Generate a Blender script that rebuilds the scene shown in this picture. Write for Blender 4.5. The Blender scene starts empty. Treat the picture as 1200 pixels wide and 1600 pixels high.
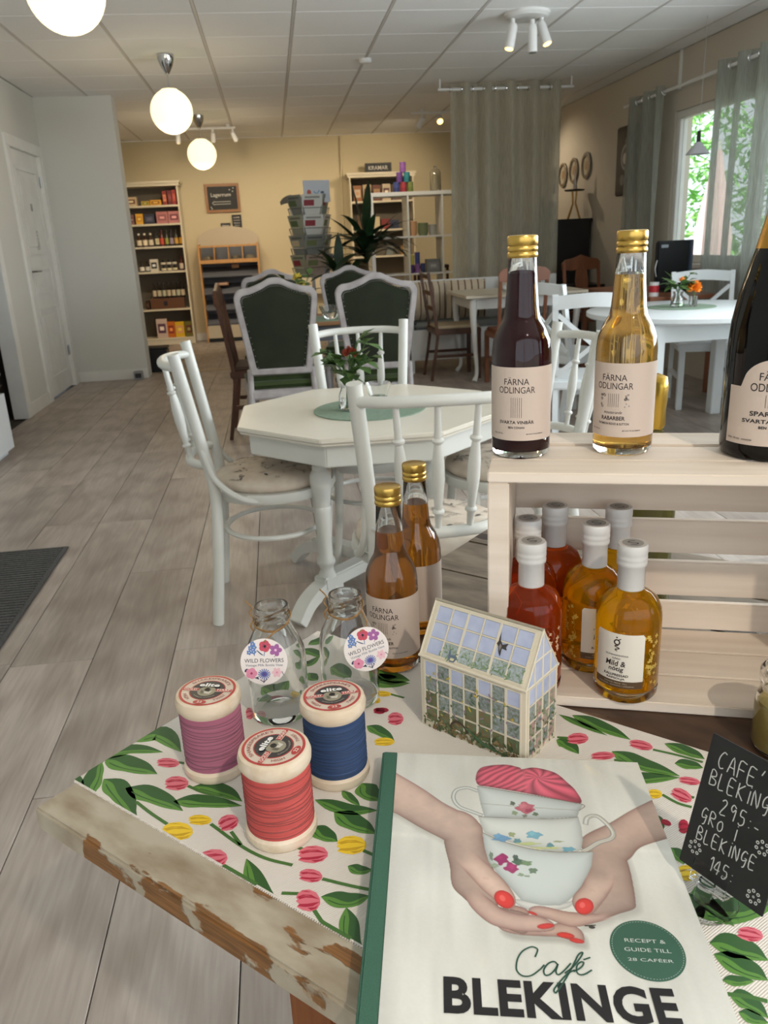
import bpy, bmesh, math, random
import numpy as np
from mathutils import Matrix, Vector
SC = bpy.context.scene
COL = SC.collection
PI = math.pi
rad = math.radians
random.seed(7)

# ------------------------------------------------------------------ camera
F_PX = 1254.05
CAM = Vector((0, 0, 1.2))
def cam_axes(p, y, r):
    f = Vector((math.sin(y)*math.cos(p), math.cos(y)*math.cos(p), -math.sin(p)))
    right = Vector((math.cos(y), -math.sin(y), 0)); down = f.cross(right)
    return right*math.cos(r)+down*math.sin(r), -right*math.sin(r)+down*math.cos(r), f
RX, DX, FX = cam_axes(rad(18.606), rad(6.747), rad(2.688))
cd = bpy.data.cameras.new('camera'); cam = bpy.data.objects.new('camera', cd); COL.objects.link(cam)
cd.sensor_fit = 'VERTICAL'; cd.sensor_height = 48.0; cd.sensor_width = 36.0
cd.lens = F_PX/1600*48.0
cd.clip_start = .02; cd.clip_end = 100
cd.dof.use_dof = True; cd.dof.focus_distance = .76; cd.dof.aperture_fstop = 24
m3 = Matrix((RX, -DX, -FX)).transposed()
cam.matrix_world = Matrix.Translation(CAM) @ m3.to_4x4()
SC.camera = cam
SC.view_settings.view_transform = 'Standard'; SC.view_settings.look = 'None'
SC.view_settings.gamma = 1; SC.view_settings.use_curve_mapping = False
SC.view_settings.exposure = 0.14
SC.cycles.max_bounces = 14; SC.cycles.transmission_bounces = 14; SC.cycles.transparent_max_bounces = 16
SC.cycles.diffuse_bounces = 4; SC.cycles.glossy_bounces = 6

def lin(c):
    return tuple(((v/255)/12.92 if v/255 <= .04045 else ((v/255+.055)/1.055)**2.4) for v in c[:3])
# ------------------------------------------------------------------ world and lights
w = bpy.data.worlds.new('sky'); SC.world = w; w.use_nodes = True
bg = w.node_tree.nodes['Background']; bg.inputs[0].default_value = (.86, .93, 1.0, 1); bg.inputs[1].default_value = 1.85
def light(name, kind, loc, target, energy, color, **kw):
    l = bpy.data.lights.new(name, kind); l.energy = energy; l.color = color
    for k, v in kw.items(): setattr(l, k, v)
    o = bpy.data.objects.new(name, l); COL.objects.link(o); o.location = loc
    d = Vector(target)-Vector(loc); o.rotation_euler = d.to_track_quat('-Z', 'Y').to_euler()
    return o
light('sun', 'SUN', (0, -3, 9), (2.2, 2.4, 0), 9.0, (1, .96, .88), angle=rad(1))
# daylight entering by the windows of the right wall that lie beside and behind the camera
light('window_daylight', 'AREA', (3.42, 2.3, 1.6), (0, 2.3, 2.35), 135, (.88, .95, 1.0), shape='RECTANGLE', size=4.2, size_y=1.2)
# ceiling spots above the display table (behind the camera)
light('ceiling_spot_light', 'SPOT', (.62, -1.12, 2.5), (.3, .7, .8), 82, (1, .88, .74), spot_size=rad(38), spot_blend=.6, shadow_soft_size=.03)
# spots and globes of the shop at the back, and an added fill spot
light('shop_and_fill_spot', 'SPOT', (-.9, 9.6, 2.42), (-1.2, 11.4, .9), 40, (1, .83, .60), spot_size=rad(95), spot_blend=.8, shadow_soft_size=.04)
light('shop_and_fill_spot', 'SPOT', (-.35, 9.6, 2.42), (-.3, 11.5, .9), 40, (1, .83, .60), spot_size=rad(95), spot_blend=.8, shadow_soft_size=.04)
light('shop_and_fill_spot', 'SPOT', (1.9, 9.9, 2.40), (1.3, 11.5, 1.4), 52, (1, .83, .60), spot_size=rad(100), spot_blend=.8, shadow_soft_size=.04)
light('shop_and_fill_spot', 'SPOT', (.7, 9.9, 2.42), (.5, 11.6, .9), 34, (1, .83, .60), spot_size=rad(100), spot_blend=.8, shadow_soft_size=.04)
light('shop_and_fill_spot', 'SPOT', (1.3, 8.6, 2.45), (1.55, 9.5, 1.1), 32, (1, .84, .62), spot_size=rad(80), spot_blend=.8, shadow_soft_size=.04)  # added spot without a fixture, brightens the front of the cube shelf
light('shop_and_fill_spot', 'SPOT', (2.6, 10.0, 2.42), (3.3, 9.6, 1.6), 26, (1, .83, .60), spot_size=rad(100), spot_blend=.8, shadow_soft_size=.04)

# ------------------------------------------------------------------ materials
MATS = {}
def mat(name, c, rough=.5, metal=0, c2=None, scale=20, stretch=(1, 1, 1), bump=0, trans=0, ior=1.45, alpha=1, emit=0, ecol=None, coat=0, sheen=0, spec=.5, rnd=0, detail=4, subs=0):
    if name in MATS: return MATS[name]
    m = bpy.data.materials.new(name); m.use_nodes = True; nt = m.node_tree; n = nt.nodes; L = nt.links
    b = n['Principled BSDF']; c = lin(c)
    b.inputs['Base Color'].default_value = (*c, 1); b.inputs['Roughness'].default_value = rough
    b.inputs['Metallic'].default_value = metal; b.inputs['IOR'].default_value = ior
    b.inputs['Transmission Weight'].default_value = trans; b.inputs['Alpha'].default_value = alpha
    b.inputs['Coat Weight'].default_value = coat; b.inputs['Specular IOR Level'].default_value = spec
    if sheen: b.inputs['Sheen Weight'].default_value = sheen
    if emit:
        b.inputs['Emission Strength'].default_value = emit; b.inputs['Emission Color'].default_value = (*(lin(ecol) if ecol else c), 1)
    if c2 or bump or rnd:
        tc = n.new('ShaderNodeTexCoord'); mp = n.new('ShaderNodeMapping'); nz = n.new('ShaderNodeTexNoise')
        mp.inputs['Scale'].default_value = stretch; nz.inputs['Scale'].default_value = scale; nz.inputs['Detail'].default_value = detail
        L.new(tc.outputs['Object'], mp.inputs[0]); L.new(mp.outputs[0], nz.inputs['Vector'])
        oi = n.new('ShaderNodeObjectInfo'); vm = n.new('ShaderNodeVectorMath'); vm.operation = 'SCALE'; vm.inputs['Scale'].default_value = 37
        cx = n.new('ShaderNodeCombineXYZ'); L.new(oi.outputs['Random'], cx.inputs[0]); L.new(oi.outputs['Random'], cx.inputs[1])
        L.new(cx.outputs[0], vm.inputs[0]); L.new(vm.outputs[0], mp.inputs['Location'])
        col = None
        if c2:
            rp = n.new('ShaderNodeValToRGB'); rp.color_ramp.elements[0].position = .32; rp.color_ramp.elements[1].position = .68
            rp.color_ramp.elements[0].color = (*c, 1); rp.color_ramp.elements[1].color = (*lin(c2), 1)
            L.new(nz.outputs['Fac'], rp.inputs[0]); col = rp.outputs[0]
        if rnd:
            hv = n.new('ShaderNodeHueSaturation'); mr = n.new('ShaderNodeMapRange'); L.new(oi.outputs['Random'], mr.inputs[0])
            mr.inputs[3].default_value = 1-rnd; mr.inputs[4].default_value = 1+rnd; L.new(mr.outputs[0], hv.inputs['Value'])
            if col: L.new(col, hv.inputs['Color'])
            else: hv.inputs['Color'].default_value = (*c, 1)
            col = hv.outputs[0]
        if col: L.new(col, b.inputs['Base Color'])
        if bump:
            bp = n.new('ShaderNodeBump'); bp.inputs['Strength'].default_value = bump; bp.inputs['Distance'].default_value = .002
            L.new(nz.outputs['Fac'], bp.inputs['Height']); L.new(bp.outputs[0], b.inputs['Normal'])
    MATS[name] = m; return m

def print_mat(name='printed_ink', rough=.5, coat=0, bump=0):
    if name in MATS: return MATS[name]
    m = bpy.data.materials.new(name); m.use_nodes = True; n = m.node_tree.nodes; L = m.node_tree.links
    at = n.new('ShaderNodeAttribute'); at.attribute_name = 'Col'; b = n['Principled BSDF']
    L.new(at.outputs['Color'], b.inputs['Base Color']); b.inputs['Roughness'].default_value = rough; b.inputs['Coat Weight'].default_value = coat
    MATS[name] = m; return m

def wood_floor():
    m = bpy.data.materials.new('grey_laminate'); m.use_nodes = True; n = m.node_tree.nodes; L = m.node_tree.links; b = n['Principled BSDF']
    tc = n.new('ShaderNodeTexCoord'); oi = n.new('ShaderNodeObjectInfo'); cx = n.new('ShaderNodeCombineXYZ')
    mu = n.new('ShaderNodeMath'); mu.operation = 'MULTIPLY'; mu.inputs[1].default_value = 53
    L.new(oi.outputs['Random'], mu.inputs[0]); L.new(mu.outputs[0], cx.inputs[0]); L.new(mu.outputs[0], cx.inputs[1])
    ad = n.new('ShaderNodeVectorMath'); ad.operation = 'ADD'; L.new(tc.outputs['Object'], ad.inputs[0]); L.new(cx.outputs[0], ad.inputs[1])
    def nz(sc, st, det, dist=0):
        mp = n.new('ShaderNodeMapping'); mp.inputs['Scale'].default_value = st; L.new(ad.outputs[0], mp.inputs[0])
        z = n.new('ShaderNodeTexNoise'); z.inputs['Scale'].default_value = sc; z.inputs['Detail'].default_value = det; z.inputs['Distortion'].default_value = dist
        L.new(mp.outputs[0], z.inputs['Vector']); return z.outputs['Fac']
    fine = nz(9, (9, .55, 1), 6, .3); broad = nz(2.6, (2.2, .6, 1), 3, 1.2)
    mp = n.new('ShaderNodeMapping'); mp.inputs['Scale'].default_value = (1, .12, 1); L.new(ad.outputs[0], mp.inputs[0])
    wv = n.new('ShaderNodeTexWave'); wv.wave_type = 'RINGS'; wv.inputs['Scale'].default_value = 7; wv.inputs['Distortion'].default_value = 5; wv.inputs['Detail'].default_value = 3; wv.inputs['Detail Scale'].default_value = 1.2
    L.new(mp.outputs[0], wv.inputs['Vector'])
    def ramp(src, a, ca, bb, cb):
        r = n.new('ShaderNodeValToRGB'); r.color_ramp.elements[0].position = a; r.color_ramp.elements[1].position = bb
        r.color_ramp.elements[0].color = (*lin(ca), 1); r.color_ramp.elements[1].color = (*lin(cb), 1); L.new(src, r.inputs[0]); return r.outputs[0]
    base = ramp(fine, .2, (158, 147, 137), .8, (184, 174, 165))
    def mix(mode, f, a, c):
        x = n.new('ShaderNodeMix'); x.data_type = 'RGBA'; x.blend_type = mode; x.inputs[0].default_value = f
        L.new(a, x.inputs[6]); L.new(c, x.inputs[7]); return x.outputs[2]
    c1 = mix('MULTIPLY', .38, base, ramp(broad, .35, (170, 158, 150), .62, (255, 255, 255)))
    c2 = mix('MULTIPLY', .28, c1, ramp(wv.outputs['Fac'], .0, (190, 178, 170), .5, (255, 255, 255)))
    hv = n.new('ShaderNodeHueSaturation'); mr = n.new('ShaderNodeMapRange'); L.new(oi.outputs['Random'], mr.inputs[0])
    mr.inputs[3].default_value = .9; mr.inputs[4].default_value = 1.12; L.new(mr.outputs[0], hv.inputs['Value']); L.new(c2, hv.inputs['Color'])
    L.new(hv.outputs[0], b.inputs['Base Color']); b.inputs['Roughness'].default_value = .42
    bp = n.new('ShaderNodeBump'); bp.inputs['Strength'].default_value = .15; bp.inputs['Distance'].default_value = .001
    L.new(fine, bp.inputs['Height']); L.new(bp.outputs[0], b.inputs['Normal'])
    return m

def curtain_mat(name, c, thin=.3):
    m = bpy.data.materials.new(name); m.use_nodes = True; n = m.node_tree.nodes; L = m.node_tree.links
    n.remove(n['Principled BSDF']); out = n['Material Output']
    d = n.new('ShaderNodeBsdfDiffuse'); t = n.new('ShaderNodeBsdfTranslucent'); tr = n.new('ShaderNodeBsdfTransparent')
    tc = n.new('ShaderNodeTexCoord'); mp = n.new('ShaderNodeMapping'); mp.inputs['Scale'].default_value = (60, 60, 2.5); L.new(tc.outputs['Object'], mp.inputs[0])
    z = n.new('ShaderNodeTexNoise'); z.inputs['Scale'].default_value = 4; z.inputs['Detail'].default_value = 5; L.new(mp.outputs[0], z.inputs['Vector'])
    r = n.new('ShaderNodeValToRGB'); r.color_ramp.elements[0].color = (*lin([v*.86 for v in c]), 1); r.color_ramp.elements[1].color = (*lin(c), 1)
    r.color_ramp.elements[0].position = .35; r.color_ramp.elements[1].position = .65; L.new(z.outputs['Fac'], r.inputs[0])
    L.new(r.outputs[0], d.inputs[0]); L.new(r.outputs[0], t.inputs[0])
    a = n.new('ShaderNodeMixShader'); a.inputs[0].default_value = .45; L.new(d.outputs[0], a.inputs[1]); L.new(t.outputs[0], a.inputs[2])
    q = n.new('ShaderNodeMixShader'); q.inputs[0].default_value = thin; L.new(a.outputs[0], q.inputs[1]); L.new(tr.outputs[0], q.inputs[2])
    L.new(q.outputs[0], out.inputs[0]); return m

def peel_mat(name, paint, paint2, wood, thr=.6, scale=6, edge=0):
    m = bpy.data.materials.new(name); m.use_nodes = True; n = m.node_tree.nodes; L = m.node_tree.links; b = n['Principled BSDF']
    tc = n.new('ShaderNodeTexCoord')
    def nz(sc, st, det):
        mp = n.new('ShaderNodeMapping'); mp.inputs['Scale'].default_value = st; L.new(tc.outputs['Object'], mp.inputs[0])
        z = n.new('ShaderNodeTexNoise'); z.inputs['Scale'].default_value = sc; z.inputs['Detail'].default_value = det; L.new(mp.outputs[0], z.inputs['Vector']); return z.outputs['Fac']
    def ramp(src, a, ca, bb, cb):
        r = n.new('ShaderNodeValToRGB'); r.color_ramp.elements[0].position = a; r.color_ramp.elements[1].position = bb
        r.color_ramp.elements[0].color = (*ca, 1); r.color_ramp.elements[1].color = (*cb, 1); L.new(src, r.inputs[0]); return r.outputs[0]
    chips = nz(scale, (1.0, 3.2, 1), 7); dirt = nz(14, (1, 2.5, 1), 6); grain = nz(30, (1, 14, 14), 4)
    if edge:
        sx = n.new('ShaderNodeSeparateXYZ'); L.new(tc.outputs['Object'], sx.inputs[0]); mr = n.new('ShaderNodeMapRange'); L.new(sx.outputs[1], mr.inputs[0])
        mr.inputs[1].default_value = .0; mr.inputs[2].default_value = .024; mr.inputs[3].default_value = .10; mr.inputs[4].default_value = 0
        ad = n.new('ShaderNodeMath'); L.new(chips, ad.inputs[0]); L.new(mr.outputs[0], ad.inputs[1]); chips = ad.outputs[0]
    mask = ramp(chips, thr, (0, 0, 0), thr+.012, (1, 1, 1))
    pc = ramp(dirt, .3, lin(paint2), .62, lin(paint)); wc = ramp(grain, .3, lin([v*.7 for v in wood]), .7, lin(wood))
    x = n.new('ShaderNodeMix'); x.data_type = 'RGBA'; L.new(mask, x.inputs[0]); L.new(pc, x.inputs[6]); L.new(wc, x.inputs[7])
    L.new(x.outputs[2], b.inputs['Base Color']); b.inputs['Roughness'].default_value = .55
    bp = n.new('ShaderNodeBump'); bp.invert = True; bp.inputs['Strength'].default_value = .6; bp.inputs['Distance'].default_value = .0015
    L.new(mask, bp.inputs['Height']); L.new(bp.outputs[0], b.inputs['Normal']); return m

# ------------------------------------------------------------------ mesh builder
class MB:
    def __init__(s): s.v = []; s.f = []; s.mi = []; s.c = []
    def add(s, vs, fs, m=0, c=None, M=None):
        o = len(s.v)
        for p in vs:
            p = Vector(p)
            s.v.append(tuple(M @ p) if M is not None else tuple(p))
        for f in fs: s.f.append(tuple(i+o for i in f)); s.mi.append(m); s.c.append(c)
        return s
    def box(s, x0, y0, z0, x1, y1, z1, m=0, M=None, c=None):
        v = [(x0, y0, z0), (x1, y0, z0), (x1, y1, z0), (x0, y1, z0), (x0, y0, z1), (x1, y0, z1), (x1, y1, z1), (x0, y1, z1)]
        return s.add(v, [(0, 3, 2, 1), (4, 5, 6, 7), (0, 1, 5, 4), (1, 2, 6, 5), (2, 3, 7, 6), (3, 0, 4, 7)], m, c, M)
    def lathe(s, pr, seg=32, c=(0, 0, 0), m=0, M=None, caps=True, a0=0, a1=None, col=None):
        vs = []; fs = []; n = len(pr); full = a1 is None
        k = seg if full else seg+1
        for j in range(k):
            a = 2*PI*j/seg if full else a0+(a1-a0)*j/seg
            ca, sa = math.cos(a), math.sin(a)
            for (r, z) in pr: vs.append((c[0]+r*ca, c[1]+r*sa, c[2]+z))
        for j in range(seg):
            j2 = (j+1) % k
            for i in range(n-1): fs.append((j*n+i, j2*n+i, j2*n+i+1, j*n+i+1))
        if caps and full:
            if pr[0][0] > 1e-6: fs.append(tuple(j*n for j in range(k))[::-1])
            if pr[-1][0] > 1e-6: fs.append(tuple(j*n+n-1 for j in range(k)))
        return s.add(vs, fs, m, col, M)
    def tube(s, pts, r, seg=8, closed=False, m=0, M=None, flat=1.0, c=None):
        pts = [Vector(p) for p in pts]; n = len(pts); vs = []; fs = []
        rs = r if isinstance(r, (list, tuple)) else [r]*n
        prev = None
        for i in range(n):
            if closed: t = pts[(i+1) % n]-pts[i-1]
            else: t = pts[min(i+1, n-1)]-pts[max(i-1, 0)]
            t = t.normalized() if t.length > 1e-9 else Vector((0, 0, 1))
            if prev is None:
                a = Vector((0, 0, 1)) if abs(t.z) < .9 else Vector((1, 0, 0)); u = t.cross(a).normalized()
            else: u = (prev-t*prev.dot(t)).normalized()
            prev = u; w_ = t.cross(u)
            for k in range(seg):
                a = 2*PI*k/seg+(PI/4 if seg == 4 else 0); vs.append(pts[i]+u*(math.cos(a)*rs[i])+w_*(math.sin(a)*rs[i]*flat))
        for i in range(n if closed else n-1):
            j = (i+1) % n
            for k in range(seg): fs.append((i*seg+k, i*seg+(k+1) % seg, j*seg+(k+1) % seg, j*seg+k))
        if not closed: fs.append(tuple(range(seg))[::-1]); fs.append(tuple((n-1)*seg+k for k in range(seg)))
        return s.add(vs, fs, m, c, M)
    def prism(s, pts, z0, z1, m=0, M=None, c=None, topc=None):
        n = len(pts); area = sum(pts[i-1][0]*pts[i][1]-pts[i][0]*pts[i-1][1] for i in range(n))
        if area < 0: pts = pts[::-1]
        vs = [(x, y, z0) for x, y in pts]+[(x, y, z1) for x, y in pts]
        fs = [tuple(range(n))[::-1], tuple(range(n, 2*n))]+[(i, (i+1) % n, n+(i+1) % n, n+i) for i in range(n)]
        return s.add(vs, fs, m, c, M)
    def poly(s, pts, z=0, c=None, m=0, M=None):
        n = len(pts); area = sum(pts[i-1][0]*pts[i][1]-pts[i][0]*pts[i-1][1] for i in range(n))
        if area < 0: pts = pts[::-1]
        return s.add([(p[0], p[1], z) for p in pts], [tuple(range(n))], m, c, M)
    def disc(s, x, y, z, rx, ry=None, rot=0, n=24, c=None, m=0, M=None):
        ry = ry or rx; cr, sr = math.cos(rot), math.sin(rot)
        return s.poly([(x+rx*math.cos(a)*cr-ry*math.sin(a)*sr, y+rx*math.cos(a)*sr+ry*math.sin(a)*cr) for a in [2*PI*k/n for k in range(n)]], z, c, m, M)
    def ring(s, x, y, z, r0, r1, n=48, c=None, m=0, M=None, a0=0, a1=2*PI):
        vs = []; fs = []
        for k in range(n+1):
            a = a0+(a1-a0)*k/n; vs += [(x+r0*math.cos(a), y+r0*math.sin(a), z), (x+r1*math.cos(a), y+r1*math.sin(a), z)]
        fs = [(2*k, 2*k+1, 2*k+3, 2*k+2) for k in range(n)]
        return s.add(vs, fs, m, c, M)
    def stroke(s, pts, wd, z=0, c=None, m=0, M=None):
        pts = [Vector((p[0], p[1])) for p in pts]; n = len(pts); vs = []; fs = []
        for i in range(n):
            t = pts[min(i+1, n-1)]-pts[max(i-1, 0)]; t = t.normalized() if t.length > 1e-9 else Vector((1, 0)); q = Vector((-t.y, t.x))*wd/2
            vs += [(pts[i].x+q.x, pts[i].y+q.y, z), (pts[i].x-q.x, pts[i].y-q.y, z)]
        fs = [(2*i, 2*i+1, 2*i+3, 2*i+2) for i in range(n-1)]
        return s.add(vs, fs, m, c, M)
    def map(s, fn, start=0):
        for i in range(start, len(s.v)): s.v[i] = tuple(fn(*s.v[i]))
        return s
    def mesh(s, name, mats, smooth=35, bevel=0, bseg=2):
        me = bpy.data.meshes.new(name); me.from_pydata(s.v, [], s.f)
        mats = mats if isinstance(mats, (list, tuple)) else [mats]
        for m in mats: me.materials.append(m)
        if len(mats) > 1: me.polygons.foreach_set('material_index', s.mi)
        if any(c is not None for c in s.c):
            at = me.color_attributes.new('Col', 'FLOAT_COLOR', 'CORNER'); d = []
            for f, c in zip(s.f, s.c):
                cc = (*lin(c or (255, 255, 255)), 1.0)
                for _ in f: d.extend(cc)
            at.data.foreach_set('color', d)
        if bevel:
            bm = bmesh.new(); bm.from_mesh(me)
            es = [e for e in bm.edges if len(e.link_faces) == 2 and e.calc_face_angle(0) > rad(40)]
            bmesh.ops.bevel(bm, geom=es, offset=bevel, segments=bseg, affect='EDGES', clamp_overlap=True)
            bm.to_mesh(me); bm.free()
        if smooth:
            me.polygons.foreach_set('use_smooth', [True]*len(me.polygons)); me.set_sharp_from_angle(angle=rad(smooth))
        me.update(); return me
    def build(s, name, mats, parent=None, smooth=35, bevel=0, kind=None, bseg=2, label=None):
        o = bpy.data.objects.new(name, s.mesh(name, mats, smooth, bevel, bseg)); COL.objects.link(o)
        if parent is not None: o.parent = parent
        if kind: o['kind'] = kind
        if label: o['label'] = label
        return o

def thing(name, label, cat, loc=(0, 0, 0), rotz=0, group=None):
    o = bpy.data.objects.new(name, None); COL.objects.link(o); o.empty_display_size = .05
    o.location = loc; o.rotation_euler = (0, 0, rotz); o['label'] = label; o['category'] = cat
    if group: o['group'] = group
    return o
def tag(o, label, cat, group=None, loc=None, rotz=None, kind=None):
    o['label'] = label; o['category'] = cat
    if group: o['group'] = group
    if kind: o['kind'] = kind
    if loc is not None: o.location = loc
    if rotz is not None: o.rotation_euler = (0, 0, rotz)
    return o
def kids(o): return [c for c in COL.objects if c.parent == o]
def dup(root, loc, rotz=None, label=None, group=None):
    r = root.copy(); COL.objects.link(r); r.location = loc
    if rotz is not None: r.rotation_euler = (0, 0, rotz)
    if label: r['label'] = label
    if group: r['group'] = group
    for ch in kids(root):
        c = ch.copy(); COL.objects.link(c); c.parent = r
        for g in kids(ch):
            d = g.copy(); COL.objects.link(d); d.parent = c
    return r

def spline(pts, n=8, closed=False):
    P = [Vector(p) for p in pts]; out = []; N = len(P)
    for i in range(N if closed else N-1):
        p0 = P[(i-1) % N] if closed or i > 0 else P[0]*2-P[1]
        p1, p2 = P[i], P[(i+1) % N]
        p3 = P[(i+2) % N] if closed or i+2 < N else P[-1]*2-P[-2]
        for k in range(n):
            t = k/n; out.append(.5*((2*p1)+(p2-p0)*t+(2*p0-5*p1+4*p2-p3)*t*t+(3*p1-p0-3*p2+p3)*t**3))
    if not closed: out.append(P[-1])
    return out

# ------------------------------------------------------------------ lettering
TC = {}
def glyphs(txt, bold=0, sp=1):
    if (txt, bold) in TC: return TC[(txt, bold)]
    cu = bpy.data.curves.new('t', 'FONT'); cu.body = txt; cu.size = 1; cu.resolution_u = 4; cu.offset = bold; cu.fill_mode = 'FRONT'; cu.space_character = 1+bold*1.2
    ob = bpy.data.objects.new('t', cu); COL.objects.link(ob)
    dg = bpy.context.evaluated_depsgraph_get(); me = bpy.data.meshes.new_from_object(ob.evaluated_get(dg))
    v = [tuple(p.co) for p in me.vertices]; f = [tuple(p.vertices) for p in me.polygons]
    bpy.data.objects.remove(ob); bpy.data.curves.remove(cu); bpy.data.meshes.remove(me)
    TC[(txt, bold)] = (v, f); return v, f
def text(mb, txt, x, y, wd, ht=None, z=0, c=(30, 28, 26), bold=0, rot=0, fn=None, M=None, anchor='c', shear=0):
    """lettering centred at x,y, wd wide; ht = height of the glyph box"""
    v, f = glyphs(txt, bold)
    if not v: return
    xs = [p[0] for p in v]; ys = [p[1] for p in v]; x0, x1, y0, y1 = min(xs), max(xs), min(ys), max(ys)
    sx = wd/(x1-x0); sy = ht/(y1-y0) if ht else sx
    cr, sr = math.cos(rot), math.sin(rot); vs = []
    for p in v:
        a = (p[0]-(x0+x1)/2)*sx+(wd/2 if anchor == 'l' else 0); b = (p[1]-(y0+y1)/2)*sy; a += shear*b
        vs.append((x+a*cr-b*sr, y+a*sr+b*cr, z))
    st = len(mb.v); mb.add(vs, f, 0, c, M)
    if fn: mb.map(fn, st)
GL = {'A': [[(0, 0), (2, 6), (4, 0)], [(.8, 2.2), (3.3, 2.2)]], 'B': [[(0, 0), (0, 6), (2.6, 5.6), (2.8, 4), (.2, 3.2), (3.4, 2.4), (3.2, .6), (0, 0)]], 'C': [[(3.6, 5.6), (2, 6), (.4, 4), (.2, 1.6), (1.6, 0), (3.4, .5)]],
 'E': [[(3.4, 6), (0, 6), (0, 0), (3.4, 0)], [(0, 3), (2.8, 3)]], 'F': [[(3.6, 6), (0, 6), (0, 0)], [(0, 3.2), (3, 3.2)]], 'G': [[(3.4, 5.5), (1.6, 6), (.2, 4), (.6, 1.6), (3.2, 2.4), (3.4, 3), (2.2, 3), (3.3, 2.8), (2.8, -.6), (1.6, -1.2)]],
 'I': [[(1.2, 0), (1.2, 5)], [(1.2, 6.2), (1.3, 6.5)]], 'i': [[(1.2, 0), (1.2, 3.6)], [(1.2, 4.8), (1.3, 5.2)]], 'K': [[(0, 0), (0, 6)], [(3.4, 6), (.2, 3), (3.6, 0)]], 'L': [[(0, 6), (0, 0), (3.2, .1)]],
 'N': [[(0, 0), (0, 6), (3.4, 0), (3.4, 6)]], 'O': [[(1.8, 4.4), (.2, 3), (.4, .8), (2, 0), (3.4, 1.4), (3, 3.8), (1.8, 4.4)]], 'R': [[(0, 0), (0, 6), (3, 5.4), (2.8, 3.6), (.2, 3), (3.4, 0)]],
 '2': [[(.2, 5), (1.8, 6), (3, 4.6), (.2, 0), (3.6, .2)]], '9': [[(3.2, 5.2), (1.4, 6), (.4, 4.4), (1.6, 3.2), (3.2, 4.6), (3, 0)]], '5': [[(3.4, 6), (.8, 6), (.5, 3.6), (2.8, 3.4), (3.2, 1.2), (1.4, 0), (.2, .6)]],
 '1': [[(.4, 4.6), (2, 6), (2, 0)]], '4': [[(2.8, 0), (2.8, 6), (.2, 2), (4, 2)]], ':': [[(.8, 1), (.9, 1.3)], [(.8, 3.6), (.9, 3.9)]], '-': [[(.4, 2.4), (2.8, 2.4)]], "'": [[(.6, 5), (1.6, 7)]],
 'a': [[(3, 3), (1, 3.4), (.2, 1.4), (1.4, 0), (3, 1.4), (3, 3.4), (3.2, 0)]], 'M': [[(0, 0), (.4, 6), (2, 2), (3.6, 6), (4, 0)]], 'U': [[(0, 6), (.2, 1), (1.8, 0), (3.3, 1), (3.4, 6)]], 'S': [[(3.3, 5.4), (1.6, 6), (.3, 4.6), (3.2, 1.8), (1.8, 0), (.2, .8)]], 'V': [[(0, 6), (1.8, 0), (3.6, 6)]], 'T': [[(0, 6), (3.8, 6)], [(1.9, 6), (1.9, 0)]], 'H': [[(0, 0), (0, 6)], [(3.4, 0), (3.4, 6)], [(0, 3), (3.4, 3)]], 'D': [[(0, 0), (0, 6), (2.6, 5), (3.4, 3), (2.4, .6), (0, 0)]], ' ': []}
def chalk(mb, txt, x, y, h, wd=.0008, z=0, c=(200, 200, 195), rise=0, M=None):
    s = h/6
    for i, ch in enumerate(txt):
        for st in GL.get(ch, []):
            p = spline([(a*s*.66+x, b*s+y+rise*(x), 0) for a, b in st], 3) if len(st) > 2 else st and [(a*s*.66+x, b*s+y+rise*x, 0) for a, b in st]
            mb.stroke([(q[0], q[1]) for q in p], wd, z, c, 0, M)
        x += (3.75 if ch not in ":I'i1" else 2.2)*s

# ------------------------------------------------------------------ shared materials
white_paint = mat('white_paint', (226, 226, 222), .45, c2=(218, 217, 212), scale=6)
white_wall = mat('pale_grey_wall', (206, 206, 200), .8, bump=.05, scale=90)
warm_wall = mat('cream_wall', (208, 194, 160), .85, bump=.05, scale=90)
right_wall = mat('grey_beige_wall', (196, 188, 174), .85, bump=.05, scale=60)
tile_white = mat('ceiling_tile', (240, 240, 240), .9, bump=.12, scale=260, rnd=.025)
tbar = mat('ceiling_rail', (206, 202, 198), .6)
chrome = mat('chrome', (210, 210, 212), .08, 1)
steel = mat('brushed_steel', (170, 172, 174), .3, 1)
gold = mat('gold_cap', (205, 168, 88), .28, 1)
black_plastic = mat('black_plastic', (22, 23, 26), .35)
dark_wood = mat('dark_brown_wood', (66, 38, 22), .4, c2=(92, 56, 34), scale=8, stretch=(1, 1, .2))
red_wood = mat('red_brown_wood', (112, 66, 42), .4, c2=(140, 88, 60), scale=8, stretch=(1, 1, .2))
glass = mat('clear_glass', (250, 252, 252), .0, trans=1, ior=1.45)
thin_glass = mat('thin_glass', (240, 246, 245), .02, trans=1, ior=1.1)
ink = print_mat()
gloss_ink = print_mat('glossy_print', .3, .4)
leafg = mat('leaf_green', (56, 86, 40), .5, c2=(92, 120, 60), scale=30)
darkleaf = mat('dark_leaf', (20, 42, 24), .4, c2=(38, 66, 36), scale=12)
H = 2.57
XL, XR, YB, YP = -2.02, 3.45, 11.7, 8.38

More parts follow.
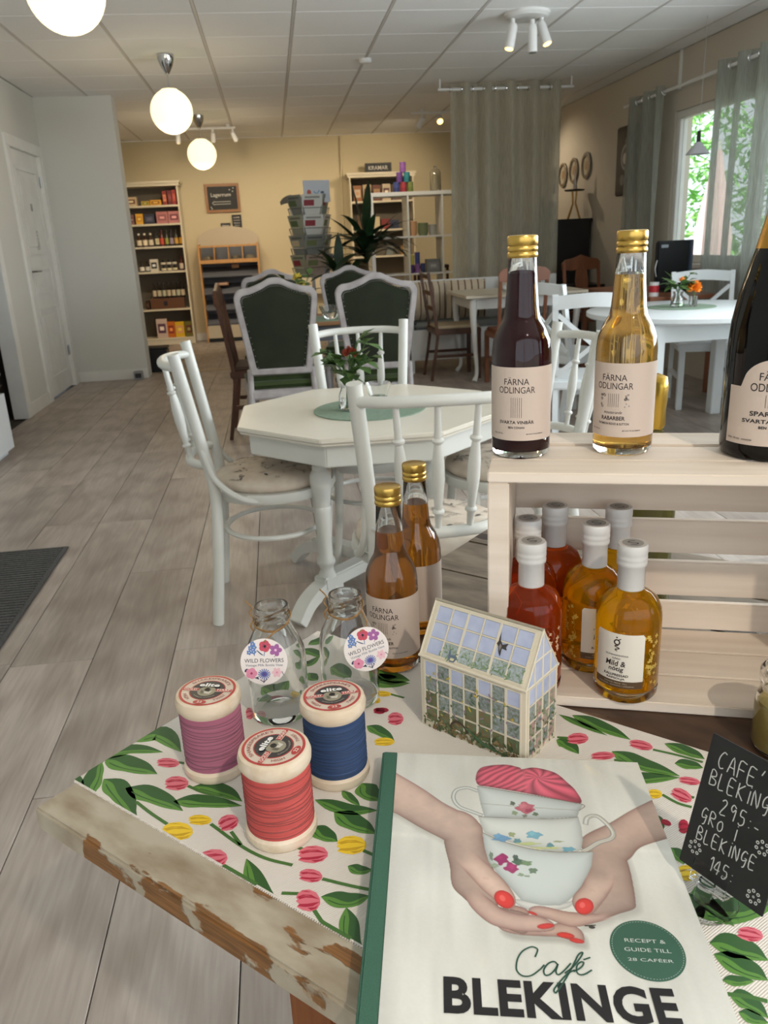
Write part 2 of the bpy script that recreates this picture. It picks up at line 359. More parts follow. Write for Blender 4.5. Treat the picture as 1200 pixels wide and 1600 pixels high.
# ------------------------------------------------------------------ floor
floor = MB().box(-2.2, -1.2, -.06, 3.6, 12, -.014).build('floor', mat('floor_joint', (58, 52, 48), .8), kind='structure')
lam = wood_floor()
PW, PL = .2515, 1.38
pm = MB().box(.0012, .0012, -.012, PW-.0012, PL-.0012, 0).mesh('plank', lam, 30, .0012, 1)
off = [0, .62, .27, .9, .43, 1.12, .75, .1]
for k in range(-5, 18):
    x = -.915+PW*k; y = 2.35-PL*3+({-1: 1.40, 0: 0, 1: .70, 2: 0.0, 3: .45, -2: 1.40-.66}.get(k, off[k % 8]) % PL)-PL
    x0, x1 = max(x, XL), min(x+PW, XR)
    if x1-x0 < .02: continue
    while y < YB:
        if y+PL > .3:
            o = bpy.data.objects.new('plank', pm); COL.objects.link(o); o.parent = floor
            yy = max(y, -1.2); y1 = min(y+PL, YB)
            o.location = (x0, yy, 0); o.scale = ((x1-x0)/PW, (y1-yy)/PL, 1)
        y += PL
MB().box(-1.335, 8.60, 0, 3.4, 8.66, .006).build('threshold_strip', mat('threshold_metal', (176, 160, 130), .35, .6), bevel=.002, kind='structure')
# ------------------------------------------------------------------ ceiling
ceil = MB().box(-2.12, -1.2, H+.012, 3.6, 11.8, H+.08).build('ceiling', tbar, kind='structure')
TX = [-2.02, -1.54, -.94, -.34, .259, .857, 1.453, 2.051, 2.65, 3.25, 3.45]
TY = [YB-.19]+[YB-.19-.6*i for i in range(1, 13)]; TY = [11.7]+[11.11-.6*i+.0 for i in range(0, 12)]
for i in range(len(TX)-1):
    a, b = TX[i]+.011, TX[i+1]-.011
    tm = None
    for j in range(len(TY)-1):
        hh = TY[j]-TY[j+1]-.007
        if tm is None or j == 1: tm = MB().box(0, 0, 0, b-a, hh, .012).mesh('ceiling_tile', tile_white, 30, .002, 1)
        o = bpy.data.objects.new('ceiling_tile', tm); COL.objects.link(o); o.parent = ceil; o.location = (a, TY[j+1]+.0035, H)
for x in TX[1:-1]:
    MB().box(x-.009, TY[-1], H-.001, x+.009, 11.7, H+.012).build('ceiling_rail', tbar, ceil, 30, .001)
MB().box(XL, -1.2, H, XR, TY[-1], H+.012).build('ceiling_panel', tile_white, ceil, 0)
# ------------------------------------------------------------------ walls
wl = MB().box(XL-.1, 6.66, 0, XL, 7.29, H).box(XL-.1, 8.26, 0, XL, YP+.1, H).box(XL-.1, 7.29, 2.10, XL, 8.26, H).box(XL-.1, 5.5, 2.1, XL, 6.66, H).box(XL-.1, -1.2, 0, XL, 5.5, H)
wl.build('wall_left', white_wall, kind='structure', smooth=0)
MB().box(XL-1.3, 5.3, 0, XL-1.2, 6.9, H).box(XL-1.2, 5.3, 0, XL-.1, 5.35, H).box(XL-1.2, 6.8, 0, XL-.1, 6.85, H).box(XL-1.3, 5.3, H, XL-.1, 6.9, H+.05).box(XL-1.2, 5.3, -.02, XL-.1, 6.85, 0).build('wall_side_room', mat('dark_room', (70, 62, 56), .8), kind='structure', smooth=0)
MB().box(XL, YP, 0, -1.335, YP+.22, H).build('wall_pillar', white_wall, kind='structure', smooth=0)
MB().box(XL-.1, YP+.22, 0, XL, YB+.1, H).build('wall_back_left', warm_wall, kind='structure', smooth=0)
wb = MB().box(XL-.1, YB, 0, XR+.15, YB+.1, H).build('wall_back', warm_wall, kind='structure', smooth=0)
# unseen wall behind the camera, added for darker reflections, with a wide window opening
MB().box(XL-.1, -1.35, 0, XR+.16, -1.2, .75).box(XL-.1, -1.35, 2.3, XR+.16, -1.2, H).box(XL-.1, -1.35, .75, -1.5, -1.2, 2.3).box(3.0, -1.35, .75, XR+.16, -1.2, 2.3).build('wall_rear', white_wall, kind='structure', smooth=0)
wf = MB().box(-1.5, -1.30, .75, 3.0, -1.24, .81).box(-1.5, -1.30, 2.24, 3.0, -1.24, 2.3)
for x in (-1.5, -.02, 1.46, 2.94): wf.box(x, -1.30, .8105, x+.06, -1.24, 2.2395)
wf.build('window_3', white_paint, kind='structure', bevel=.003)
# right wall with two windows
WZ0, WZ1 = .92, 2.12
wr = MB().box(XR, 7.05, 0, XR+.16, YB+.1, H).box(XR, 4.55, 0, XR+.16, 7.05, WZ0).box(XR, 4.55, WZ1, XR+.16, 7.05, H)
wr.box(XR, 4.4, 0, XR+.16, 4.55, H).box(XR, -1.2, 0, XR+.16, 4.4, WZ0).box(XR, -1.2, WZ1, XR+.16, 4.4, H)
wr.build('wall_right', right_wall, kind='structure', smooth=0)
for i, (ya, yb) in enumerate(((4.55, 7.05), (.1, 4.4))):
    f = MB()
    for (a, b, c, d) in ((ya, WZ0+.0605, ya+.06, WZ1-.0605), (yb-.06, WZ0+.0605, yb, WZ1-.0605), (ya, WZ0, yb, WZ0+.06), (ya, WZ1-.06, yb, WZ1), ((ya+yb)/2-.025, WZ0+.0605, (ya+yb)/2+.025, WZ1-.0605)):
        f.box(XR+.02, a, b, XR+.09, c, d)
    fo = f.build('window_%d' % (i+1), white_paint, kind='structure', bevel=.004)
    MB().box(XR-.06, ya-.05, WZ0-.04, XR+.06, yb+.05, WZ0-.005).build('window_sill', white_paint, fo, 30, .004)
    for q in (0, 1):
        y0 = ya+.06 if q == 0 else (ya+yb)/2+.025; y1 = (ya+yb)/2-.025 if q == 0 else yb-.06
        MB().box(XR+.052, y0, WZ0+.06, XR+.056, y1, WZ1-.06).build('window_pane', thin_glass, fo, 0)
for x, y0, y1, nm in ((XL, 6.66, 7.24, 'baseboard_left'), (XL, 8.31, YP, 'baseboard_left_corner')):
    MB().box(x, y0, 0, x+.014, y1, .1).build(nm, white_paint, kind='structure', bevel=.003)
MB().box(XL+.014, YP-.014, 0, -1.335, YP, .1).build('baseboard_pillar', white_paint, kind='structure', bevel=.003)
MB().box(XL, YB-.014, 0, XR, YB, .1).build('baseboard_back', white_paint, kind='structure', bevel=.003)
# door frame near the bin
MB().box(XL-.099, 6.56, 0, XL+.02, 6.66, 2.0295).box(XL-.099, 5.5, 2.03, XL+.02, 6.66, 2.13).box(XL-.099, 5.5, 0, XL+.02, 5.56, 2.0295).build('trim_1', white_paint, kind='structure', bevel=.003)
# panelled door
dr = MB().box(XL-.06, 7.34, .012, XL-.015, 8.21, 2.06)
d_o = dr.build('door_1', white_paint, kind='structure', bevel=.003)
for (a, b, c, d) in ((7.46, 1.22, 8.08, 1.93), (7.46, .88, 8.08, 1.12), (7.46, .16, 8.08, .78)):
    g = MB()
    for (y0, z0, y1, z1) in ((a, b, c, b+.03), (a, d-.03, c, d), (a, b+.0305, a+.03, d-.0305), (c-.03, b+.0305, c, d-.0305)): g.box(XL-.017, y0, z0, XL-.005, y1, z1)
    g.box(XL-.017, a+.07, b+.07, XL-.008, c-.07, d-.07)
    g.build('door_panel', white_paint, d_o, 30, .004)
g = MB().box(XL-.1, 7.24, 0, XL+.018, 7.34, 2.0595).box(XL-.1, 8.21, 0, XL+.018, 8.31, 2.0595).box(XL-.1, 7.24, 2.06, XL+.018, 8.31, 2.15)
g.build('trim_2', white_paint, kind='structure', bevel=.004)
hd = MB().box(XL-.015, 7.40, 1.0, XL-.007, 7.43, 1.12).tube([(XL-.01, 7.415, 1.09), (XL+.04, 7.415, 1.09), (XL+.045, 7.44, 1.09), (XL+.045, 7.53, 1.088)], .008)
hd.build('door_handle', steel, d_o, 30, 0)
hd = MB().box(XL-.015, 7.40, .93, XL-.007, 7.43, .99).build('door_lock', steel, d_o, 30)
for z in (.3, 1.8): MB().tube([(XL-.002, 8.2, z), (XL-.002, 8.2, z+.09)], .008).build('door_hinge', steel, d_o, 30)
MB().box(XL-.0155, 7.74, 1.585, XL-.006, 7.80, 1.645).build('door_sign', steel, d_o, 30, .002)
g = MB(); g.ring(7.8, 1.40, 0, .018, .024, c=(90, 90, 92)); g.stroke([(7.78, 1.36), (7.82, 1.36), (7.82, 1.27), (7.78, 1.27), (7.78, 1.36)], .006, 0, (90, 90, 92)); g.stroke([(7.80, 1.34), (7.80, 1.29)], .008, 0, (90, 90, 92))
g.map(lambda x, y, z: (XL-.0072, x, y)).build('door_sticker', ink, d_o, 0)
# socket box at pillar foot
t = thing('floor_socket', 'small grey metal box on the floor at the pillar foot', 'box', (-1.42, 8.30, 0))
MB().box(-.045, -.03, 0, .045, .03, .085).build('case', steel, t, 30, .006); MB().box(-.03, -.032, .02, .03, -.03, .065).build('face_plate', mat('dark_grey', (50, 50, 52), .5), t, 30, .001)
# conduits
for nm, p in (('wall_pipe', [(1.03, YB-.02, 2.55), (.99, YB-.02, .7)]),): tag(MB().tube(p, .016).build(nm, warm_wall), 'cream pipe running down the back wall left of the bookcase', 'pipe')
MB().box(XR-.02, 6.98, 2.28, XR, 7.0, H).build('trim_3', white_paint, kind='structure')
# ------------------------------------------------------------------ outside
gm = MB().box(XR+.2, -30, -.1, 40, 40, -.05).box(-20, -30, -.1, XR+.2, -1.45, -.05).build('ground', mat('gravel', (150, 148, 140), .9, c2=(120, 124, 108), scale=3), kind='structure', smooth=0)
lf = mat('hedge_leaf', (110, 180, 86), .5, c2=(150, 205, 110), scale=1.5)
hv = MB(); R = random.Random(3)
for i in range(9000):
    x = R.uniform(5.6, 7.0); y = R.uniform(7.2, 15.5); z = R.uniform(.0, 4.2)
    a, b, s = R.uniform(0, 6.28), R.uniform(-.9, .9), R.uniform(.05, .12)
    d = Vector((math.cos(a)*math.cos(b), math.sin(a)*math.cos(b), math.sin(b))); n = d.cross(Vector((R.uniform(-1, 1), R.uniform(-1, 1), 1))).normalized()
    c = Vector((x, y, z)); hv.add([c-d*s, c-n*s*.3, c+d*s, c+n*s*.3], [(0, 1, 2), (0, 2, 3)])
tag(hv.build('hedge', lf, None, 0), 'bright green leafy hedge seen through the window', 'hedge', kind='stuff')
t = thing('garden_parasol', 'closed pale pink parasol standing outside the window', 'parasol', (5.35, 9.75, -.05))
pr = []
MB().tube([(0, 0, 0), (0, 0, 2.2)], .025).build('pole', white_paint, t)
c = MB(); N = 24
vs = []; fs = []
for j, (z, r) in enumerate(((.75, .20), (1.1, .21), (1.6, .12), (2.1, .03))):
    for k in range(N): a = 2*PI*k/N; q = r*(1+.25*math.cos(6*a)); vs.append((q*math.cos(a), q*math.sin(a), z))
for j in range(3):
    for k in range(N): fs.append((j*N+k, j*N+(k+1) % N, (j+1)*N+(k+1) % N, (j+1)*N+k))
c.add(vs, fs).build('canopy', mat('pink_canvas', (236, 205, 205), .8), t)

# ------------------------------------------------------------------ ceiling lamps
globe_m = mat('opal_globe', (255, 240, 205), .3, emit=1.35, ecol=(255, 238, 186))
def pendant(x, y, z, lbl):
    t = thing('globe_pendant', lbl, 'lamp', (x, y, H), 0, None)
    MB().lathe([(.062, -.002), (.06, -.03), (.045, -.075), (.022, -.115), (.012, -.13), (0, -.131)][::-1], 28).build('ceiling_cup', chrome, t)
    MB().tube([(0, 0, -.12), (0, 0, z-H+.14)], .003).build('cord', steel, t)
    pr = [(.0, -.155)]+[(.155*math.sin(a), -.155*math.cos(a)) for a in [PI*i/20 for i in range(1, 18)]]+[(.055, .15), (.03, .152), (0, .153)]
    MB().lathe([(r, zz+z-H) for r, zz in pr], 36).build('globe', globe_m, t, 60)
    l = bpy.data.lights.new('bulb', 'POINT'); l.energy = 26; l.color = (1, .80, .52); l.shadow_soft_size = .15
pendant(-.652, 6.79, 2.19, 'white glowing globe pendant on a chrome cup, middle of the row of three')
pendant(-.661, 9.68, 2.185, 'white glowing globe pendant farthest back, above the chalkboard')
pendant(-.735, 3.86, 2.21, 'white glowing globe pendant nearest, cut off by the top of the picture')
for x, y in ((-.652, 6.79), (-.661, 9.68), (-.735, 3.86)): light('globe_light', 'POINT', (x, y, 1.99), (x, y, 0), 9, (1, .78, .5), shadow_soft_size=.12)
spot_w = mat('white_lamp_metal', (225, 225, 224), .35)
warm_bulb = mat('warm_bulb', (255, 214, 130), .4, emit=5, ecol=(255, 205, 110))
def spot_head(t, x, y, z, d, L=.12, r=.03, on=True):
    d = Vector(d).normalized(); p = Vector((x, y, z)); q = p+d*L
    b = MB().tube([(x, y, z+.05), (x, y, z)], .014, 10); b.tube([p-d*.02, p, q], [r*.8, r, r], 20); b.build('spot_head', spot_w, t)
    M = Matrix.Translation(q+d*.002) @ d.to_track_quat('Z', 'Y').to_matrix().to_4x4()
    MB().lathe([(r*.82, 0), (r*.8, .002), (0, .003)], 20, M=M).build('bulb', warm_bulb if on else mat('grey_lens', (120, 118, 112), .2), t)
t = thing('ceiling_spot', 'white round ceiling lamp with three tube spots', 'lamp', (1.78, 5.82, H))
MB().lathe([(0, -.03), (.13, -.03), (.15, -.015), (.15, 0)], 36).build('ceiling_plate', spot_w, t, 30)
spot_head(t, -.1, -.02, -.085, (-.22, -.1, -1), .13, .032); spot_head(t, .02, -.06, -.10, (.02, -.02, -1), .14, .03, False); spot_head(t, .1, 0, -.075, (.28, -.3, -1), .12, .032)
t = thing('spot_rail', 'white spot rail with three spots under the back ceiling', 'lamp', (-.66, 10.4, 2.53))
MB().box(-.36, -.012, -.012, .36, .012, .012).box(-.3, -.02, .012, -.26, .02, .04).box(.26, -.02, .012, .3, .02, .04).build('rail', spot_w, t, 30, .003)
for i, x in enumerate((-.30, .10, .33)): spot_head(t, x, 0, -.06, (-.1 if i < 2 else .3, .5, -.8), .09, .028, i == 0)
t = thing('spot_rail', 'spot rail with a glowing bulb at the ceiling left of the tall curtain', 'lamp', (1.95, 9.7, 2.53))
MB().box(-.30, -.012, -.012, .2, .012, .012).box(-.2, -.02, .012, -.16, .02, .04).build('rail', spot_w, t, 30, .003)
spot_head(t, -.16, 0, -.06, (-.5, .5, -.8), .1, .035, False); spot_head(t, .02, 0, -.05, (.0, -.8, -.6), .08, .038)
t = thing('smoke_detector', 'small white smoke detector on the ceiling tiles', 'detector', (.86, 7.09, H))
MB().lathe([(0, -.03), (.04, -.03), (.05, -.02), (.05, 0)], 28).build('cover', spot_w, t, 30)

# ------------------------------------------------------------------ curtains
grey_rod = mat('white_rod', (222, 222, 220), .3)
cm1 = curtain_mat('sage_linen', (204, 202, 186), .20)
cm2 = curtain_mat('sheer_linen', (186, 190, 182), .24)
def curtain(name, label, p0, p1, z0, z1, folds, amp, m, base, rings=True, cuff=None):
    p0, p1 = Vector((*p0, 0)), Vector((*p1, 0)); d = p1-p0; L = d.length; d.normalize(); n = Vector((-d.y, d.x, 0))
    t = thing(name, label, 'curtain', (p0+p1)/2+Vector((0, 0, z0))); off_ = -(p0+p1)/2-Vector((0, 0, z0))
    NX, NZ = folds*14, 16; vs = []; fs = []
    for j in range(NZ+1):
        z = z0+(z1-z0)*j/NZ; zz = (z1-z)/(z1-z0)
        for i in range(NX+1):
            s = i/NX; ph = s*folds*2*PI
            a = amp*(1-.25*zz)*math.sin(ph+.5*math.sin(zz*2+s*5))+amp*.3*zz*math.sin(ph*2.3+1.7)
            p = p0+d*(L*s+amp*.25*math.sin(2*ph)*zz)+n*a; vs.append(tuple(p+Vector((0, 0, z))+off_))
    for j in range(NZ):
        for i in range(NX): a = j*(NX+1)+i; fs.append((a, a+1, a+NX+2, a+NX+1))
    MB().add(vs, fs).build('curtain_panel', m, t, 60)
    if cuff:
        k = [(p[0]+n.x*.001, p[1]+n.y*.001, p[2]) for p in vs]; nz = 2
    for k in range(folds*2):
        s = (k)/(folds*2)+1e-3; p = p0+d*(L*s)+Vector((0, 0, z1-.05))+off_
        pts = [p+Vector((0, 0, 1))*(.024*math.cos(a))+(n*.3+d).normalized()*0+n*(.024*math.sin(a)) for a in [2*PI*q/16 for q in range(16)]]
        MB().tube(pts, .005, 6, closed=True).build('grommet', chrome, t)
    return t
curtain('linen_curtain', 'tall sage green curtain hanging from the ceiling rod in the middle of the room', (1.735, 8.0), (2.775, 8.0), .04, 2.535, 5, .055, cm1, None)
t = thing('curtain_rod', 'white rod at the ceiling holding the tall sage curtain', 'curtain rod', (2.24, 8.0, 2.485))
MB().tube([(-.62, 0, 0), (.66, 0, 0)], .013, 12).build('rod', grey_rod, t)
for x in (-.6, .64): MB().tube([(x, 0, 0), (x, 0, .085)], .008).build('ceiling_bracket', grey_rod, t)
curtain('window_curtain', 'pale sheer curtain gathered at the far side of the window', (3.33, 7.02), (3.33, 7.78), .35, 2.32, 3, .05, cm2, None)
curtain('window_curtain', 'pale sheer curtain in the middle of the window beside the big dark bottle', (3.33, 5.0), (3.33, 6.24), .35, 2.32, 5, .06, cm2, None)
t = thing('curtain_rod', 'white rod above the window holding the sheer curtains', 'curtain rod', (3.33, 6.4, 2.27))
MB().tube([(0, -2.2, 0), (0, 1.42, 0)], .013, 12).build('rod', grey_rod, t)
for y in (-1.9, 1.35): MB().tube([(0, y, 0), (.12, y, 0)], .008).build('wall_bracket', grey_rod, t)
t = thing('window_pendant', 'small white cone pendant hanging in front of the window', 'lamp', (3.1, 5.95, H))
MB().tube([(0, 0, 0), (0, 0, -.74)], .002, 6).build('cord', mat('grey_cord', (150, 150, 150), .5), t)
MB().lathe([(.012, -.72), (.016, -.80), (.0, -.80)], 16).build('socket', black_plastic, t)
MB().lathe([(.02, -.795), (.085, -.875), (.082, -.875), (.017, -.797)], 28).build('shade', mat('enamel', (190, 190, 196), .3), t)

# ------------------------------------------------------------------ right wall things
t = thing('wall_picture', 'dark framed picture on the right wall left of the window curtain', 'picture', (3.448, 7.98, 1.52))
MB().box(-.02, -.22, 0, 0, .22, .62).build('frame', mat('dark_frame', (56, 50, 46), .5), t, 30, .01)
g = MB().box(-.022, -.18, .04, -.019, .18, .58, c=(62, 58, 56)); g2 = MB()
for k, (y, z, r, c) in enumerate(((-.02, .34, .12, (150, 146, 140)), (-.02, .34, .09, (96, 92, 90)), (.0, .33, .05, (190, 186, 180)), (.05, .14, .05, (120, 116, 112)), (-.08, .2, .03, (104, 100, 98)), (-.02, .48, .03, (120, 116, 110)))): g2.disc(y, z, .0224+.0003*k, r, c=c, rot=k)
g2.map(lambda x, y, z: (-z, x, y)); g.add(g2.v, g2.f, 0, None); g.c = [(62, 58, 56)]*6+g2.c; g.build('print', ink, t, 0)
for k, (y, z, l) in enumerate(((10.15, 1.84, 'hanging plate half hidden by the tall curtain edge'), (9.75, 1.84, 'pale hanging plate, second in the wall row from the back'), (9.40, 1.86, 'pale hanging plate, third in the wall row from the back'), (9.02, 1.88, 'pale hanging plate nearest the window in the wall row'))):
    t = thing('wall_plate', l, 'plate', (3.448, y, z), 0, 'plates on the right wall')
    M = Matrix.Rotation(-PI/2, 4, 'Y')
    MB().lathe([(0, 0), (.10, 0), (.135, .018), (.13, .022), (.095, .008), (0, .007)], 32, M=M).build('plate_body', mat('cream_ceramic', (190, 180, 160), .25), t)
    g = MB(); g.ring(0, 0, .0225, .10, .128, c=(120, 104, 84)); g.disc(0, 0, .0085, .05, c=(150, 120, 90)); g.map(lambda x, y, z: (-z, x, y)).build('decoration', ink, t, 0)
t = thing('sideboard', 'black sideboard against the right wall under the plates', 'cabinet', (3.2, 9.3, 0))
bk_ = mat('black_wood', (26, 24, 22), .4)
MB().box(-.22, -.5, .08, .22, .5, 1.31).build('carcass', bk_, t, 30, .004); MB().box(-.24, -.52, 1.31, .24, .52, 1.34).build('top', bk_, t, 30, .006)
for y in (-.48, .02):
    d = MB().box(-.235, y, .12, -.22, y+.46, 1.27).build('door', bk_, t, 30, .004); MB().tube([(-.236, y+.23, .7), (-.25, y+.23, .7)], .012).build('knob', steel, d)
for y in (-.45, .45): MB().box(-.2, y-.03, 0, .2, y+.03, .08).build('foot', bk_, t)
t = thing('dark_vase', 'dark pot with dry branches on the black sideboard', 'vase', (3.12, 9.32, 1.34))
MB().lathe([(0, 0), (.06, 0), (.085, .1), (.09, .2), (.085, .2), (.055, .02), (0, .02)], 24).build('pot', mat('brown_pot', (70, 44, 32), .4), t)
g = MB(); R = random.Random(5)
for k in range(9): a = R.uniform(0, 6.3); g.tube([(0, 0, .03), (.02*math.cos(a), .02*math.sin(a), .2), (.1*math.cos(a), .1*math.sin(a), .35+R.uniform(0, .2))], .004, 5)
g.build('branches', mat('twig', (120, 92, 60), .8), t)
t = thing('brass_scale', 'brass figure stand with a dark plate on the black sideboard', 'ornament', (3.30, 8.98, 1.34))
g = MB(); 
for k in range(4): a = k*PI/2+.4; g.tube([(.09*math.cos(a), .09*math.sin(a), 0), (.02*math.cos(a), .02*math.sin(a), .16), (.03*math.cos(a), .03*math.sin(a), .28)], .01, 8)
g.build('legs', mat('aged_brass', (170, 130, 70), .35, .8), t); MB().lathe([(0, .28), (.10, .285), (.11, .30), (0, .295)], 24).build('tray', bk_, t)
t = thing('model_boat', 'small white sail ornament on the dark plate of the brass stand', 'ornament', (3.30, 8.98, 1.64))
MB().add([(0, -.05, 0), (0, .05, 0), (.03, 0, 0), (0, 0, .26)], [(0, 1, 3), (1, 2, 3), (2, 0, 3), (0, 2, 1)]).build('sail', mat('grey_sail', (150, 150, 156), .7), t, 0)
MB().box(-.02, -.06, -.004, .04, .06, .004).build('hull', bk_, t, 30, .002)
t = thing('small_side_table', 'small dark table with curved legs in the right back corner', 'table', (3.15, 8.35, 0))
MB().box(-.2, -.2, .66, .2, .2, .69).build('tabletop', bk_, t, 30, .006)
for x in (-.17, .17):
    for y in (-.17, .17): MB().tube(spline([(x, y, .66), (x*1.1, y*1.1, .45), (x*.85, y*.85, .2), (x*1.15, y*1.15, 0)], 5), .013).build('leg', bk_, t)
# desk with computer screen by the window
t = thing('window_desk', 'brown desk under the window carrying the black screen', 'desk', (2.96, 6.4, 0))
MB().box(-.27, -.7, .70, .27, .7, .73).build('desktop', red_wood, t, 30, .004)
for x in (-.24, .24):
    for y in (-.66, .66): MB().box(x-.02, y-.02, 0, x+.02, y+.02, .7).build('leg', red_wood, t)
t = thing('computer_screen', 'black computer screen seen from behind in front of the window', 'screen', (3.06, 6.14, .73), rad(8))
MB().box(-.15, -.02, .02, .13, .02, .38).build('casing', black_plastic, t, 30, .01); MB().box(-.1, .02, .06, .1, .04, .3).build('rear_housing', black_plastic, t, 30, .01)
MB().box(.13, -.035, .02, .155, .03, .38).build('bezel', mat('blue_grey_plastic', (74, 84, 100), .4), t, 30, .004)
MB().box(-.1, -.06, 0, .1, .1, .02).build('foot', black_plastic, t, 30, .005)
MB().box(-.12, -.022, .33, -.06, -.019, .352).build('badge', mat('silver_badge', (150, 160, 168), .3), t)
g = MB().tube(spline([(.0, -.03, .1), (.03, -.05, .05), (.06, -.05, .06), (.07, -.04, .12)], 6), .004); g.tube(spline([(-.15, -.02, .12), (-.17, -.03, .18), (-.15, -.02, .24)], 6), .004); g.build('cable', mat('white_cable', (200, 200, 200), .4), t)
t = thing('red_candle_jar', 'small jar with a red band on the desk by the window', 'jar', (2.76, 5.80, .73))
MB().lathe([(0, 0), (.035, 0), (.035, .03)], 24, caps=False).lathe([(.035, .075), (.035, .1), (0, .1)], 24, caps=False).build('jar_body', mat('white_jar', (220, 220, 220), .2), t)
MB().lathe([(.0355, .028), (.0355, .077)], 24, caps=False).build('band', mat('red_label', (178, 40, 50), .4), t)
# ------------------------------------------------------------------ bin and door mat
t = thing('waste_bin', 'tall white waste bin at the left edge beside the doorway', 'bin', (-1.885, 5.2, 0))
bw = mat('white_plastic', (222, 228, 232), .25)
MB().box(-.125, -.2, 0, .125, .2, .44).build('bin_body', bw, t, 60, .045, bseg=4)
MB().box(-.128, -.203, .452, .128, .203, .585).build('lid', bw, t, 60, .06, bseg=4)
MB().box(-.12, -.195, .43, .12, .195, .46).build('lid_gap', black_plastic, t, 30, .02)
t = thing('door_mat', 'dark grey ribbed door mat on the floor at the left edge', 'mat', (-1.49, 2.72, 0))
mm = mat('mat_fibre', (70, 70, 70), .95, c2=(92, 92, 92), scale=120)
MB().box(-.51, -.72, 0, .51, .70, .008).build('mat_base', mm, t, 30, .003)
g = MB()
for k in range(58): y = -.70+k*.024; g.box(-.49, y, .008, .49, y+.014, .013)
o = g.build('rib', mm, t, 0); o['kind'] = 'stuff'

# outlines of the printed tulips (mm on the runner) and of the cover picture (mm on the cover)
LEAVES=[([(-3.1,115.4),(6.1,139.2),(51.1,129.5)],25.0),
([(-6.9,80.2),(3,104.6),(35.9,119.3)],16.5),
([(-4.8,79.4),(23.7,88.5),(59.2,93.1)],23.0),
([(32.1,35.9),(10.8,55.6),(-4.9,76.6)],18.6),
([(-8.7,41.3),(-0.2,43.9),(21.6,36.9)],13.0),
([(21.5,60.2),(52.5,56.5),(96.6,37.6)],21.3),
([(50.6,63),(82,70.6),(121.6,70.9)],20.1),
([(104,74.9),(127.8,90.5),(161.4,104.4)],17.0),
([(103.3,99),(127.6,109.6),(157.3,108.8)],17.1),
([(211.8,59.8),(236.2,45.7),(267,33.5),(291.7,30.7)],14.9),
([(231.9,117.3),(247.4,116.8),(262.2,115.7)],15.7),
([(211.5,146.1),(244.2,152.3),(267.9,165.1)],14.3),
([(236.8,142.6),(259.4,142),(284.2,140.6)],19.7),
([(289,62.6),(308.4,71.2),(320.1,83.6)],15.0),
([(278.4,36),(305.9,33.1),(329.2,31.7)],15.8),
([(311.7,64.8),(330.3,46.6),(349,29.8)],14.0),
([(286.5,98.7),(297.2,100.6),(305.8,106)],10.2),
([(224.1,169.1),(250.8,161.3)],8.6),
([(233.1,187.3),(246.4,180.5),(262.5,176.5)],20.6),
([(338.5,386),(366.7,380.9),(394.2,376.6)],8.6),
([(350.7,392),(382.5,389),(415.5,381.7)],18.0),
([(444.9,392.9),(467.5,392.2),(483.6,388.2)],15.6),
([(462.5,366.9),(474.7,372.9),(486.1,374)],14.4),
([(355,343.7),(366.3,343.4),(382.3,333.8)],17.0),
([(407,354.3),(436.6,350.6),(472,351)],20.8),
([(426.6,321.9),(440.9,328.6),(472.6,348.9)],17.9),
([(470.2,288.8),(476.4,282.3),(481.7,270.8)],6.1),
([(543.5,179.2),(562.1,187.2),(579.8,186)],19.9),
([(548.3,171.3),(568.1,172.1),(582.9,169.6)],17.7),
([(558.4,153.3),(575.6,164.1)],8.1),
([(565.2,144.6),(575.9,146.5),(589.1,141.1)],13.6),
([(572.7,135.2),(589.8,137.6)],9.9),
([(492.6,256.4),(499.6,251.9),(507.1,243.9)],11.7),
([(520.8,225.1),(531.8,214.9),(554.1,203)],13.9),
([(517,216),(525.9,206.6),(534.1,197.9)],13.0),
([(12.5,366.9),(17.2,382.3),(16.3,400.7)],14.1),
([(12.1,351.3),(32,355),(47.4,348.9)],15.5),
([(34.1,329.5),(44.8,331.3),(43.9,351.1)],13.0),
([(58.4,313.9),(68.9,308.7),(78.7,307)],15.2),
([(27.9,261.7),(48.6,267.5),(49.3,293)],27.1),
([(39.4,242.3),(56.4,241.8),(62.2,248.7)],17.0),
([(64.7,336.4),(83.2,340.1),(106.3,331.7)],26.3),
([(127.9,345.2),(140.2,352.6),(152.4,360.1)],15.1),
([(181.5,263.7),(198.5,263.3),(221,257)],14.3),
([(81.1,116.6),(105.7,110.9)],3.6),
([(115.7,364),(145.9,356.7),(169.4,361)],24.4),
([(134,333),(154.1,343.8),(172.1,356.7)],16.3)]
STEMS=[[(75.2,55.9),(99.9,53.1),(123.2,51.7)],
[(98.3,97),(118.8,98.5),(136.7,104.4)],
[(155.6,72.7),(197.2,68),(224.1,68.7),(248.4,75.1)],
[(177.6,75.6),(188.1,71.8),(196.5,68.7)],
[(200.7,39.6),(221.8,36.2),(238.8,35.7)],
[(234,91.7),(246,93.5)],
[(286.4,119.3),(297,119.7)],
[(278.1,77),(298.8,82.8),(316.7,88.7)],
[(261,48.5),(272.6,55.3)],
[(292.9,49.7),(309.7,42.2),(332,31.6)],
[(59.2,115.1),(76.3,121.7)],
[(438.8,377.5),(461.5,381.1),(483.5,382.6)],
[(353.7,348),(363.1,352.7)],
[(466.8,317.2),(481.5,313.3),(492.9,314.4)],
[(486.2,327.3),(491.1,327.9)],
[(413.7,342.8),(421.6,344.7)],
[(563.8,144.7),(575.2,150),(586,153.2)],
[(527.5,212.2),(543.6,206.8),(552.7,204.4)],
[(166.3,326.4),(184,328.1)],
[(80.6,274.4),(76.8,287.2)]]
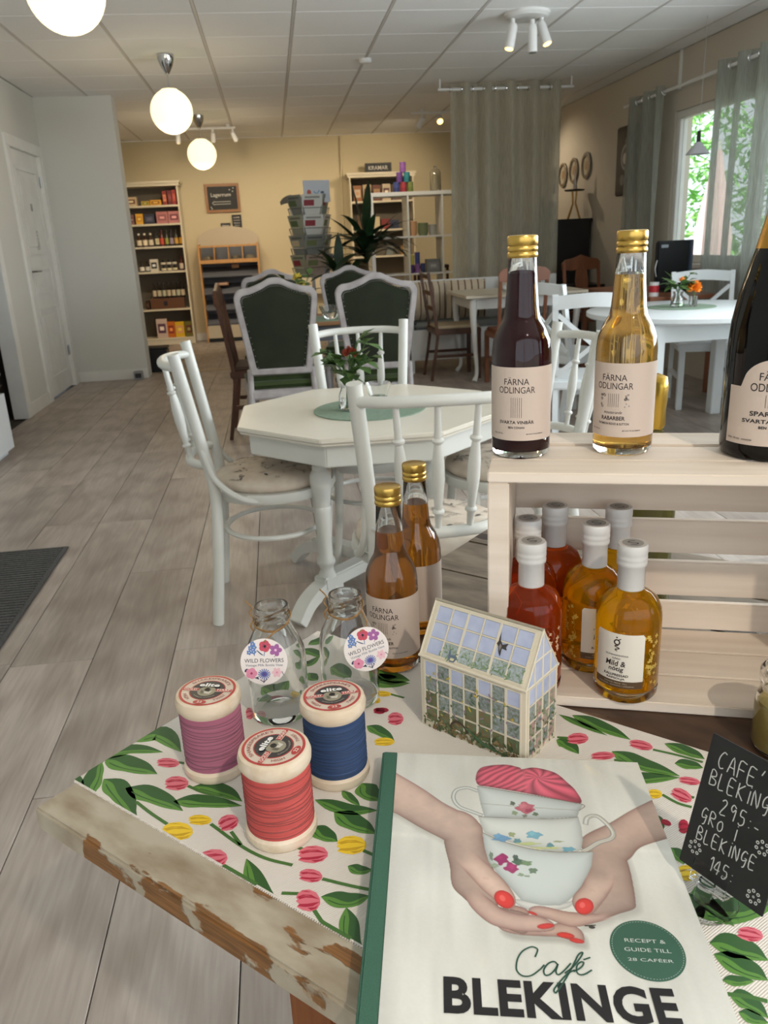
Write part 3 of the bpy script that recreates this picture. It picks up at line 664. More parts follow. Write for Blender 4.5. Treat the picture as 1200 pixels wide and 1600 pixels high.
BLOOMS=[((54.1,110.3),(10.1,5.4),(6.2,-5.1),'p'),
((138,50.6),(10.8,7.5),(9.7,-7.4),'y'),
((86.1,93.8),(9.4,6.1),(8.3,-7.3),'p'),
((143.5,70.9),(8.6,5.4),(5.5,-4.4),'y'),
((167.2,82.3),(3.8,7.7),(9.1,-5.2),'p'),
((160.3,37.2),(10,2.5),(2.7,-4.3),'r'),
((188.7,43.5),(7.3,9.7),(10.4,-6.7),'p'),
((254.5,93.3),(10.1,6.8),(6.1,-8),'p'),
((274.4,118.9),(10.1,6.8),(6.8,-8.7),'y'),
((268.2,74.5),(8.6,4),(4.1,-5.8),'p'),
((283.1,54.3),(7.9,4.7),(7.6,-8),'p'),
((426.8,378.5),(10.7,1.8),(1.9,-7.8),'p'),
((371.7,356.7),(8.6,5.4),(3.3,-9.3),'p'),
((402.4,343.1),(9.4,6.1),(1.9,-6.4),'p'),
((481.1,348.7),(8.6,2.6),(1.3,-5.7),'p'),
((461,314.6),(5.7,2.7),(1.9,-6.4),'y'),
((481.1,325.3),(9.1,-2.4),(-0.2,-8.5),'p'),
((494.2,286.7),(3.6,2),(2.6,-8.6),'r'),
((480.7,283.6),(4.2,-0.1),(0.6,-3.6),'r'),
((564.7,202),(7.8,1.9),(-0.2,-7.1),'p'),
((511.9,236),(7.2,4),(2.6,-8.6),'y'),
((159.1,322.4),(7.9,4.7),(4.1,-4.4),'y'),
((160.1,308.2),(4.3,2.7),(4.8,-5.1),'y'),
((176,292.9),(5.7,2.7),(3.4,-5),'r'),
((199.2,290.1),(7.2,4),(6.8,-10.1),'p'),
((213,250.8),(8.6,5.4),(4.1,-5.8),'y'),
((177.5,295.7),(5.8,4.1),(3.4,-3.6),'r'),
((191.6,368.2),(5.8,4.1),(2.7,-4.3),'p'),
((69.3,249.9),(6.5,4.8),(2.7,-2.9),'r'),
((80.4,267.3),(6.3,-0.9),(3.3,-7.9),'y'),
((79,215),(4.3,2.7),(6.2,-6.5),'p'),
((60.6,215.5),(2.9,2.7),(9,-8),'p')]
ART={'armL':[(3.1,20.8),(12.8,30.2),(35.5,49.1),(54.8,67.9),(70.7,79.6),(85.8,94.8),(82.1,116.8),(65.1,131.7),(57.9,118.4),(55.9,113.6),(36.4,100.3),(15.4,84.1),(6.5,79.1)],
'palmL':[(61.2,81),(71.4,77.9),(83.4,90.6),(87.5,119.2),(93.5,146.3),(101,165.5),(92.8,177.3),(109.6,181.7),(116,188.4),(109.1,201),(91.6,193.5),(78.1,181.9),(68.4,171.5),(60.5,160.4),(58.9,140.3),(55.7,121.2),(55.5,110)],
'finger2L':[(91.6,193.5),(105.5,195.2),(122.3,195),(134.1,189.9),(142.5,190.2),(148.7,195),(150.2,200.9),(148.5,205.7),(142.8,205.5),(132.4,202),(115.8,202.3),(102.1,201.4),(94,198.6)],
'pinkyL':[(104.4,176.2),(112.8,178.8),(114.4,183.7),(106.6,183.7),(101.2,180.4)],
'finger1L':[(71.8,157.7),(86,170.3),(95.5,179.9),(106.6,183.7),(120.7,184.6),(128.7,188.5),(131.2,192.7),(127.5,197.3),(112,199.1),(95.5,197.1),(83.3,191.4),(71.2,175)],
'thumbL':[(61.2,123.1),(68.4,120.4),(80.7,128.3),(93.6,144.3),(101.7,156.8),(106.1,169),(104,178.1),(97,179.3),(91,171.9),(82.7,162.9),(75,151.6),(66.3,137.8)],
'armR':[(165.8,102.8),(192.2,83.4),(212.2,67.3),(240.7,47.4),(266.8,28.1),(261.1,87.2),(233.6,99.5),(210.2,110.7),(198.6,123.9),(185.3,132.1),(165.9,120.6)],
'palmR':[(167.1,114),(187.6,105.9),(194.8,116.5),(196.1,131.4),(195,149.7),(192.9,167.1),(190.2,173.8),(178.3,179.1),(165.8,185.2),(153.6,190.4),(145,191.8),(149.6,180.9),(149.2,166.2),(162.2,141.9)],
'finger1R':[(114.3,180.5),(117.3,176.7),(124.7,175.6),(141.3,179.3),(152.7,179.8),(164,180),(178.7,177.2),(176.3,181.9),(159.6,188.3),(147.7,192.3),(139.4,192.2),(128.8,187.6),(118,183.9)],
'thumbR':[(168.3,133.2),(179.8,136.6),(181.1,148.7),(174.9,160.7),(166.1,172.6),(158.9,180.7),(151,181.4),(146.9,172.9),(148.7,164.4),(156.3,154.2),(162.9,141.8)],
'cup3':[(86,102.2),(102.3,111.5),(122.4,118),(144.1,120.3),(171.4,118.1),(167.5,133.3),(161.4,145.9),(153.1,160.3),(144.3,169.4),(137.9,173.9),(124.8,174.9),(110.7,171.5),(105.6,163.3),(95,146.2),(88.9,134.2),(86.7,119.2)],
'foot':[(105.7,170.5),(112.8,178.8),(129.9,179.5),(143.4,175.5),(148,169.1),(136.7,171.7)],
'cup2':[(83.7,83.3),(104.5,83.6),(142.9,82.3),(166.7,78.5),(167,91.1),(165.8,105.1),(162.7,116.4),(158.2,120),(137.9,119.8),(116.3,115),(97.8,108.4),(87.7,102.1),(85,91.7)],
'cup1':[(84.5,43.8),(102.2,47.2),(119.3,50.7),(146.4,56),(173.4,62.5),(168.9,70.2),(165.9,78.4),(142.9,81.8),(116.3,82.8),(88.7,83.7),(86.3,66.8)],
'cream':[(84,31.8),(88.8,18.5),(101,13.3),(113.9,11.9),(124.6,15.3),(126.2,17.5),(135.6,14.5),(144.5,15.7),(156.4,21.3),(164.4,33.5),(170.4,45.4),(171.2,61.1),(146.5,55.5),(119.5,49.3),(95.3,44.4),(85.8,42.3)]}
NAILS=[((97.9,170.9),(6.1,5.5),(-3.8,6.3)),((124.8,193.3),(6,-1),(-0.1,2.4)),((137.5,200.4),(6,0.7),(-0.7,2.5)),((144.6,204.4),(5,0.8),(-0.6,2)),((154.9,173.7),(6.8,-0.4),(-1.3,7.7)),((117,182.5),(3.1,1.3),(-0.5,1.2))]
HANDLES={'hL':[(85.3,51),(75.9,46.8),(66.1,51),(63.6,61.8),(68.1,71.8),(78.1,77.4),(87.1,81.8)],'hR':[(170.9,87.2),(174,79),(182,76.1),(188.6,84.9),(191.7,95.3),(188.3,102.4),(177.7,107.7),(168.5,115),(163.1,118.6)]}
DOTS=[((124.3,69.9),(7.8,-0.5),(-0.7,6.6),(186, 84, 100)),
((122,67.5),(3.4,-0.2),(-0.3,3.1),(214, 130, 140)),
((126.5,73),(3.1,-0.2),(-0.3,2.5),(160, 60, 80)),
((113.7,64.9),(2.1,-0.1),(-0.2,2.6),(80, 90, 70)),
((131.5,77.2),(2.4,-0.2),(-0.3,2.2),(90, 110, 80)),
((114.3,77),(2.4,-0.2),(-0.2,2.5),(130, 150, 110)),
((122.4,80),(2,-0.1),(-0.2,2),(120, 120, 100)),
((127.3,102.5),(6.2,-0.4),(-0.5,4.2),(110, 170, 190)),
((125.9,100.8),(3.3,-0.2),(-0.3,2.8),(140, 196, 210)),
((101,107.9),(7.1,-0.5),(-0.3,3.6),(100, 150, 190)),
((98,105.4),(3.2,-0.2),(-0.2,2.8),(120, 170, 205)),
((113.3,109.9),(2.9,-0.2),(-0.3,2.7),(90, 140, 150)),
((138.7,113.6),(2.9,-0.2),(-0.4,2.7),(90, 140, 150)),
((152.8,116.7),(4.8,-0.3),(-0.4,2.7),(100, 160, 180)),
((121.4,112.5),(9.6,-0.6),(-0.2,1.6),(190, 200, 130)),
((135.2,116.5),(11.1,-0.7),(-0.2,1.3),(200, 205, 130)),
((145.7,108.6),(3.9,-0.3),(-0.1,0.9),(150, 160, 110)),
((109.5,103),(2.6,-0.2),(-0.2,2.8),(150, 160, 110)),
((99.2,131),(5.3,-0.3),(-0.4,5.5),(150, 30, 90)),
((97.8,129.4),(2.5,-0.2),(-0.2,2.6),(185, 60, 120)),
((105.9,139.4),(5.2,-0.3),(-0.4,5),(160, 35, 95)),
((106.6,138.3),(2.8,-0.2),(-0.2,2.5),(195, 70, 130)),
((111.5,132.7),(4,-0.3),(-0.3,3.4),(70, 100, 80)),
((117.5,133.8),(4.7,-0.3),(-0.3,2.5),(110, 140, 100)),
((110,128.6),(1.9,-0.1),(-0.3,3.4),(70, 90, 80)),
((122.1,141.4),(3.1,-0.2),(-0.3,2.9),(100, 125, 100)),
((112.5,146.1),(2.4,-0.2),(-0.2,1.6),(140, 160, 130)),
((91.3,128.1),(1.4,-0.1),(-0.3,4.7),(110, 130, 110)),
((93.3,138.1),(3.4,-0.2),(-0.1,2.1),(150, 165, 140)),
((116.9,147.2),(2.1,-0.1),(-0.1,1),(140, 160, 130))]
CAFE=[[(114.3,220),(116.7,214.5),(115.8,212.6),(112.4,212),(106.3,216),(102.3,222.9),(101.1,230.8),(104.4,235),(109.9,234.6),(116,229.9),(119.8,225.7)],
[(128.8,225.2),(126.5,222.7),(122.2,224.8),(118.9,229.7),(119.3,233.5),(122.5,232.8),(126.5,228.7),(128.9,224.4),(126.7,230.5),(128.2,232.7),(132.7,228.8),(137.5,223.3)],
[(132.3,231.4),(138.7,225.8),(145.2,217.5),(146.7,214.2),(143.6,216.3),(138.9,224.5),(131.6,236.5),(126.1,244.3),(124.1,246.3),(123.6,243.9),(128.1,238),(134.5,231.2),(139.4,228.4)],
[(138.1,229.7),(141.7,227.7),(144.8,224.9),(146,222.2),(144,222.1),(141.2,225.1),(140.3,229.6),(142.1,231.8),(145.5,231.1),(150.5,227.7)],
[(146.3,220.1),(151.2,217.9)]]
# ================================================================== display table
TZ = .727
TR = rad(-43.38)
tbl = thing('display_table', 'old wooden display table with worn boards and flaking cream paint on its front edge', 'table', (-.257, .645, 0), TR)
peel = peel_mat('flaking_cream_paint', (186, 176, 156), (142, 124, 100), (150, 104, 58), .60, 9, 1)
oldw = peel_mat('weathered_boards', (136, 122, 104), (92, 78, 64), (64, 50, 38), .60, 5)
brownw = peel_mat('dark_worn_boards', (84, 60, 42), (54, 36, 24), (112, 84, 60), .62, 7)
bounds = [0, .128, .262, .40, .535, .66, .78, .90]
for i in range(7):
    b = MB().box(0, bounds[i]+.0008, TZ-.024, 1.35, bounds[i+1]-.0008, TZ-(.0006 if i % 2 else 0))
    b.build('plank', peel if i == 0 else (brownw if i in (2, 3) else oldw), tbl, 30, .0022)
pinew = mat('pine_leg', (120, 66, 30), .45, c2=(150, 88, 44), scale=20, stretch=(6, 6, .5))
MB().box(.06, .09, .62, 1.29, .11, TZ-.024).box(.06, .79, .62, 1.29, .81, TZ-.024).box(.06, .09, .62, .08, .81, TZ-.024).box(1.27, .09, .62, 1.29, .81, TZ-.024).build('apron', pinew, tbl, 30, .002)
for x, y in ((.262, .09), (1.2, .09), (.262, .76), (1.2, .76)): MB().box(x-.025, y-.025, 0, x+.025, y+.025, .7).build('leg', pinew, tbl, 30, .003)
# runner
rn = thing('table_runner', 'white woven table runner printed with pink and yellow tulips', 'tablecloth', (-.257, .645, TZ), TR)
cloth = mat('woven_white_cotton', (226, 218, 208), .9)
nt = cloth.node_tree; n_ = nt.nodes; tc = n_.new('ShaderNodeTexCoord'); wv = n_.new('ShaderNodeTexWave'); wv.inputs['Scale'].default_value = 190; wv.bands_direction = 'X'
mp = n_.new('ShaderNodeMapping'); mp.inputs['Rotation'].default_value = (0, 0, rad(20)); nt.links.new(tc.outputs['Object'], mp.inputs[0]); nt.links.new(mp.outputs[0], wv.inputs[0])
bp = n_.new('ShaderNodeBump'); bp.inputs['Strength'].default_value = .5; bp.inputs['Distance'].default_value = .0006; nt.links.new(wv.outputs['Fac'], bp.inputs['Height']); nt.links.new(bp.outputs[0], n_['Principled BSDF'].inputs['Normal'])
V0, V1 = .0435, .402
MB().box(-.0025, V0, 0, 1.1, V1, .0012).box(-.0025, V0, -.02, -.0012, V1, .0012).build('cloth', cloth, rn, 30, .0005, bseg=1)
g = MB()
for k in range(500): x = k*.0022; g.box(x, V0-.0012, .0002, x+.0011, V0, .001)
o = g.build('fringe_stitches', cloth, rn, 0); o['kind'] = 'stuff'
PINK, RED, YEL, OCH, GR, DG = (224, 116, 130), (178, 36, 64), (242, 204, 48), (206, 164, 30), (92, 140, 58), (50, 92, 44)
def clipx(p): return (max(p[0], -.0024), min(max(p[1], V0+.001), V1-.001))
gp = MB()
def leaf(pts, W):
    sp = spline([(x/1000, y/1000, 0) for x, y in pts], 7); n = len(sp); L_, R_, Mx = [], [], []
    for i, p in enumerate(sp):
        t = sp[min(i+1, n-1)]-sp[max(i-1, 0)]; q = Vector((-t.y, t.x, 0)).normalized(); s = i/(n-1)
        w = W/1000/2*math.sin(PI*min(1, s**.85*.985+.008))**1.05*1.12
        wob = 1+.12*math.sin(s*9)
        L_.append(p+q*w*wob); R_.append(p-q*w*wob); Mx.append(p+q*w*.25*math.sin(s*7+1))
    for a, b, c, z in ((L_, Mx, DG, .0014), (Mx, R_, GR, .0014)):
        vs = [];
        for i in range(n): vs += [(*clipx(a[i]), z), (*clipx(b[i]), z)]
        gp.add(vs, [(2*i, 2*i+1, 2*i+3, 2*i+2) for i in range(n-1)], 0, c)
    v2 = []
    for i in range(n): v2 += [(*clipx(Mx[i]+(R_[i]-Mx[i])*.45), .00148), (*clipx(Mx[i]+(R_[i]-Mx[i])*.58), .00148)]
    gp.add(v2[4:-4], [(2*i, 2*i+1, 2*i+3, 2*i+2) for i in range(n-5)], 0, DG)
def bloom(c, a, b, k):
    c = Vector((c[0]/1000, c[1]/1000)); a = Vector((a[0]/1000, a[1]/1000)); b = Vector((b[0]/1000, b[1]/1000))
    base, dark = (YEL, OCH) if k == 'y' else ((RED, (140, 20, 44)) if k == 'r' else (PINK, RED))
    def sh(f, z, col): gp.poly([clipx(c+a*f_[0]+b*f_[1]) for f_ in f], z, col)
    sh([(-1, -.2), (-.88, -.55), (-.45, -.92), (.15, -1), (.72, -.74), (1, -.2), (1, .25), (.7, .75), (.1, 1), (-.5, .88), (-.98, .62), (-.78, .34), (-1.04, .1), (-.86, -.05)], .0015, base)
    sh([(.95, -.1), (.3, -.5), (-.4, -.5), (-.9, -.28), (-.72, -.06), (-.2, -.24), (.4, -.22)], .00158, dark)
    sh([(.98, .1), (.5, .2), (-.1, .32), (-.72, .36), (-.92, .56), (-.3, .62), (.35, .52)], .00158, dark)
    sh([(-.1, .68), (.5, .6), (.8, .42), (.6, .72), (.2, .88)], .00158, dark)
    sh([(-.6, -.32), (-.1, -.36), (.3, -.34), (-.1, -.42)], .00166, base)
    sh([(-.6, -.8), (-.1, -.86), (.3, -.74), (-.1, -.76)], .00158, dark)
for p, W in LEAVES: leaf(p, W)
for p in STEMS:
    q = spline([(x/1000, y/1000, 0) for x, y in p], 6); gp.stroke([clipx(v) for v in q], .0032, .00144, (70, 112, 50))
for c, a, b, k in BLOOMS: bloom(c, a, b, k)
R = random.Random(11)   # the same motif under and beyond the things on the runner
for k in range(34):
    x, y = R.uniform(430, 1080), R.uniform(55, 390)
    a = R.uniform(-.4, .5)+.7; dx, dy = math.cos(a), math.sin(a)
    leaf([(x-38*dx, y-38*dy), (x+6*dy, y-6*dx), (x+38*dx, y+38*dy)], R.uniform(14, 24))
    bloom((x+46*dx, y+46*dy), (17*dx, 17*dy), (-9*dy, 9*dx), R.choice('ppyp'))
gp.build('tulip_print', ink, rn, 0)

# ================================================================== cookbook
bw_ = rad(-11.0); sl = -.05
Wv = Vector((math.cos(bw_), math.sin(bw_), sl)).normalized(); Hv = Vector((math.sin(bw_), -math.cos(bw_), 0)).normalized()
Nv = Wv.cross(-Hv).normalized()
BO = Vector((.0625, .6340, .748))+Wv*.0015-Hv*.003
bk = thing('cookbook', 'large cookbook with a photo of hands holding stacked teacups on its cover', 'book', (BO.x, BO.y, TZ))
BM = Matrix((Wv, -Hv, Nv)).transposed().to_4x4(); BM.translation = BO-Vector((BO.x, BO.y, TZ))
BWD, BHT = .234, .292
under = -(BO.z-TZ)+.0016
green_cloth = mat('green_book_cloth', (56, 98, 80), .6, bump=.2, scale=900, c2=(64, 106, 86))
def wedge(x0, x1, y0, y1, t0, t1):
    vs = []
    for x in (x0, x1):
        for y in (y0, y1):
            P = BM @ Vector((x, y, t1)); vs.append(P)
    for x in (x0, x1):
        for y in (y0, y1):
            P = BM @ Vector((x, y, t1)); z = t0 if t0 is not None else .0028
            vs.append(Vector((P.x, P.y, z)))
    return vs, [(0, 2, 3, 1), (4, 5, 7, 6), (0, 1, 5, 4), (2, 6, 7, 3), (0, 4, 6, 2), (1, 3, 7, 5)]
g = MB(); v, f = wedge(.004, BWD-.004, -BHT+.004, -.004, .003, -.0025); g.add(v, f); g.build('pages', mat('book_pages', (226, 220, 206), .8, c2=(205, 198, 184), scale=300, stretch=(1, 1, 40)), bk, 0)
MB().box(0, -BHT, -.0028, BWD, 0, -.0003, M=BM).build('front_cover', mat('white_book_board', (214, 213, 206), .4), bk, 30, .0008)
g = MB(); v, f = wedge(.001, BWD, -BHT, 0, .0016, -.0160); g.add([(p.x, p.y, .0016+(.002 if i < 4 else 0)) for i, p in enumerate(v)], f); g.build('back_cover', green_cloth, bk, 30)
g = MB()
v, f = wedge(-.0012, .003, -BHT, 0, .0016, .0); g.add(v, f); g.box(.0002, -BHT, -.0005, .0128, 0, .0006, M=BM); g.build('spine', green_cloth, bk, 30, .0008)
# cover photograph printed as ink colours on a fine mesh
def cover_print():
    s = .00055; x0, x1, y0, y1 = .0128, BWD-.0004, 0.0004, BHT-.0004
    nx, ny = int((x1-x0)/s), int((y1-y0)/s)
    X, Y = np.meshgrid(np.linspace(x0, x1, nx+1), np.linspace(y0, y1, ny+1)); X *= 1000; Y *= 1000
    rs = np.random.RandomState(2)
    def noise(sx, sy, a):
        g = rs.rand(int(ny/sy)+3, int(nx/sx)+3); xi = np.arange(nx+1)/sx; yi = np.arange(ny+1)/sy
        x_, y_ = xi.astype(int), yi.astype(int); fx, fy = xi-x_, yi-y_; fx = fx*fx*(3-2*fx); fy = fy*fy*(3-2*fy)
        A = g[y_][:, x_]*(1-fx)+g[y_][:, x_+1]*fx; B = g[y_+1][:, x_]*(1-fx)+g[y_+1][:, x_+1]*fx
        return (A*(1-fy[:, None])+B*fy[:, None]-.5)*a
    C = np.ones((ny+1, nx+1, 3))*np.array([213, 212, 203.])
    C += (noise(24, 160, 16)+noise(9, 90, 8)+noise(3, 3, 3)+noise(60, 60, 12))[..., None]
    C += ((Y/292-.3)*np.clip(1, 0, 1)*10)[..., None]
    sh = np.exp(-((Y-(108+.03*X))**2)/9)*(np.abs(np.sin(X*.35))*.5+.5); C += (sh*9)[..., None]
    def inside(P):
        P = np.array(P, float); ins = np.zeros(X.shape, bool); d = np.full(X.shape, 1e9); a0, b0 = P.min(0)-1; a1, b1 = P.max(0)+1
        iy = np.where((Y[:, 0] > b0) & (Y[:, 0] < b1))[0]; ix = np.where((X[0] > a0) & (X[0] < a1))[0]
        if not len(iy) or not len(ix): return ins, d, None
        sl_ = (slice(iy[0], iy[-1]+1), slice(ix[0], ix[-1]+1)); x, y = X[sl_], Y[sl_]; q = np.zeros(x.shape, bool); dd = np.full(x.shape, 1e9)
        for i in range(len(P)):
            (ax, ay), (bx, by) = P[i-1], P[i]
            c = ((ay > y) != (by > y)); t = (bx-ax)*(y-ay)/(by-ay+1e-12)+ax; q ^= c & (x < t)
            ex, ey = bx-ax, by-ay; u = np.clip(((x-ax)*ex+(y-ay)*ey)/(ex*ex+ey*ey+1e-9), 0, 1)
            dd = np.minimum(dd, np.hypot(x-ax-u*ex, y-ay-u*ey))
        return q, dd, sl_
    def sm(P, closed=True): return [(p.x, p.y) for p in spline([(a, b, 0) for a, b in P], 6, closed)]
    def paint(P, col, edge=.3, w=2.5, smooth=True, grad=None, tex=None, alpha=1.0, soft=0):
        q, dd, sl_ = inside(sm(P) if smooth else P)
        if sl_ is None: return
        sdd = np.where(q, dd, -dd); al = np.clip(sdd/(soft or .35)+.5, 0, 1)*alpha
        c = np.ones(q.shape+(3,))*np.array(col, float)
        f = 1-edge*np.exp(-np.maximum(dd, 0)/w)
        if grad: f = f*(1+grad[2]*np.clip(((X[sl_]-grad[0])*grad[3]+(Y[sl_]-grad[1])*grad[4])/grad[5], -1, 1))
        if tex is not None: f = f*tex(X[sl_], Y[sl_])
        C[sl_] = C[sl_]*(1-al[..., None])+c*f[..., None]*al[..., None]
    def skin(Ps, col, edge=.26, w=3.0, grad=None, base=None, br=10):
        q = None
        for P in Ps:
            ins, dd, s_ = inside(sm(P))
            full = np.full(X.shape, -1e3); full[s_] = np.where(ins, dd, -dd); q = full if q is None else np.maximum(q, full)
        m = np.clip(q/.35+.5, 0, 1); f = 1-edge*np.exp(-np.maximum(q, 0)/w)-.10*np.exp(-np.maximum(q, 0)/.6)
        if base:
            r = np.hypot(X-base[0], Y-base[1]); k = np.clip((r-br*.35)/br, 0, 1); k = k*k*(3-2*k); f = 1-(1-f)*k; m = m*k
        if grad: f = f*(1+grad[2]*np.clip(((X-grad[0])*grad[3]+(Y-grad[1])*grad[4])/grad[5], -1, 1))
        f = f*(1+mott/2)
        c = np.array(col, float)[None, None]*f[..., None]; c[..., 1:] *= (1-.10*np.exp(-np.maximum(q, 0)/2.0))[..., None]
        C[...] = C*(1-m[..., None])+c*m[..., None]
    def line(P, col, wd, alpha=1.0):
        P = sm(P, False); a = []; b = []
        for i in range(len(P)):
            t = np.array(P[min(i+1, len(P)-1)])-np.array(P[max(i-1, 0)]); t = t/(np.hypot(*t)+1e-9); n = np.array([-t[1], t[0]])*wd/2
            a.append(tuple(np.array(P[i])+n)); b.append(tuple(np.array(P[i])-n))
        paint(a+b[::-1], col, .35 if wd > 2 else 0, .8, False, alpha=alpha)
    SK, SK2 = (212, 184, 168), (198, 166, 144)
    A = ART
    mott = noise(14, 14, .10)+noise(5, 5, .05)
    ctr = lambda P: (sum(p[0] for p in P)/len(P), sum(p[1] for p in P)/len(P))
    sh_ = lambda P, dx, dy: [(x+dx, y+dy) for x, y in P]
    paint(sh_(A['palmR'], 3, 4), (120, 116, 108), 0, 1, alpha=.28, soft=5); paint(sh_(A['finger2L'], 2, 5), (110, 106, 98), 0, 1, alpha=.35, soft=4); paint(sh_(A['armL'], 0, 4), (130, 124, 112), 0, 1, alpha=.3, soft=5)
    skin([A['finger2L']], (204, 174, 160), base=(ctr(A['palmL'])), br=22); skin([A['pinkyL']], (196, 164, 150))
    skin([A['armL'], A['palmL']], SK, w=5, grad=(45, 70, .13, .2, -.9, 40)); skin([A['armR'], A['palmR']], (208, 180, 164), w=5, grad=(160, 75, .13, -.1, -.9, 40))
    paint(A['foot'], (222, 220, 214), .25, 2)
    def pink(x, y):
        cx_, cy_ = A['cream'][6][0]+4, A['cream'][6][1]+14
        dx, dy = x-cx_, (y-cy_)*1.5; r = np.hypot(dx, dy); a = np.arctan2(dy, dx); k = np.clip((x-cx_+14)/5, 0, 1)
        rr = np.sin(a*10+3.2*np.log(r+2)+1); ll = np.sin((x*.75+(y-cy_)*.9)+.8*np.sin(y*.3))
        v = k*rr+(1-k)*ll; return .93+.11*v-.13*np.clip(-v-.55, 0, 1)*2
    paint(A['cream'], (224, 104, 124), .35, 2.2, tex=pink, smooth=True)
    line(HANDLES['hL'], (172, 174, 166), 3.7); line(HANDLES['hR'], (168, 166, 156), 4.3)
    line(HANDLES['hL'], (230, 232, 226), 2.8); line(HANDLES['hR'], (222, 222, 214), 3.6); line([(p[0]+.6, p[1]-.4) for p in HANDLES['hR'][1:]], (176, 160, 130), .7)
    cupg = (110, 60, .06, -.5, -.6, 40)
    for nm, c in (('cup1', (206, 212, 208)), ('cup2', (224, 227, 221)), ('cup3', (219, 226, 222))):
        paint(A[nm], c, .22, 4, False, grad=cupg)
    line(A['cup1'][:6], (110, 96, 84), .7); line(A['cup2'][:4], (120, 112, 100), .6); line(A['cup3'][:5], (130, 118, 96), .7)
    line([A['cup1'][-1], ((A['cup1'][-1][0]+A['cup1'][4][0])/2, (A['cup1'][-1][1]+A['cup1'][5][1])/2+.5), A['cup1'][5]], (150, 142, 130), .45)
    for c, a, b, col in DOTS:
        P = [(c[0]+a[0]*math.cos(t)*(1+.25*math.sin(5*t+c[0]))+b[0]*math.sin(t), c[1]+a[1]*math.cos(t)+b[1]*math.sin(t)*(1+.25*math.cos(4*t+c[1]))) for t in [2*PI*k/16 for k in range(16)]]
        paint(P, col, .1, 1, alpha=.85)
    t1, t2, f1, f2 = A['thumbL'], A['thumbR'], A['finger1L'], A['finger1R']
    skin([f1], (210, 180, 166), base=f1[0], br=16)
    skin([t1], (214, 186, 170), w=3.4, base=((t1[0][0]+t1[1][0])/2, (t1[0][1]+t1[1][1])/2), br=20, grad=(60, 90, .06, -.7, .5, 20))
    skin([f2], (210, 180, 166), base=f2[6], br=14); skin([t2], (212, 184, 168), w=3.4, base=((t2[0][0]+t2[1][0])/2, (t2[0][1]+t2[1][1])/2), br=18, grad=(140, 100, .06, .6, -.3, 20))
    for T, n0 in ((t1, 4), (t2, 3)):
        c0 = ctr(T)
        for k in range(3): line([(c0[0]-2.2+k*.3, c0[1]+.9*k-1), (c0[0]+.2, c0[1]+.9*k-1.6), (c0[0]+2.4, c0[1]+.9*k-.8)], (186, 150, 134), .35, .5)
    for c, a, b in NAILS:
        P = [(c[0]+a[0]*math.cos(t)+b[0]*math.sin(t), c[1]+a[1]*math.cos(t)+b[1]*math.sin(t)) for t in [2*PI*k/20 for k in range(20)]]
        paint(P, (224, 62, 58), .25, 1.0)
        if abs(a[0])+abs(b[1]) > 12: paint([(c[0]+.3*(p[0]-c[0])-1.2, c[1]+.35*(p[1]-c[1])-1) for p in P], (242, 120, 112), 0, 1, alpha=.7, soft=.8)
    C[...] = np.clip(C, 8, 250)
    c = C/255; c = np.where(c <= .04045, c/12.92, ((c+.055)/1.055)**2.4)
    nv = (nx+1)*(ny+1); co = np.empty((nv, 3)); co[:, 0] = X.ravel()/1000; co[:, 1] = -Y.ravel()/1000; co[:, 2] = .0002
    me = bpy.data.meshes.new('cover_photo'); R4 = np.array(BM); co = co @ R4[:3, :3].T+R4[:3, 3]
    ii = (np.arange(ny)[:, None]*(nx+1)+np.arange(nx)[None]).ravel(); F = np.stack([ii, ii+nx+1, ii+nx+2, ii+1], 1)
    me.vertices.add(nv); me.vertices.foreach_set('co', co.ravel()); nf = len(F); me.loops.add(nf*4); me.loops.foreach_set('vertex_index', F.ravel())
    me.polygons.add(nf); me.polygons.foreach_set('loop_start', np.arange(nf)*4); me.update(calc_edges=True)
    at = me.color_attributes.new('Col', 'FLOAT_COLOR', 'POINT'); at.data.foreach_set('color', np.concatenate([c.reshape(-1, 3), np.ones((nv, 1))], 1).ravel())
    me.materials.append(gloss_ink); o = bpy.data.objects.new('cover_photo', me); COL.objects.link(o); o.parent = bk
cover_print()
g = MB(); cover = lambda x, y, z: BM @ Vector((x, -y, z))
GB = (58, 98, 80)
g.disc(.191, .209, .0004, .0247, n=64, c=GB, M=BM @ Matrix.Diagonal((1, -1, 1, 1)))
g.f[-1] = g.f[-1][::-1]
for k in range(72): 
    a = 2*PI*k/72; g.stroke([(.191+.0232*math.cos(a), -.209+.0232*math.sin(a)), (.191+.0232*math.cos(a+.045), -.209+.0232*math.sin(a+.045))], .0003, .0006, (190, 205, 196), M=BM)
for txt, y, wd in (('RECEPT &', .2020, .0275), ('GUIDE TILL', .2095, .031), ('28 CAFÉER', .2172, .030)): text(g, txt, .191, -y, wd, .0030, .0006, (205, 214, 206), M=BM)
text(g, 'BLEKINGE', .1262, -.2516, .1465, .0268, .0005, (26, 24, 26), bold=.036, M=BM)
for st in CAFE:
    q = spline([(a/1000, -b/1000, 0) for a, b in st], 6) if len(st) > 2 else [(a/1000, -b/1000, 0) for a, b in st]
    g.stroke([(p[0], p[1]) for p in q], .0011, .0007, (40, 82, 66), M=BM)
g.stroke([(.152, -.1915), (.160, -.1905)], .0008, .0005, (60, 56, 50), M=BM); g.disc(.157, -.1925, .0005, .0022, .0012, c=(70, 66, 60), M=BM)
g.build('cover_lettering', ink, bk, 0)

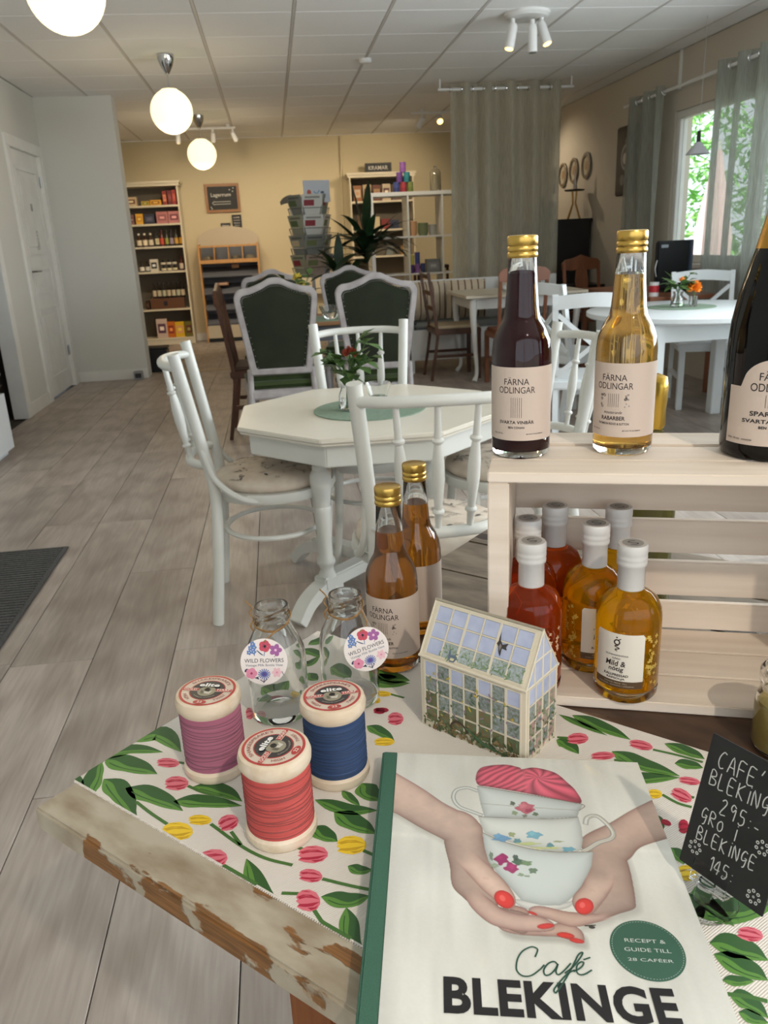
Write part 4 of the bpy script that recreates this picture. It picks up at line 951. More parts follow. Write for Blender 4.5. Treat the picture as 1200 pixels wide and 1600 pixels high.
# ================================================================== chalk price sign
sg = thing('price_sign', 'black chalk price sign on a clear round stand beside the cookbook', 'sign', (.264, .456, TZ))
bd = Vector((.029, -.06, 0)).normalized(); pp = Vector((-bd.y, bd.x, 0)); up = Vector((pp.x*.27, pp.y*.27, .963)).normalized(); nn = bd.cross(up)
SM = Matrix((bd, up, nn)).transposed().to_4x4(); SM.translation = Vector((0, 0, .0185))
MB().box(-.001, .005, -.002, .0664, .108, 0, M=SM).build('board', mat('chalk_black', (24, 24, 23), .55, c2=(34, 34, 33), scale=40), sg, 30, .0004)
g = MB(); K = (196, 196, 190)
chalk(g, "CAFE'", .0085, .0865, .0125, M=SM, c=K, z=.0002); chalk(g, 'BLEKINGE', .006, .071, .0115, M=SM, c=K, z=.0002, rise=.06); chalk(g, '295:-', .019, .0555, .0115, M=SM, c=K, z=.0002)
chalk(g, 'GRO I', .007, .043, .0105, M=SM, c=K, z=.0002); chalk(g, 'BLEKINGE', .0075, .0275, .0100, M=SM, c=K, z=.0002, rise=.08); chalk(g, '145:', .022, .0125, .0105, M=SM, c=K, z=.0002)
for (x, y) in ((.0085, .0215), (.054, .050), (.0575, .0145)):
    for k in range(7): a = 2*PI*k/7; g.ring(x+.0042*math.cos(a), y+.0042*math.sin(a), .0002, .0006, .0013, 10, c=K, M=SM)
    g.ring(x, y, .0002, .0004, .0009, 8, c=K, M=SM)
g.build('chalk_writing', ink, sg, 0)
acr = mat('clear_acrylic', (248, 250, 250), .03, trans=1, ior=1.12)
cx, cy = .010, -.018
MB().lathe([(0, .0018), (.0235, .0018), (.0258, .0055), (.0250, .0075), (.0225, .0040), (0, .0040)], 40, c=(cx, cy, 0)).build('stand_base', acr, sg)
g = MB(); g.box(.012, -.001, .0022, .040, .016, .0034, M=SM); g.box(.012, -.001, -.0052, .040, .016, -.004, M=SM); g.box(.012, -.001, -.0052, .040, .001, .0034, M=SM); g.tube([(cx, cy, .003), (cx+.003, cy-.001, .019)], .006, 16); g.build('stand_clip', acr, sg, 30)

# ================================================================== greenhouse tin
GL_, GW, GH, GRD = .1200, .0600, .0800, .1290
gt = thing('greenhouse_tin', 'small greenhouse shaped tin with blue panes, painted plants and a printed bird', 'tin', (.176, .682, TZ+.0012), rad(-47))
cream = mat('cream_tin', (214, 204, 182), .35)
hx, hy = GL_/2, GW/2
MB().add([(-hx, -hy, 0), (hx, -hy, 0), (hx, hy, 0), (-hx, hy, 0), (-hx, -hy, GH), (hx, -hy, GH), (hx, hy, GH), (-hx, hy, GH), (-hx, 0, GRD-.0006), (hx, 0, GRD-.0006)],
 [(0, 3, 2, 1), (0, 1, 5, 4), (2, 3, 7, 6), (1, 2, 6, 9, 5), (3, 0, 4, 8, 7), (4, 5, 9, 8), (6, 7, 8, 9)]).build('tin_body', cream, gt, 30)
pane_sky = mat('pane_blue', (166, 174, 200), .3, c2=(184, 190, 210), scale=60, rnd=.04)
pane_leaf = mat('pane_foliage', (136, 148, 122), .35, c2=(172, 180, 190), scale=380, rnd=.06)
pane_plant = mat('pane_plants', (104, 114, 88), .35, c2=(152, 160, 164), scale=320, rnd=.1)
pane_pot = mat('pane_pots', (120, 98, 70), .35, c2=(96, 118, 84), scale=180, rnd=.1)
pane_flow = mat('pane_blossom', (190, 150, 148), .35, c2=(104, 128, 92), scale=200, rnd=.08)
def face_matrix(o, ex, ey):
    ex, ey = Vector(ex).normalized(), Vector(ey).normalized(); m = Matrix((ex, ey, ex.cross(ey))).transposed().to_4x4(); m.translation = Vector(o); return m
slope = math.hypot(hy, GRD-GH)
roof = face_matrix((-hx, -hy, GH), (1, 0, 0), (0, hy, GRD-GH)); front = face_matrix((-hx, -hy, 0), (1, 0, 0), (0, 0, 1)); gab = face_matrix((hx, -hy, 0), (0, 1, 0), (0, 0, 1))
roofb = face_matrix((hx, hy, GH), (-1, 0, 0), (0, -hy, GRD-GH)); backf = face_matrix((hx, hy, 0), (-1, 0, 0), (0, 0, 1)); gabl = face_matrix((-hx, hy, 0), (0, -1, 0), (0, 0, 1))
mun = MB(); PM = {}
def panes(M, x0, x1, y0, y1, nx, ny, mfun, fat=None):
    dx, dy = (x1-x0)/nx, (y1-y0)/ny; b = .0009
    for i in range(nx):
        for j in range(ny):
            mt = mfun(i, j); key = (mt.name, round(dx, 5), round(dy, 5))
            if key not in PM: PM[key] = MB().box(b, b, 0, dx-b, dy-b, .0004).mesh('pane', mt, 30, .0002, 1)
            o = bpy.data.objects.new('pane', PM[key]); COL.objects.link(o); o.parent = gt; o.matrix_local = M @ Matrix.Translation((x0+i*dx, y0+j*dy, 0))
    for i in range(nx+1): w_ = .0012 if (i % 2 == 0) else .0007; mun.box(x0+i*dx-w_, y0-.001, 0, x0+i*dx+w_, y1+.001, .0011, M=M)
    for j in range(ny+1): mun.box(x0-.001, y0+j*dy-.0006, 0, x1+.001, y0+j*dy+.0006, .0009, M=M)
panes(roof, .005, GL_-.005, .0035, slope-.0045, 6, 3, lambda i, j: pane_leaf if j == 0 and i > 0 else pane_sky)
panes(roofb, .005, GL_-.005, .0035, slope-.0045, 6, 3, lambda i, j: pane_sky)
panes(front, .005, GL_-.005, .008, GH-.004, 7, 4, lambda i, j: pane_sky if j == 3 and i % 2 == 0 else (pane_pot if j < 1 or (j == 1 and i in (0, 3, 4)) else pane_plant))
panes(backf, .005, GL_-.005, .008, GH-.004, 7, 4, lambda i, j: pane_plant)
panes(gab, .004, GW-.004, .006, GH-.002, 4, 4, lambda i, j: pane_sky if j == 3 else (pane_flow if (i+j) % 2 else pane_plant))
panes(gabl, .004, GW-.004, .006, GH-.002, 4, 4, lambda i, j: pane_sky if j > 1 else pane_plant)
for M in (gab, gabl):
    mun.add([(0, GH, .0002), (GW, GH, .0002), (GW/2, GRD, .0002)], [(0, 1, 2)], 1, M=M)
    for a, b in (((0, GH), (GW/2, GRD)), ((GW, GH), (GW/2, GRD)), ((0, GH), (GW, GH)), ((GW/2, GH), (GW/2, GRD)), ((GW*.22, GH+.022), (GW*.78, GH+.022)), ((GW*.25, GH), (GW*.25, GH+.024)), ((GW*.75, GH), (GW*.75, GH+.024))):
        mun.tube([M @ Vector((*a, .0004)), M @ Vector((*b, .0004))], .0009, 6)
for s in (-1, 1):
    mun.tube([(-hx-.001, s*(hy+.0006), GH), (hx+.001, s*(hy+.0006), GH)], .0016, 8); mun.tube([(-hx-.001, 0, GRD), (hx+.001, 0, GRD)], .0014, 8)
mun.build('glazing_bars', [cream, pane_sky], gt, 40)
g = MB()   # printed bird and foliage
def P2(pts, z, c, M): g.poly(pts, z, c, 0, M)
bx, by = .084, .033
P2([(bx-.0035, by+.012), (bx-.0018, by+.004), (bx+.0012, by+.0005), (bx+.007, by+.003), (bx+.0055, by-.001), (bx+.007, by-.0035), (bx+.0015, by-.003), (bx+.0018, by-.011), (bx-.0012, by-.0065), (bx-.0028, by-.0015), (bx-.005, by), (bx-.0035, by+.003)], .0013, (56, 50, 48), roof)
P2([(bx-.001, by+.001), (bx+.001, by-.001), (bx, by-.006), (bx-.002, by-.002)], .0015, (130, 122, 112), roof)
bx, by = .036, .006
P2([(bx-.003, by+.008), (bx-.001, by+.003), (bx+.004, by+.004), (bx+.0065, by+.001), (bx+.004, by-.003), (bx-.001, by-.0035), (bx-.0035, by), (bx-.004, by+.006)], .0013, (96, 108, 124), roof)
P2([(bx-.0005, by+.0005), (bx+.004, by+.0005), (bx+.003, by-.002), (bx-.001, by-.002)], .0015, (206, 200, 160), roof)
R = random.Random(4)
for k in range(150):
    x, y = R.uniform(.004, GL_-.004), R.uniform(.001, .020)*R.uniform(.3, 1)+.001; a = R.uniform(0, 3.14); l, w_ = R.uniform(.0015, .005), R.uniform(.0006, .0016)
    g.disc(x, y, .0013+k*1e-6, l, w_, a, 8, R.choice([(74, 88, 52), (96, 108, 66), (120, 96, 60), (60, 74, 44), (140, 120, 80)]), 0, front)
for k in range(70):
    x, y = R.uniform(.004, GW-.004), R.uniform(.001, .045); g.disc(x, y, .0013+k*1e-6, R.uniform(.001, .003), R.uniform(.0006, .0014), R.uniform(0, 3), 8, R.choice([(90, 110, 66), (196, 140, 140), (120, 130, 96), (70, 90, 60)]), 0, gab)
for k in range(90):
    x, y = R.uniform(.006, GL_-.006), R.uniform(.018, .066); g.disc(x, y, .0012+k*1e-6, R.uniform(.0012, .0034), R.uniform(.0005, .0012), R.uniform(0, 3), 8, R.choice([(104, 124, 92), (84, 104, 76), (186, 168, 70), (150, 130, 140)]), 0, front)
for k in range(60): x, y = R.uniform(.02, GL_-.006), R.uniform(.004, .016); g.disc(x, y, .0011+k*1e-6, R.uniform(.0012, .003), .0007, R.uniform(0, 3), 8, R.choice([(126, 150, 110), (110, 134, 100)]), 0, roof)
for k in range(5): g.stroke([(.052+k*.002, .017-k*.001), (.075, .008-k*.001), (.100, .003)], .0012, .0016+k*1e-5, ((58, 92, 60), (80, 112, 78))[k % 2], 0, front)
g.ring(.046, .010, .0016, .0085, .0105, 30, (66, 52, 36), 0, front, 0, PI)
o = g.build('painted_scene', ink, gt, 0)

# ================================================================== thread spools
pale_wood = mat('pale_wood', (230, 214, 192), .45, c2=(214, 192, 164), scale=10, stretch=(1, 9, 9))
metal_print = (150, 142, 120)
def spool(name, label, loc, rotz, thr, thr2, R_=.0305, Hh=.083):
    t = thing(name, label, 'thread spool', loc, rotz)
    MB().lathe([(0, 0), (R_*.93, 0), (R_, .004), (R_*.985, .009), (R_*.9, .012)], 48).build('bottom_flange', pale_wood, t)
    MB().lathe([(R_*.9, Hh-.016), (R_*.985, Hh-.012), (R_, Hh-.006), (R_*.95, Hh-.001), (R_*.885, Hh), (0, Hh)], 48).build('top_flange', pale_wood, t)
    tm = mat(name+'_thread', thr, .6, c2=thr2, scale=4, stretch=(1, 1, 160), bump=.9)
    z0, z1 = .0115, Hh-.0155; n = 110; pr = [(R_*.88, z0)]
    for i in range(n):
        z = z0+(z1-z0)*i/n; pr += [(R_*.905, z+.15*(z1-z0)/n), (R_*.925, z+.5*(z1-z0)/n), (R_*.905, z+.85*(z1-z0)/n)]
    pr.append((R_*.88, z1)); MB().lathe(pr, 48, caps=False).build('thread_winding', tm, t, 80)
    R = random.Random(name); g = MB()
    for k in range(15):
        zc = z0+.003+(z1-z0-.006)*k/15+R.uniform(-.001, .001); tilt = R.uniform(-.0035, .0035); ph = R.uniform(0, 6.28)
        g.tube([(R_*.930*math.cos(a), R_*.930*math.sin(a), zc+tilt*math.sin(a+ph)) for a in [2*PI*q/40 for q in range(40)]], .00035, 5, closed=True)
    g.build('loose_threads', mat(name+'_loose', [v*.72 for v in thr], .6), t)
    g = MB(); z = Hh+.0002; q = R_/.0305
    g.disc(0, 0, z, .0262*q, n=64, c=(182, 52, 46)); g.disc(0, 0, z+.0001, .0238*q, n=64, c=(214, 196, 178)); g.disc(0, 0, z+.0002, .0168*q, n=64, c=(182, 52, 46)); g.disc(0, 0, z+.0003, .0158*q, n=64, c=(40, 34, 36))
    g.disc(0, -.002*q, z+.0004, .0085*q, n=40, c=metal_print)
    for s, tx in ((-1, 'GOLD'), (1, 'HARP')):
        x0, x1 = s*.0085*q, s*.0238*q; g.poly([(x0, -.0026*q), (x1, -.0026*q), (x1, .0026*q), (x0, .0026*q)], z+.0005, (214, 196, 178)); g.poly([(x0, -.0020*q), (x1*.99, -.0020*q), (x1*.99, .0020*q), (x0, .0020*q)], z+.0006, (190, 40, 40))
        text(g, tx, (x0+x1)/2, 0, .0125*q, .0030*q, z+.0008, (240, 232, 220), bold=.012)
    text(g, 'elite', 0, .0078*q, .0205*q, .0068*q, z+.0008, (20, 18, 18), bold=.06); text(g, 'elite', 0, .0078*q, .0195*q, .0060*q, z+.0010, (244, 242, 236), bold=.035)
    def arc(txt, r, a0, wd, ht, flip=1, c=(150, 60, 56)):
        st = len(g.v); text(g, txt, 0, 0, wd, ht, z+.0006, c, bold=.01)
        g.map(lambda x, y, zz: ((r+flip*y)*math.cos(a0-flip*x/r), (r+flip*y)*math.sin(a0-flip*x/r), zz), st)
    arc("SHAKESPEARE'S", .0204*q, PI/2, .044*q, .0032*q); arc('HIGH', .0204*q, rad(218), .011*q, .0030*q, -1); arc('TWIST', .0204*q, rad(322), .013*q, .0030*q, -1)
    arc('SUPERIOR LONDON', .0132*q, rad(270), .022*q, .0014*q, -1, (170, 160, 140))
    g.disc(0, -.0206*q, z+.0005, .0062*q, .0032*q, n=24, c=(182, 52, 46)); text(g, '22', 0, -.0206*q, .005*q, .0032*q, z+.0008, (240, 225, 210), bold=.02)
    g.poly([(-.003*q, .002*q), (-.001*q, -.006*q), (.004*q, -.007*q), (.0055*q, -.001*q), (.002*q, -.004*q)], z+.0006, (206, 200, 186)); g.poly([(-.0055*q, -.001*q), (-.003*q, -.002*q), (-.002*q, -.007*q), (-.005*q, -.006*q)], z+.0007, (96, 90, 74))
    g.build('paper_label', mat_glossy, t, 0)
    MB().lathe([(.0028, Hh+.0003), (.0028, Hh+.0011), (.0016, Hh+.0012), (.0014, Hh-.004)], 20, caps=False).lathe([(.0014, Hh+.0009), (0, Hh+.0009)], 16, caps=False).build('centre_hole', mat('hole_rim', (70, 66, 60), .4, .6), t)
mat_glossy = gloss_ink
Z1 = TZ+.0018
spool('red_thread_spool', 'coral red giant thread spool, the front one of the three', (-.0325, .572, Z1), rad(62), (206, 100, 94), (196, 84, 80))
spool('blue_thread_spool', 'dark blue giant thread spool beside the cookbook corner', (.0205, .641, Z1), rad(2), (62, 86, 126), (50, 72, 110))
spool('pink_thread_spool', 'mauve pink giant thread spool, leftmost of the three', (-.0935, .673, Z1), rad(-16), (186, 120, 140), (174, 106, 128))

# ================================================================== milk bottle vases
def lathe_shell(pr, wall):
    inner = [(max(r-wall, 0), z) for r, z in pr if z > pr[0][1]+wall*1.5]
    return pr+inner[::-1]+[(0, inner[0][1]-.0005)]
def milk(name, label, loc, rotz, tilt, yaw):
    t = thing(name, label, 'bottle', loc, rotz)
    pr = [(0, .003), (.020, .001), (.026, 0), (.0305, .003), (.031, .010), (.031, .066), (.0300, .076), (.0265, .086), (.021, .097), (.0175, .106), (.0165, .109), (.0175, .111), (.0170, .114), (.0165, .117), (.0178, .119), (.0182, .122), (.0172, .125)]
    MB().lathe(lathe_shell(pr, .0024), 48, caps=False).build('bottle_body', glass, t, 60)
    tw = mat('jute_twine', (168, 132, 88), .9, c2=(130, 98, 60), scale=200)
    g = MB(); ring = [(.0186*math.cos(a), .0186*math.sin(a), .106+.003*math.sin(a*2+1)+.004*math.cos(a)) for a in [2*PI*q/24 for q in range(24)]]
    g.tube(ring, .0008, 6, closed=True); g.tube([(p[0]*1.03, p[1]*1.03, p[2]+.0014) for p in ring], .0007, 6, closed=True)
    b = Vector((-.0186, .002, .110)); g.tube(spline([b, b+Vector((-.004, -.001, .008)), b+Vector((-.001, -.002, .014)), b+Vector((-.007, -.001, .022))], 6), .0009, 6)
    g.tube(spline([b, b+Vector((-.004, -.002, -.006)), b+Vector((-.002, -.002, -.012))], 5), .0009, 6)
    g.build('twine', tw, t)
    return t
def vase_tag(t, c, yaw, roll, pitch):
    M = Matrix.Translation(Vector(c)) @ Matrix.Rotation(yaw, 4, 'Z') @ Matrix.Rotation(PI/2+pitch, 4, 'X') @ Matrix.Rotation(roll, 4, 'Z')
    r = .0232
    card = MB().lathe([(0, -.0004), (r, -.0004), (r, .0003), (0, .0003)], 48, M=M).build('tag', mat('tag_card', (232, 222, 216), .6), t, 30)
    g = MB(); z = .0005; BL, PK, RD, MV, NV, LP = (66, 96, 150), (222, 140, 166), (196, 70, 90), (158, 92, 150), (44, 52, 84), (230, 186, 192)
    text(g, 'WILD FLOWERS', 0, .0012, .0385, .0040, z, (60, 58, 70), M=M); text(g, 'Vintage Milk Bottle Vase', 0, -.0038, .0365, .0032, z, (110, 112, 128), M=M)
    def flower(x, y, r_, n, c1, c2, w=.42):
        for k in range(n): a = 2*PI*k/n; g.disc(x+r_*.55*math.cos(a), y+r_*.55*math.sin(a), z+k*1e-6, r_*.5, r_*w*.5, a, 10, c1, 0, M)
        g.disc(x, y, z+.0001, r_*.22, n=10, c=c2, M=M)
    for (x, y) in ((-.013, .014), (-.010, .010), (-.0145, .0095), (-.0095, .0145), (-.011, .018)): flower(x, y, .0026, 5, (92, 124, 180), (230, 220, 160), .8)
    g.stroke([(-.011, .010), (-.009, .006)], .0006, z, NV, M=M)
    flower(.001, .0155, .0058, 5, RD, (40, 24, 34), 1.1); flower(.001, .0155, .003, 5, PK, (40, 24, 34), .8)
    g.stroke([(.001, .011), (.0, .0055)], .0006, z, BL, M=M)
    for k in range(4): g.stroke([(-.001-k*.001, .0065+k*.0008), (-.004-k*.001, .0085+k*.001)], .0008, z, (52, 84, 120), M=M)
    flower(.0115, .0115, .0062, 5, MV, (230, 180, 210), .8); g.stroke([(.0115, .006), (.010, .0045)], .0006, z, MV, M=M)
    flower(-.0125, -.0115, .0055, 5, PK, (170, 60, 90), 1.1); g.disc(-.0175, -.0085, z, .0022, .0014, .8, 8, NV, 0, M); g.poly([(-.010, -.016), (-.006, -.015), (-.005, -.018)], z, NV, M=M)
    for k in range(16): a = 2*PI*k/16; g.stroke([(.0, -.0125), (.0062*math.cos(a), -.0125+.0055*math.sin(a))], .0009, z+k*1e-6, (78, 96, 164), M=M)
    g.disc(0, -.0125, z+.0001, .0018, c=(96, 70, 140), n=10, M=M); g.stroke([(0, -.015), (-.0005, -.0215)], .0007, z, NV, M=M); g.stroke([(-.0005, -.0205), (.003, -.0172)], .0008, z, NV, M=M); g.stroke([(-.0005, -.0205), (-.004, -.018)], .0008, z, NV, M=M)
    flower(.0125, -.011, .0050, 6, LP, PK, .7); g.stroke([(.0175, -.010), (.019, -.0135)], .0007, z, (110, 120, 130), M=M)
    g.build('tag_print', ink, card, 0)
    h = M @ Vector((.000, r*.86, .0008))
    MB().tube(spline([h, h+Vector((.008, .006, .004)), Vector((.016, -.008, .107))], 6), .0008, 6).build('tag_string', MATS['jute_twine'], t)
m1 = milk('milk_bottle_vase', 'clear glass milk bottle with round flower tag, left of the pair', (-.031, .757, Z1), 0, 0, 0)
vase_tag(m1, (-.0105, -.040, .083), rad(-4), rad(-3), rad(-14))
m2 = milk('milk_bottle_vase', 'clear glass milk bottle with tilted flower tag, right of the pair beside the amber bottles', (.0455, .768, Z1), 0, 0, 0)
vase_tag(m2, (.0165, -.034, .076), rad(3), rad(14), rad(-12))

# ================================================================== drink bottles
cap_pr = [(.0142, 0), (.0149, .001), (.0149, .004), (.0141, .0055), (.0149, .007), (.0149, .0095), (.0141, .011), (.0148, .0125), (.0149, .019), (.0143, .0205), (.012, .0212), (0, .0214)]
def bottle(name, label, loc, liquid, level, txt, tang, group=None, rotz=0, blank=False):
    t = thing(name, label, 'bottle', loc, rotz, group); x, y = loc[0], loc[1]; face = math.atan2(-y, -x)-rotz
    out = [(0, .003), (.022, .0015), (.026, 0), (.0295, .004), (.0300, .010), (.0300, .106), (.0285, .118), (.0240, .129), (.0188, .138), (.0172, .146), (.0150, .172), (.0138, .196), (.0138, .199)]
    inn = [(0, .008), (.024, .0075), (.0278, .012), (.0278, .106), (.0262, .1175), (.0218, .1285), (.0167, .1375), (.0151, .146), (.0129, .172), (.0118, .197)]
    MB().lathe(out+inn[::-1], 48, caps=False).build('glass_body', glass, t, 60)
    def rad_at(z):
        for (r0, z0), (r1, z1) in zip(inn, inn[1:]):
            if z0 <= z <= z1: return r0+(r1-r0)*(z-z0)/(z1-z0+1e-9)
        return .0118
    lp = [(r+.0004, z-.0003) for r, z in inn if z < level]; lp[0] = (0, lp[0][1]); lp += [(rad_at(level)+.0004, level), (0, level)]
    MB().lathe(lp, 48, caps=False).build('liquid', liquid, t, 60)
    M = Matrix.Translation((0, 0, .1965)); MB().lathe(cap_pr, 48, M=M).build('screw_cap', gold, t, 40)
    a0, a1 = face-rad(118), face+rad(118)
    MB().lathe([(.03025, .020), (.03025, .094)], 60, caps=False, a0=a0, a1=a1).build('paper_label', mat('kraft_pink_label', (202, 184, 170), .6), t, 60)
    if not blank:
        g = MB(); th = face+tang; K = (44, 38, 38)
        def wrap(x, y, z): a = th+x/.0304; return (.0304*math.cos(a)+z*0, .0304*math.sin(a), y)
        text(g, 'FÄRNA' if txt[0] else 'FÄRNA', 0, .0805, .0255, .0075, 0, K, fn=wrap); text(g, 'ODLINGAR', 0, .0715, .0380, .0064, 0, K, fn=wrap)
        z0 = .0505 if txt[0] else .0435
        for k in range(6): st = len(g.v); g.stroke([(-.0052+k*.00208, z0), (-.0052+k*.00208, z0+.0135+(.007 if not txt[0] else 0))], .0004, 0, (90, 84, 80)); g.map(wrap, st)
        if txt[0]:
            R = random.Random(3)
            for s in (-1, 1):
                for k in range(9): st = len(g.v); r_ = R.choice((.0006, .0009, .0013)); g.ring(s*R.uniform(.0095, .0165), R.uniform(z0, z0+.0135), 0, r_*.6, r_, 12, c=K); g.map(wrap, st)
            text(g, 'mousserande', 0, .0452, .0185, .0030, 0, K, fn=wrap, shear=.3)
        text(g, txt[1], 0, .0392, txt[2], .0040, 0, K, bold=.022, fn=wrap); text(g, txt[3], 0, .0335, txt[4], .0023, 0, K, bold=.02, fn=wrap)
        text(g, 'VOL. 33 CL   ÄNG 2024'[:12], -.0205, .0268, .0125, .0014, 0, K, bold=.02, fn=wrap); text(g, 'BRYGGT PÅ BLOMMOR', .0195, .0268, .0185, .0014, 0, K, bold=.02, fn=wrap)
        g.build('label_print', ink, t, 0)
    return t
def liquid_m(name, c, rough=0, tr=.97): return mat(name, c, rough, trans=tr, ior=1.35)
amber = liquid_m('amber_juice', (224, 144, 44), tr=.9); amber2 = liquid_m('pale_amber_juice', (244, 190, 92), tr=.93); darkj = mat('blackcurrant_juice', (52, 6, 17), .6, spec=0)
SV = (0, 'SVARTA VINBÄR', .0365, 'BEN CONAN', .0165); RB = (1, 'RABARBER', .0245, 'THOMSON ROOD & SUTTON', .0330)
bottle('juice_bottle', 'amber rhubarb drink bottle with gold cap standing on the tulip runner', (.104, .838, TZ+.0018), amber, .166, RB, rad(-24))
bottle('juice_bottle', 'amber drink bottle with gold cap behind the other one at the runner edge', (.1485, .925, TZ+.0012), amber, .168, RB, rad(-100), blank=True)

# ================================================================== white crate
CR = thing('wooden_crate', 'whitewashed slatted wooden crate lying on its side on the display table', 'crate', (.190, .735, TZ), rad(-19))
wash = mat('whitewashed_pine', (232, 218, 202), .6, c2=(218, 202, 184), scale=7, stretch=(.6, 8, 8), bump=.2, rnd=.03)
CLN, CDP, CH = .385, .170, .2555
for (a, b) in ((.0, .049), (.0515, .1065), (.116, .170)):
    MB().box(0, a, CH-.0105, CLN, b, CH).build('slat', wash, CR, 30, .0012)
for (a, b) in ((.0, .056), (.060, .112), (.116, .170)):
    MB().box(0, a, .0, CLN, b, .0115).build('slat', wash, CR, 30, .0012)
for (a, b) in ((.0125, .047), (.056, .0995), (.1105, .1515), (.163, .2445)):
    MB().box(.0, CDP, a, CLN, CDP+.0095, b).build('slat', wash, CR, 30, .0012)
for x in (0, CLN-.021): MB().box(x, .001, .0118, x+.021, .169, CH-.0108).build('end_board', wash, CR, 30, .0012)
bottle('juice_bottle', 'dark blackcurrant drink bottle with gold cap on top of the crate', (.2425, .7985, TZ+CH), darkj, .182, SV, rad(-9))
bottle('juice_bottle', 'golden rhubarb drink bottle with gold cap on top of the crate', (.346, .7800, TZ+CH), amber2, .177, RB, rad(-20))

# oil bottles inside the crate
capw = mat('white_seal', (206, 204, 200), .4); seal2 = mat('clear_shrink_seal', (220, 218, 214), .3, alpha=1)
goldoil = liquid_m('golden_oil', (226, 170, 16), tr=.86); orangeoil = liquid_m('orange_oil', (216, 88, 22), tr=.86)
def oil(label, loc, liq, seal, lab=None, flowers=True, group=None):
    t = thing('oil_bottle', label, 'bottle', loc, 0, group); face = math.atan2(-loc[1], -loc[0])
    out = [(0, .0085), (.020, .0075), (.0285, .001), (.0300, 0), (.0325, .004), (.0330, .012), (.0330, .088), (.0318, .098), (.0275, .1075), (.0200, .1135), (.0140, .117), (.0128, .121), (.0128, .150)]
    inn = [(0, .0125), (.024, .0135), (.0302, .018), (.0306, .088), (.0294, .0968), (.0255, .1055), (.0185, .1113), (.0122, .1155), (.0105, .121), (.0105, .149)]
    MB().lathe([(0, .0085), (.020, .0075), (.0285, .001), (.0300, 0), (.0325, .004), (.0330, .0118), (.0325, .0122), (0, .0122)], 48, caps=False).build('glass_foot', glass, t, 60)
    MB().lathe([(.0128, .1192), (.0128, .150), (.0105, .150), (.0105, .1192)], 32, caps=False).build('glass_neck', glass, t, 60)
    MB().lathe([(0, .0125), (.0322, .0125), (.0330, .0150), (.0330, .088), (.0318, .098), (.0275, .1075), (.0200, .1135), (.0140, .117), (.0128, .1188), (0, .1189)], 48, caps=False).build('oil', liq, t, 60)
    MB().lathe([(.0131, .1165), (.0134, .118), (.0132, .142), (.0148, .1435), (.0150, .147), (.0144, .1485), (.0150, .150), (.0151, .153), (.0145, .1545), (.0151, .156), (.0151, .1635), (.0140, .1655), (0, .1657)], 40, caps=False).build('sealed_cap', seal, t, 50)
    g = MB(); q = .1659; g.disc(0, 0, q, .0105, n=30, c=(160, 158, 154)); g.stroke([(p.x, p.y) for p in spline([(.004, .004, 0), (-.001, .0045, 0), (-.004, .002, 0), (.0, -.001, 0), (.004, -.003, 0), (.001, -.0055, 0), (-.004, -.004, 0)], 5)], .0012, q+.0001, (44, 44, 44)); g.build('cap_print', ink, t, 0)
    if lab is not None:
        c0 = face+lab; hw = rad(45); r_ = .0333
        me = MB(); n = 24; vs = []; k = 0
        for i in range(n+1):
            a = c0-hw+2*hw*i/n; e = min(i, n-i)/n*2*hw*r_; cut = .003-math.sqrt(max(0, .003**2-(max(0, .003-e))**2))
            vs += [(r_*math.cos(a), r_*math.sin(a), .0265), (r_*math.cos(a), r_*math.sin(a), .0795-cut)]
        me.add(vs, [(2*i, 2*i+2, 2*i+3, 2*i+1) for i in range(n)]); me.build('paper_label', mat('oil_label', (224, 216, 202), .55), t, 60)
        MB().lathe([(.0333, .0185), (.0333, .0265)], 24, caps=False, a0=c0-hw, a1=c0+hw).build('label_band', mat('brown_band', (88, 66, 44), .5), t, 60)
        g = MB(); K = (44, 36, 34); off_ = rad(-3)
        def wrap(x, y, z): a = c0+off_+x/.0335; return (.0335*math.cos(a), .0335*math.sin(a), y)
        def W(fn_): st = len(g.v); fn_(); g.map(wrap, st)
        W(lambda: g.ring(0, .0700, 0, .0020, .0033, 24, c=K)); W(lambda: g.disc(-.0003, .0752, 0, .0009, n=10, c=K)); W(lambda: g.stroke([(p.x, p.y) for p in spline([(.0015, .0668, 0), (-.0022, .0655, 0), (.0026, .0635, 0), (-.0016, .0618, 0), (.0004, .0602, 0)], 5)], .0010, 0, K)); W(lambda: g.stroke([(.0015, .0728), (.0040, .0742)], .0008, 0, K))
        text(g, 'GUNNARSHÖGS', 0, .0556, .0235, .0021, 0, K, bold=.01, fn=wrap); text(g, 'GÅRD', 0, .0520, .0085, .0024, 0, K, bold=.01, fn=wrap)
        text(g, 'Mild &', -.0005, .0462, .0205, .0062, 0, K, bold=.02, fn=wrap, shear=.12); text(g, 'nötig', 0, .0392, .0150, .0062, 0, K, bold=.02, fn=wrap, shear=.12)
        text(g, 'KALLPRESSAD', 0, .0330, .0255, .0028, 0, K, bold=.03, fn=wrap); text(g, 'RAPSOLJA', 0, .0290, .0190, .0028, 0, K, bold=.03, fn=wrap)
        text(g, 'SVENSK SMAK TILL', 0, .0240, .0240, .0014, 0, (170, 156, 136), bold=.02, fn=wrap); text(g, 'STEKNING / BAKNING / DRESSING', 0, .0212, .0380, .0013, 0, (170, 156, 136), bold=.02, fn=wrap)
        g.build('label_print', ink, t, 0)
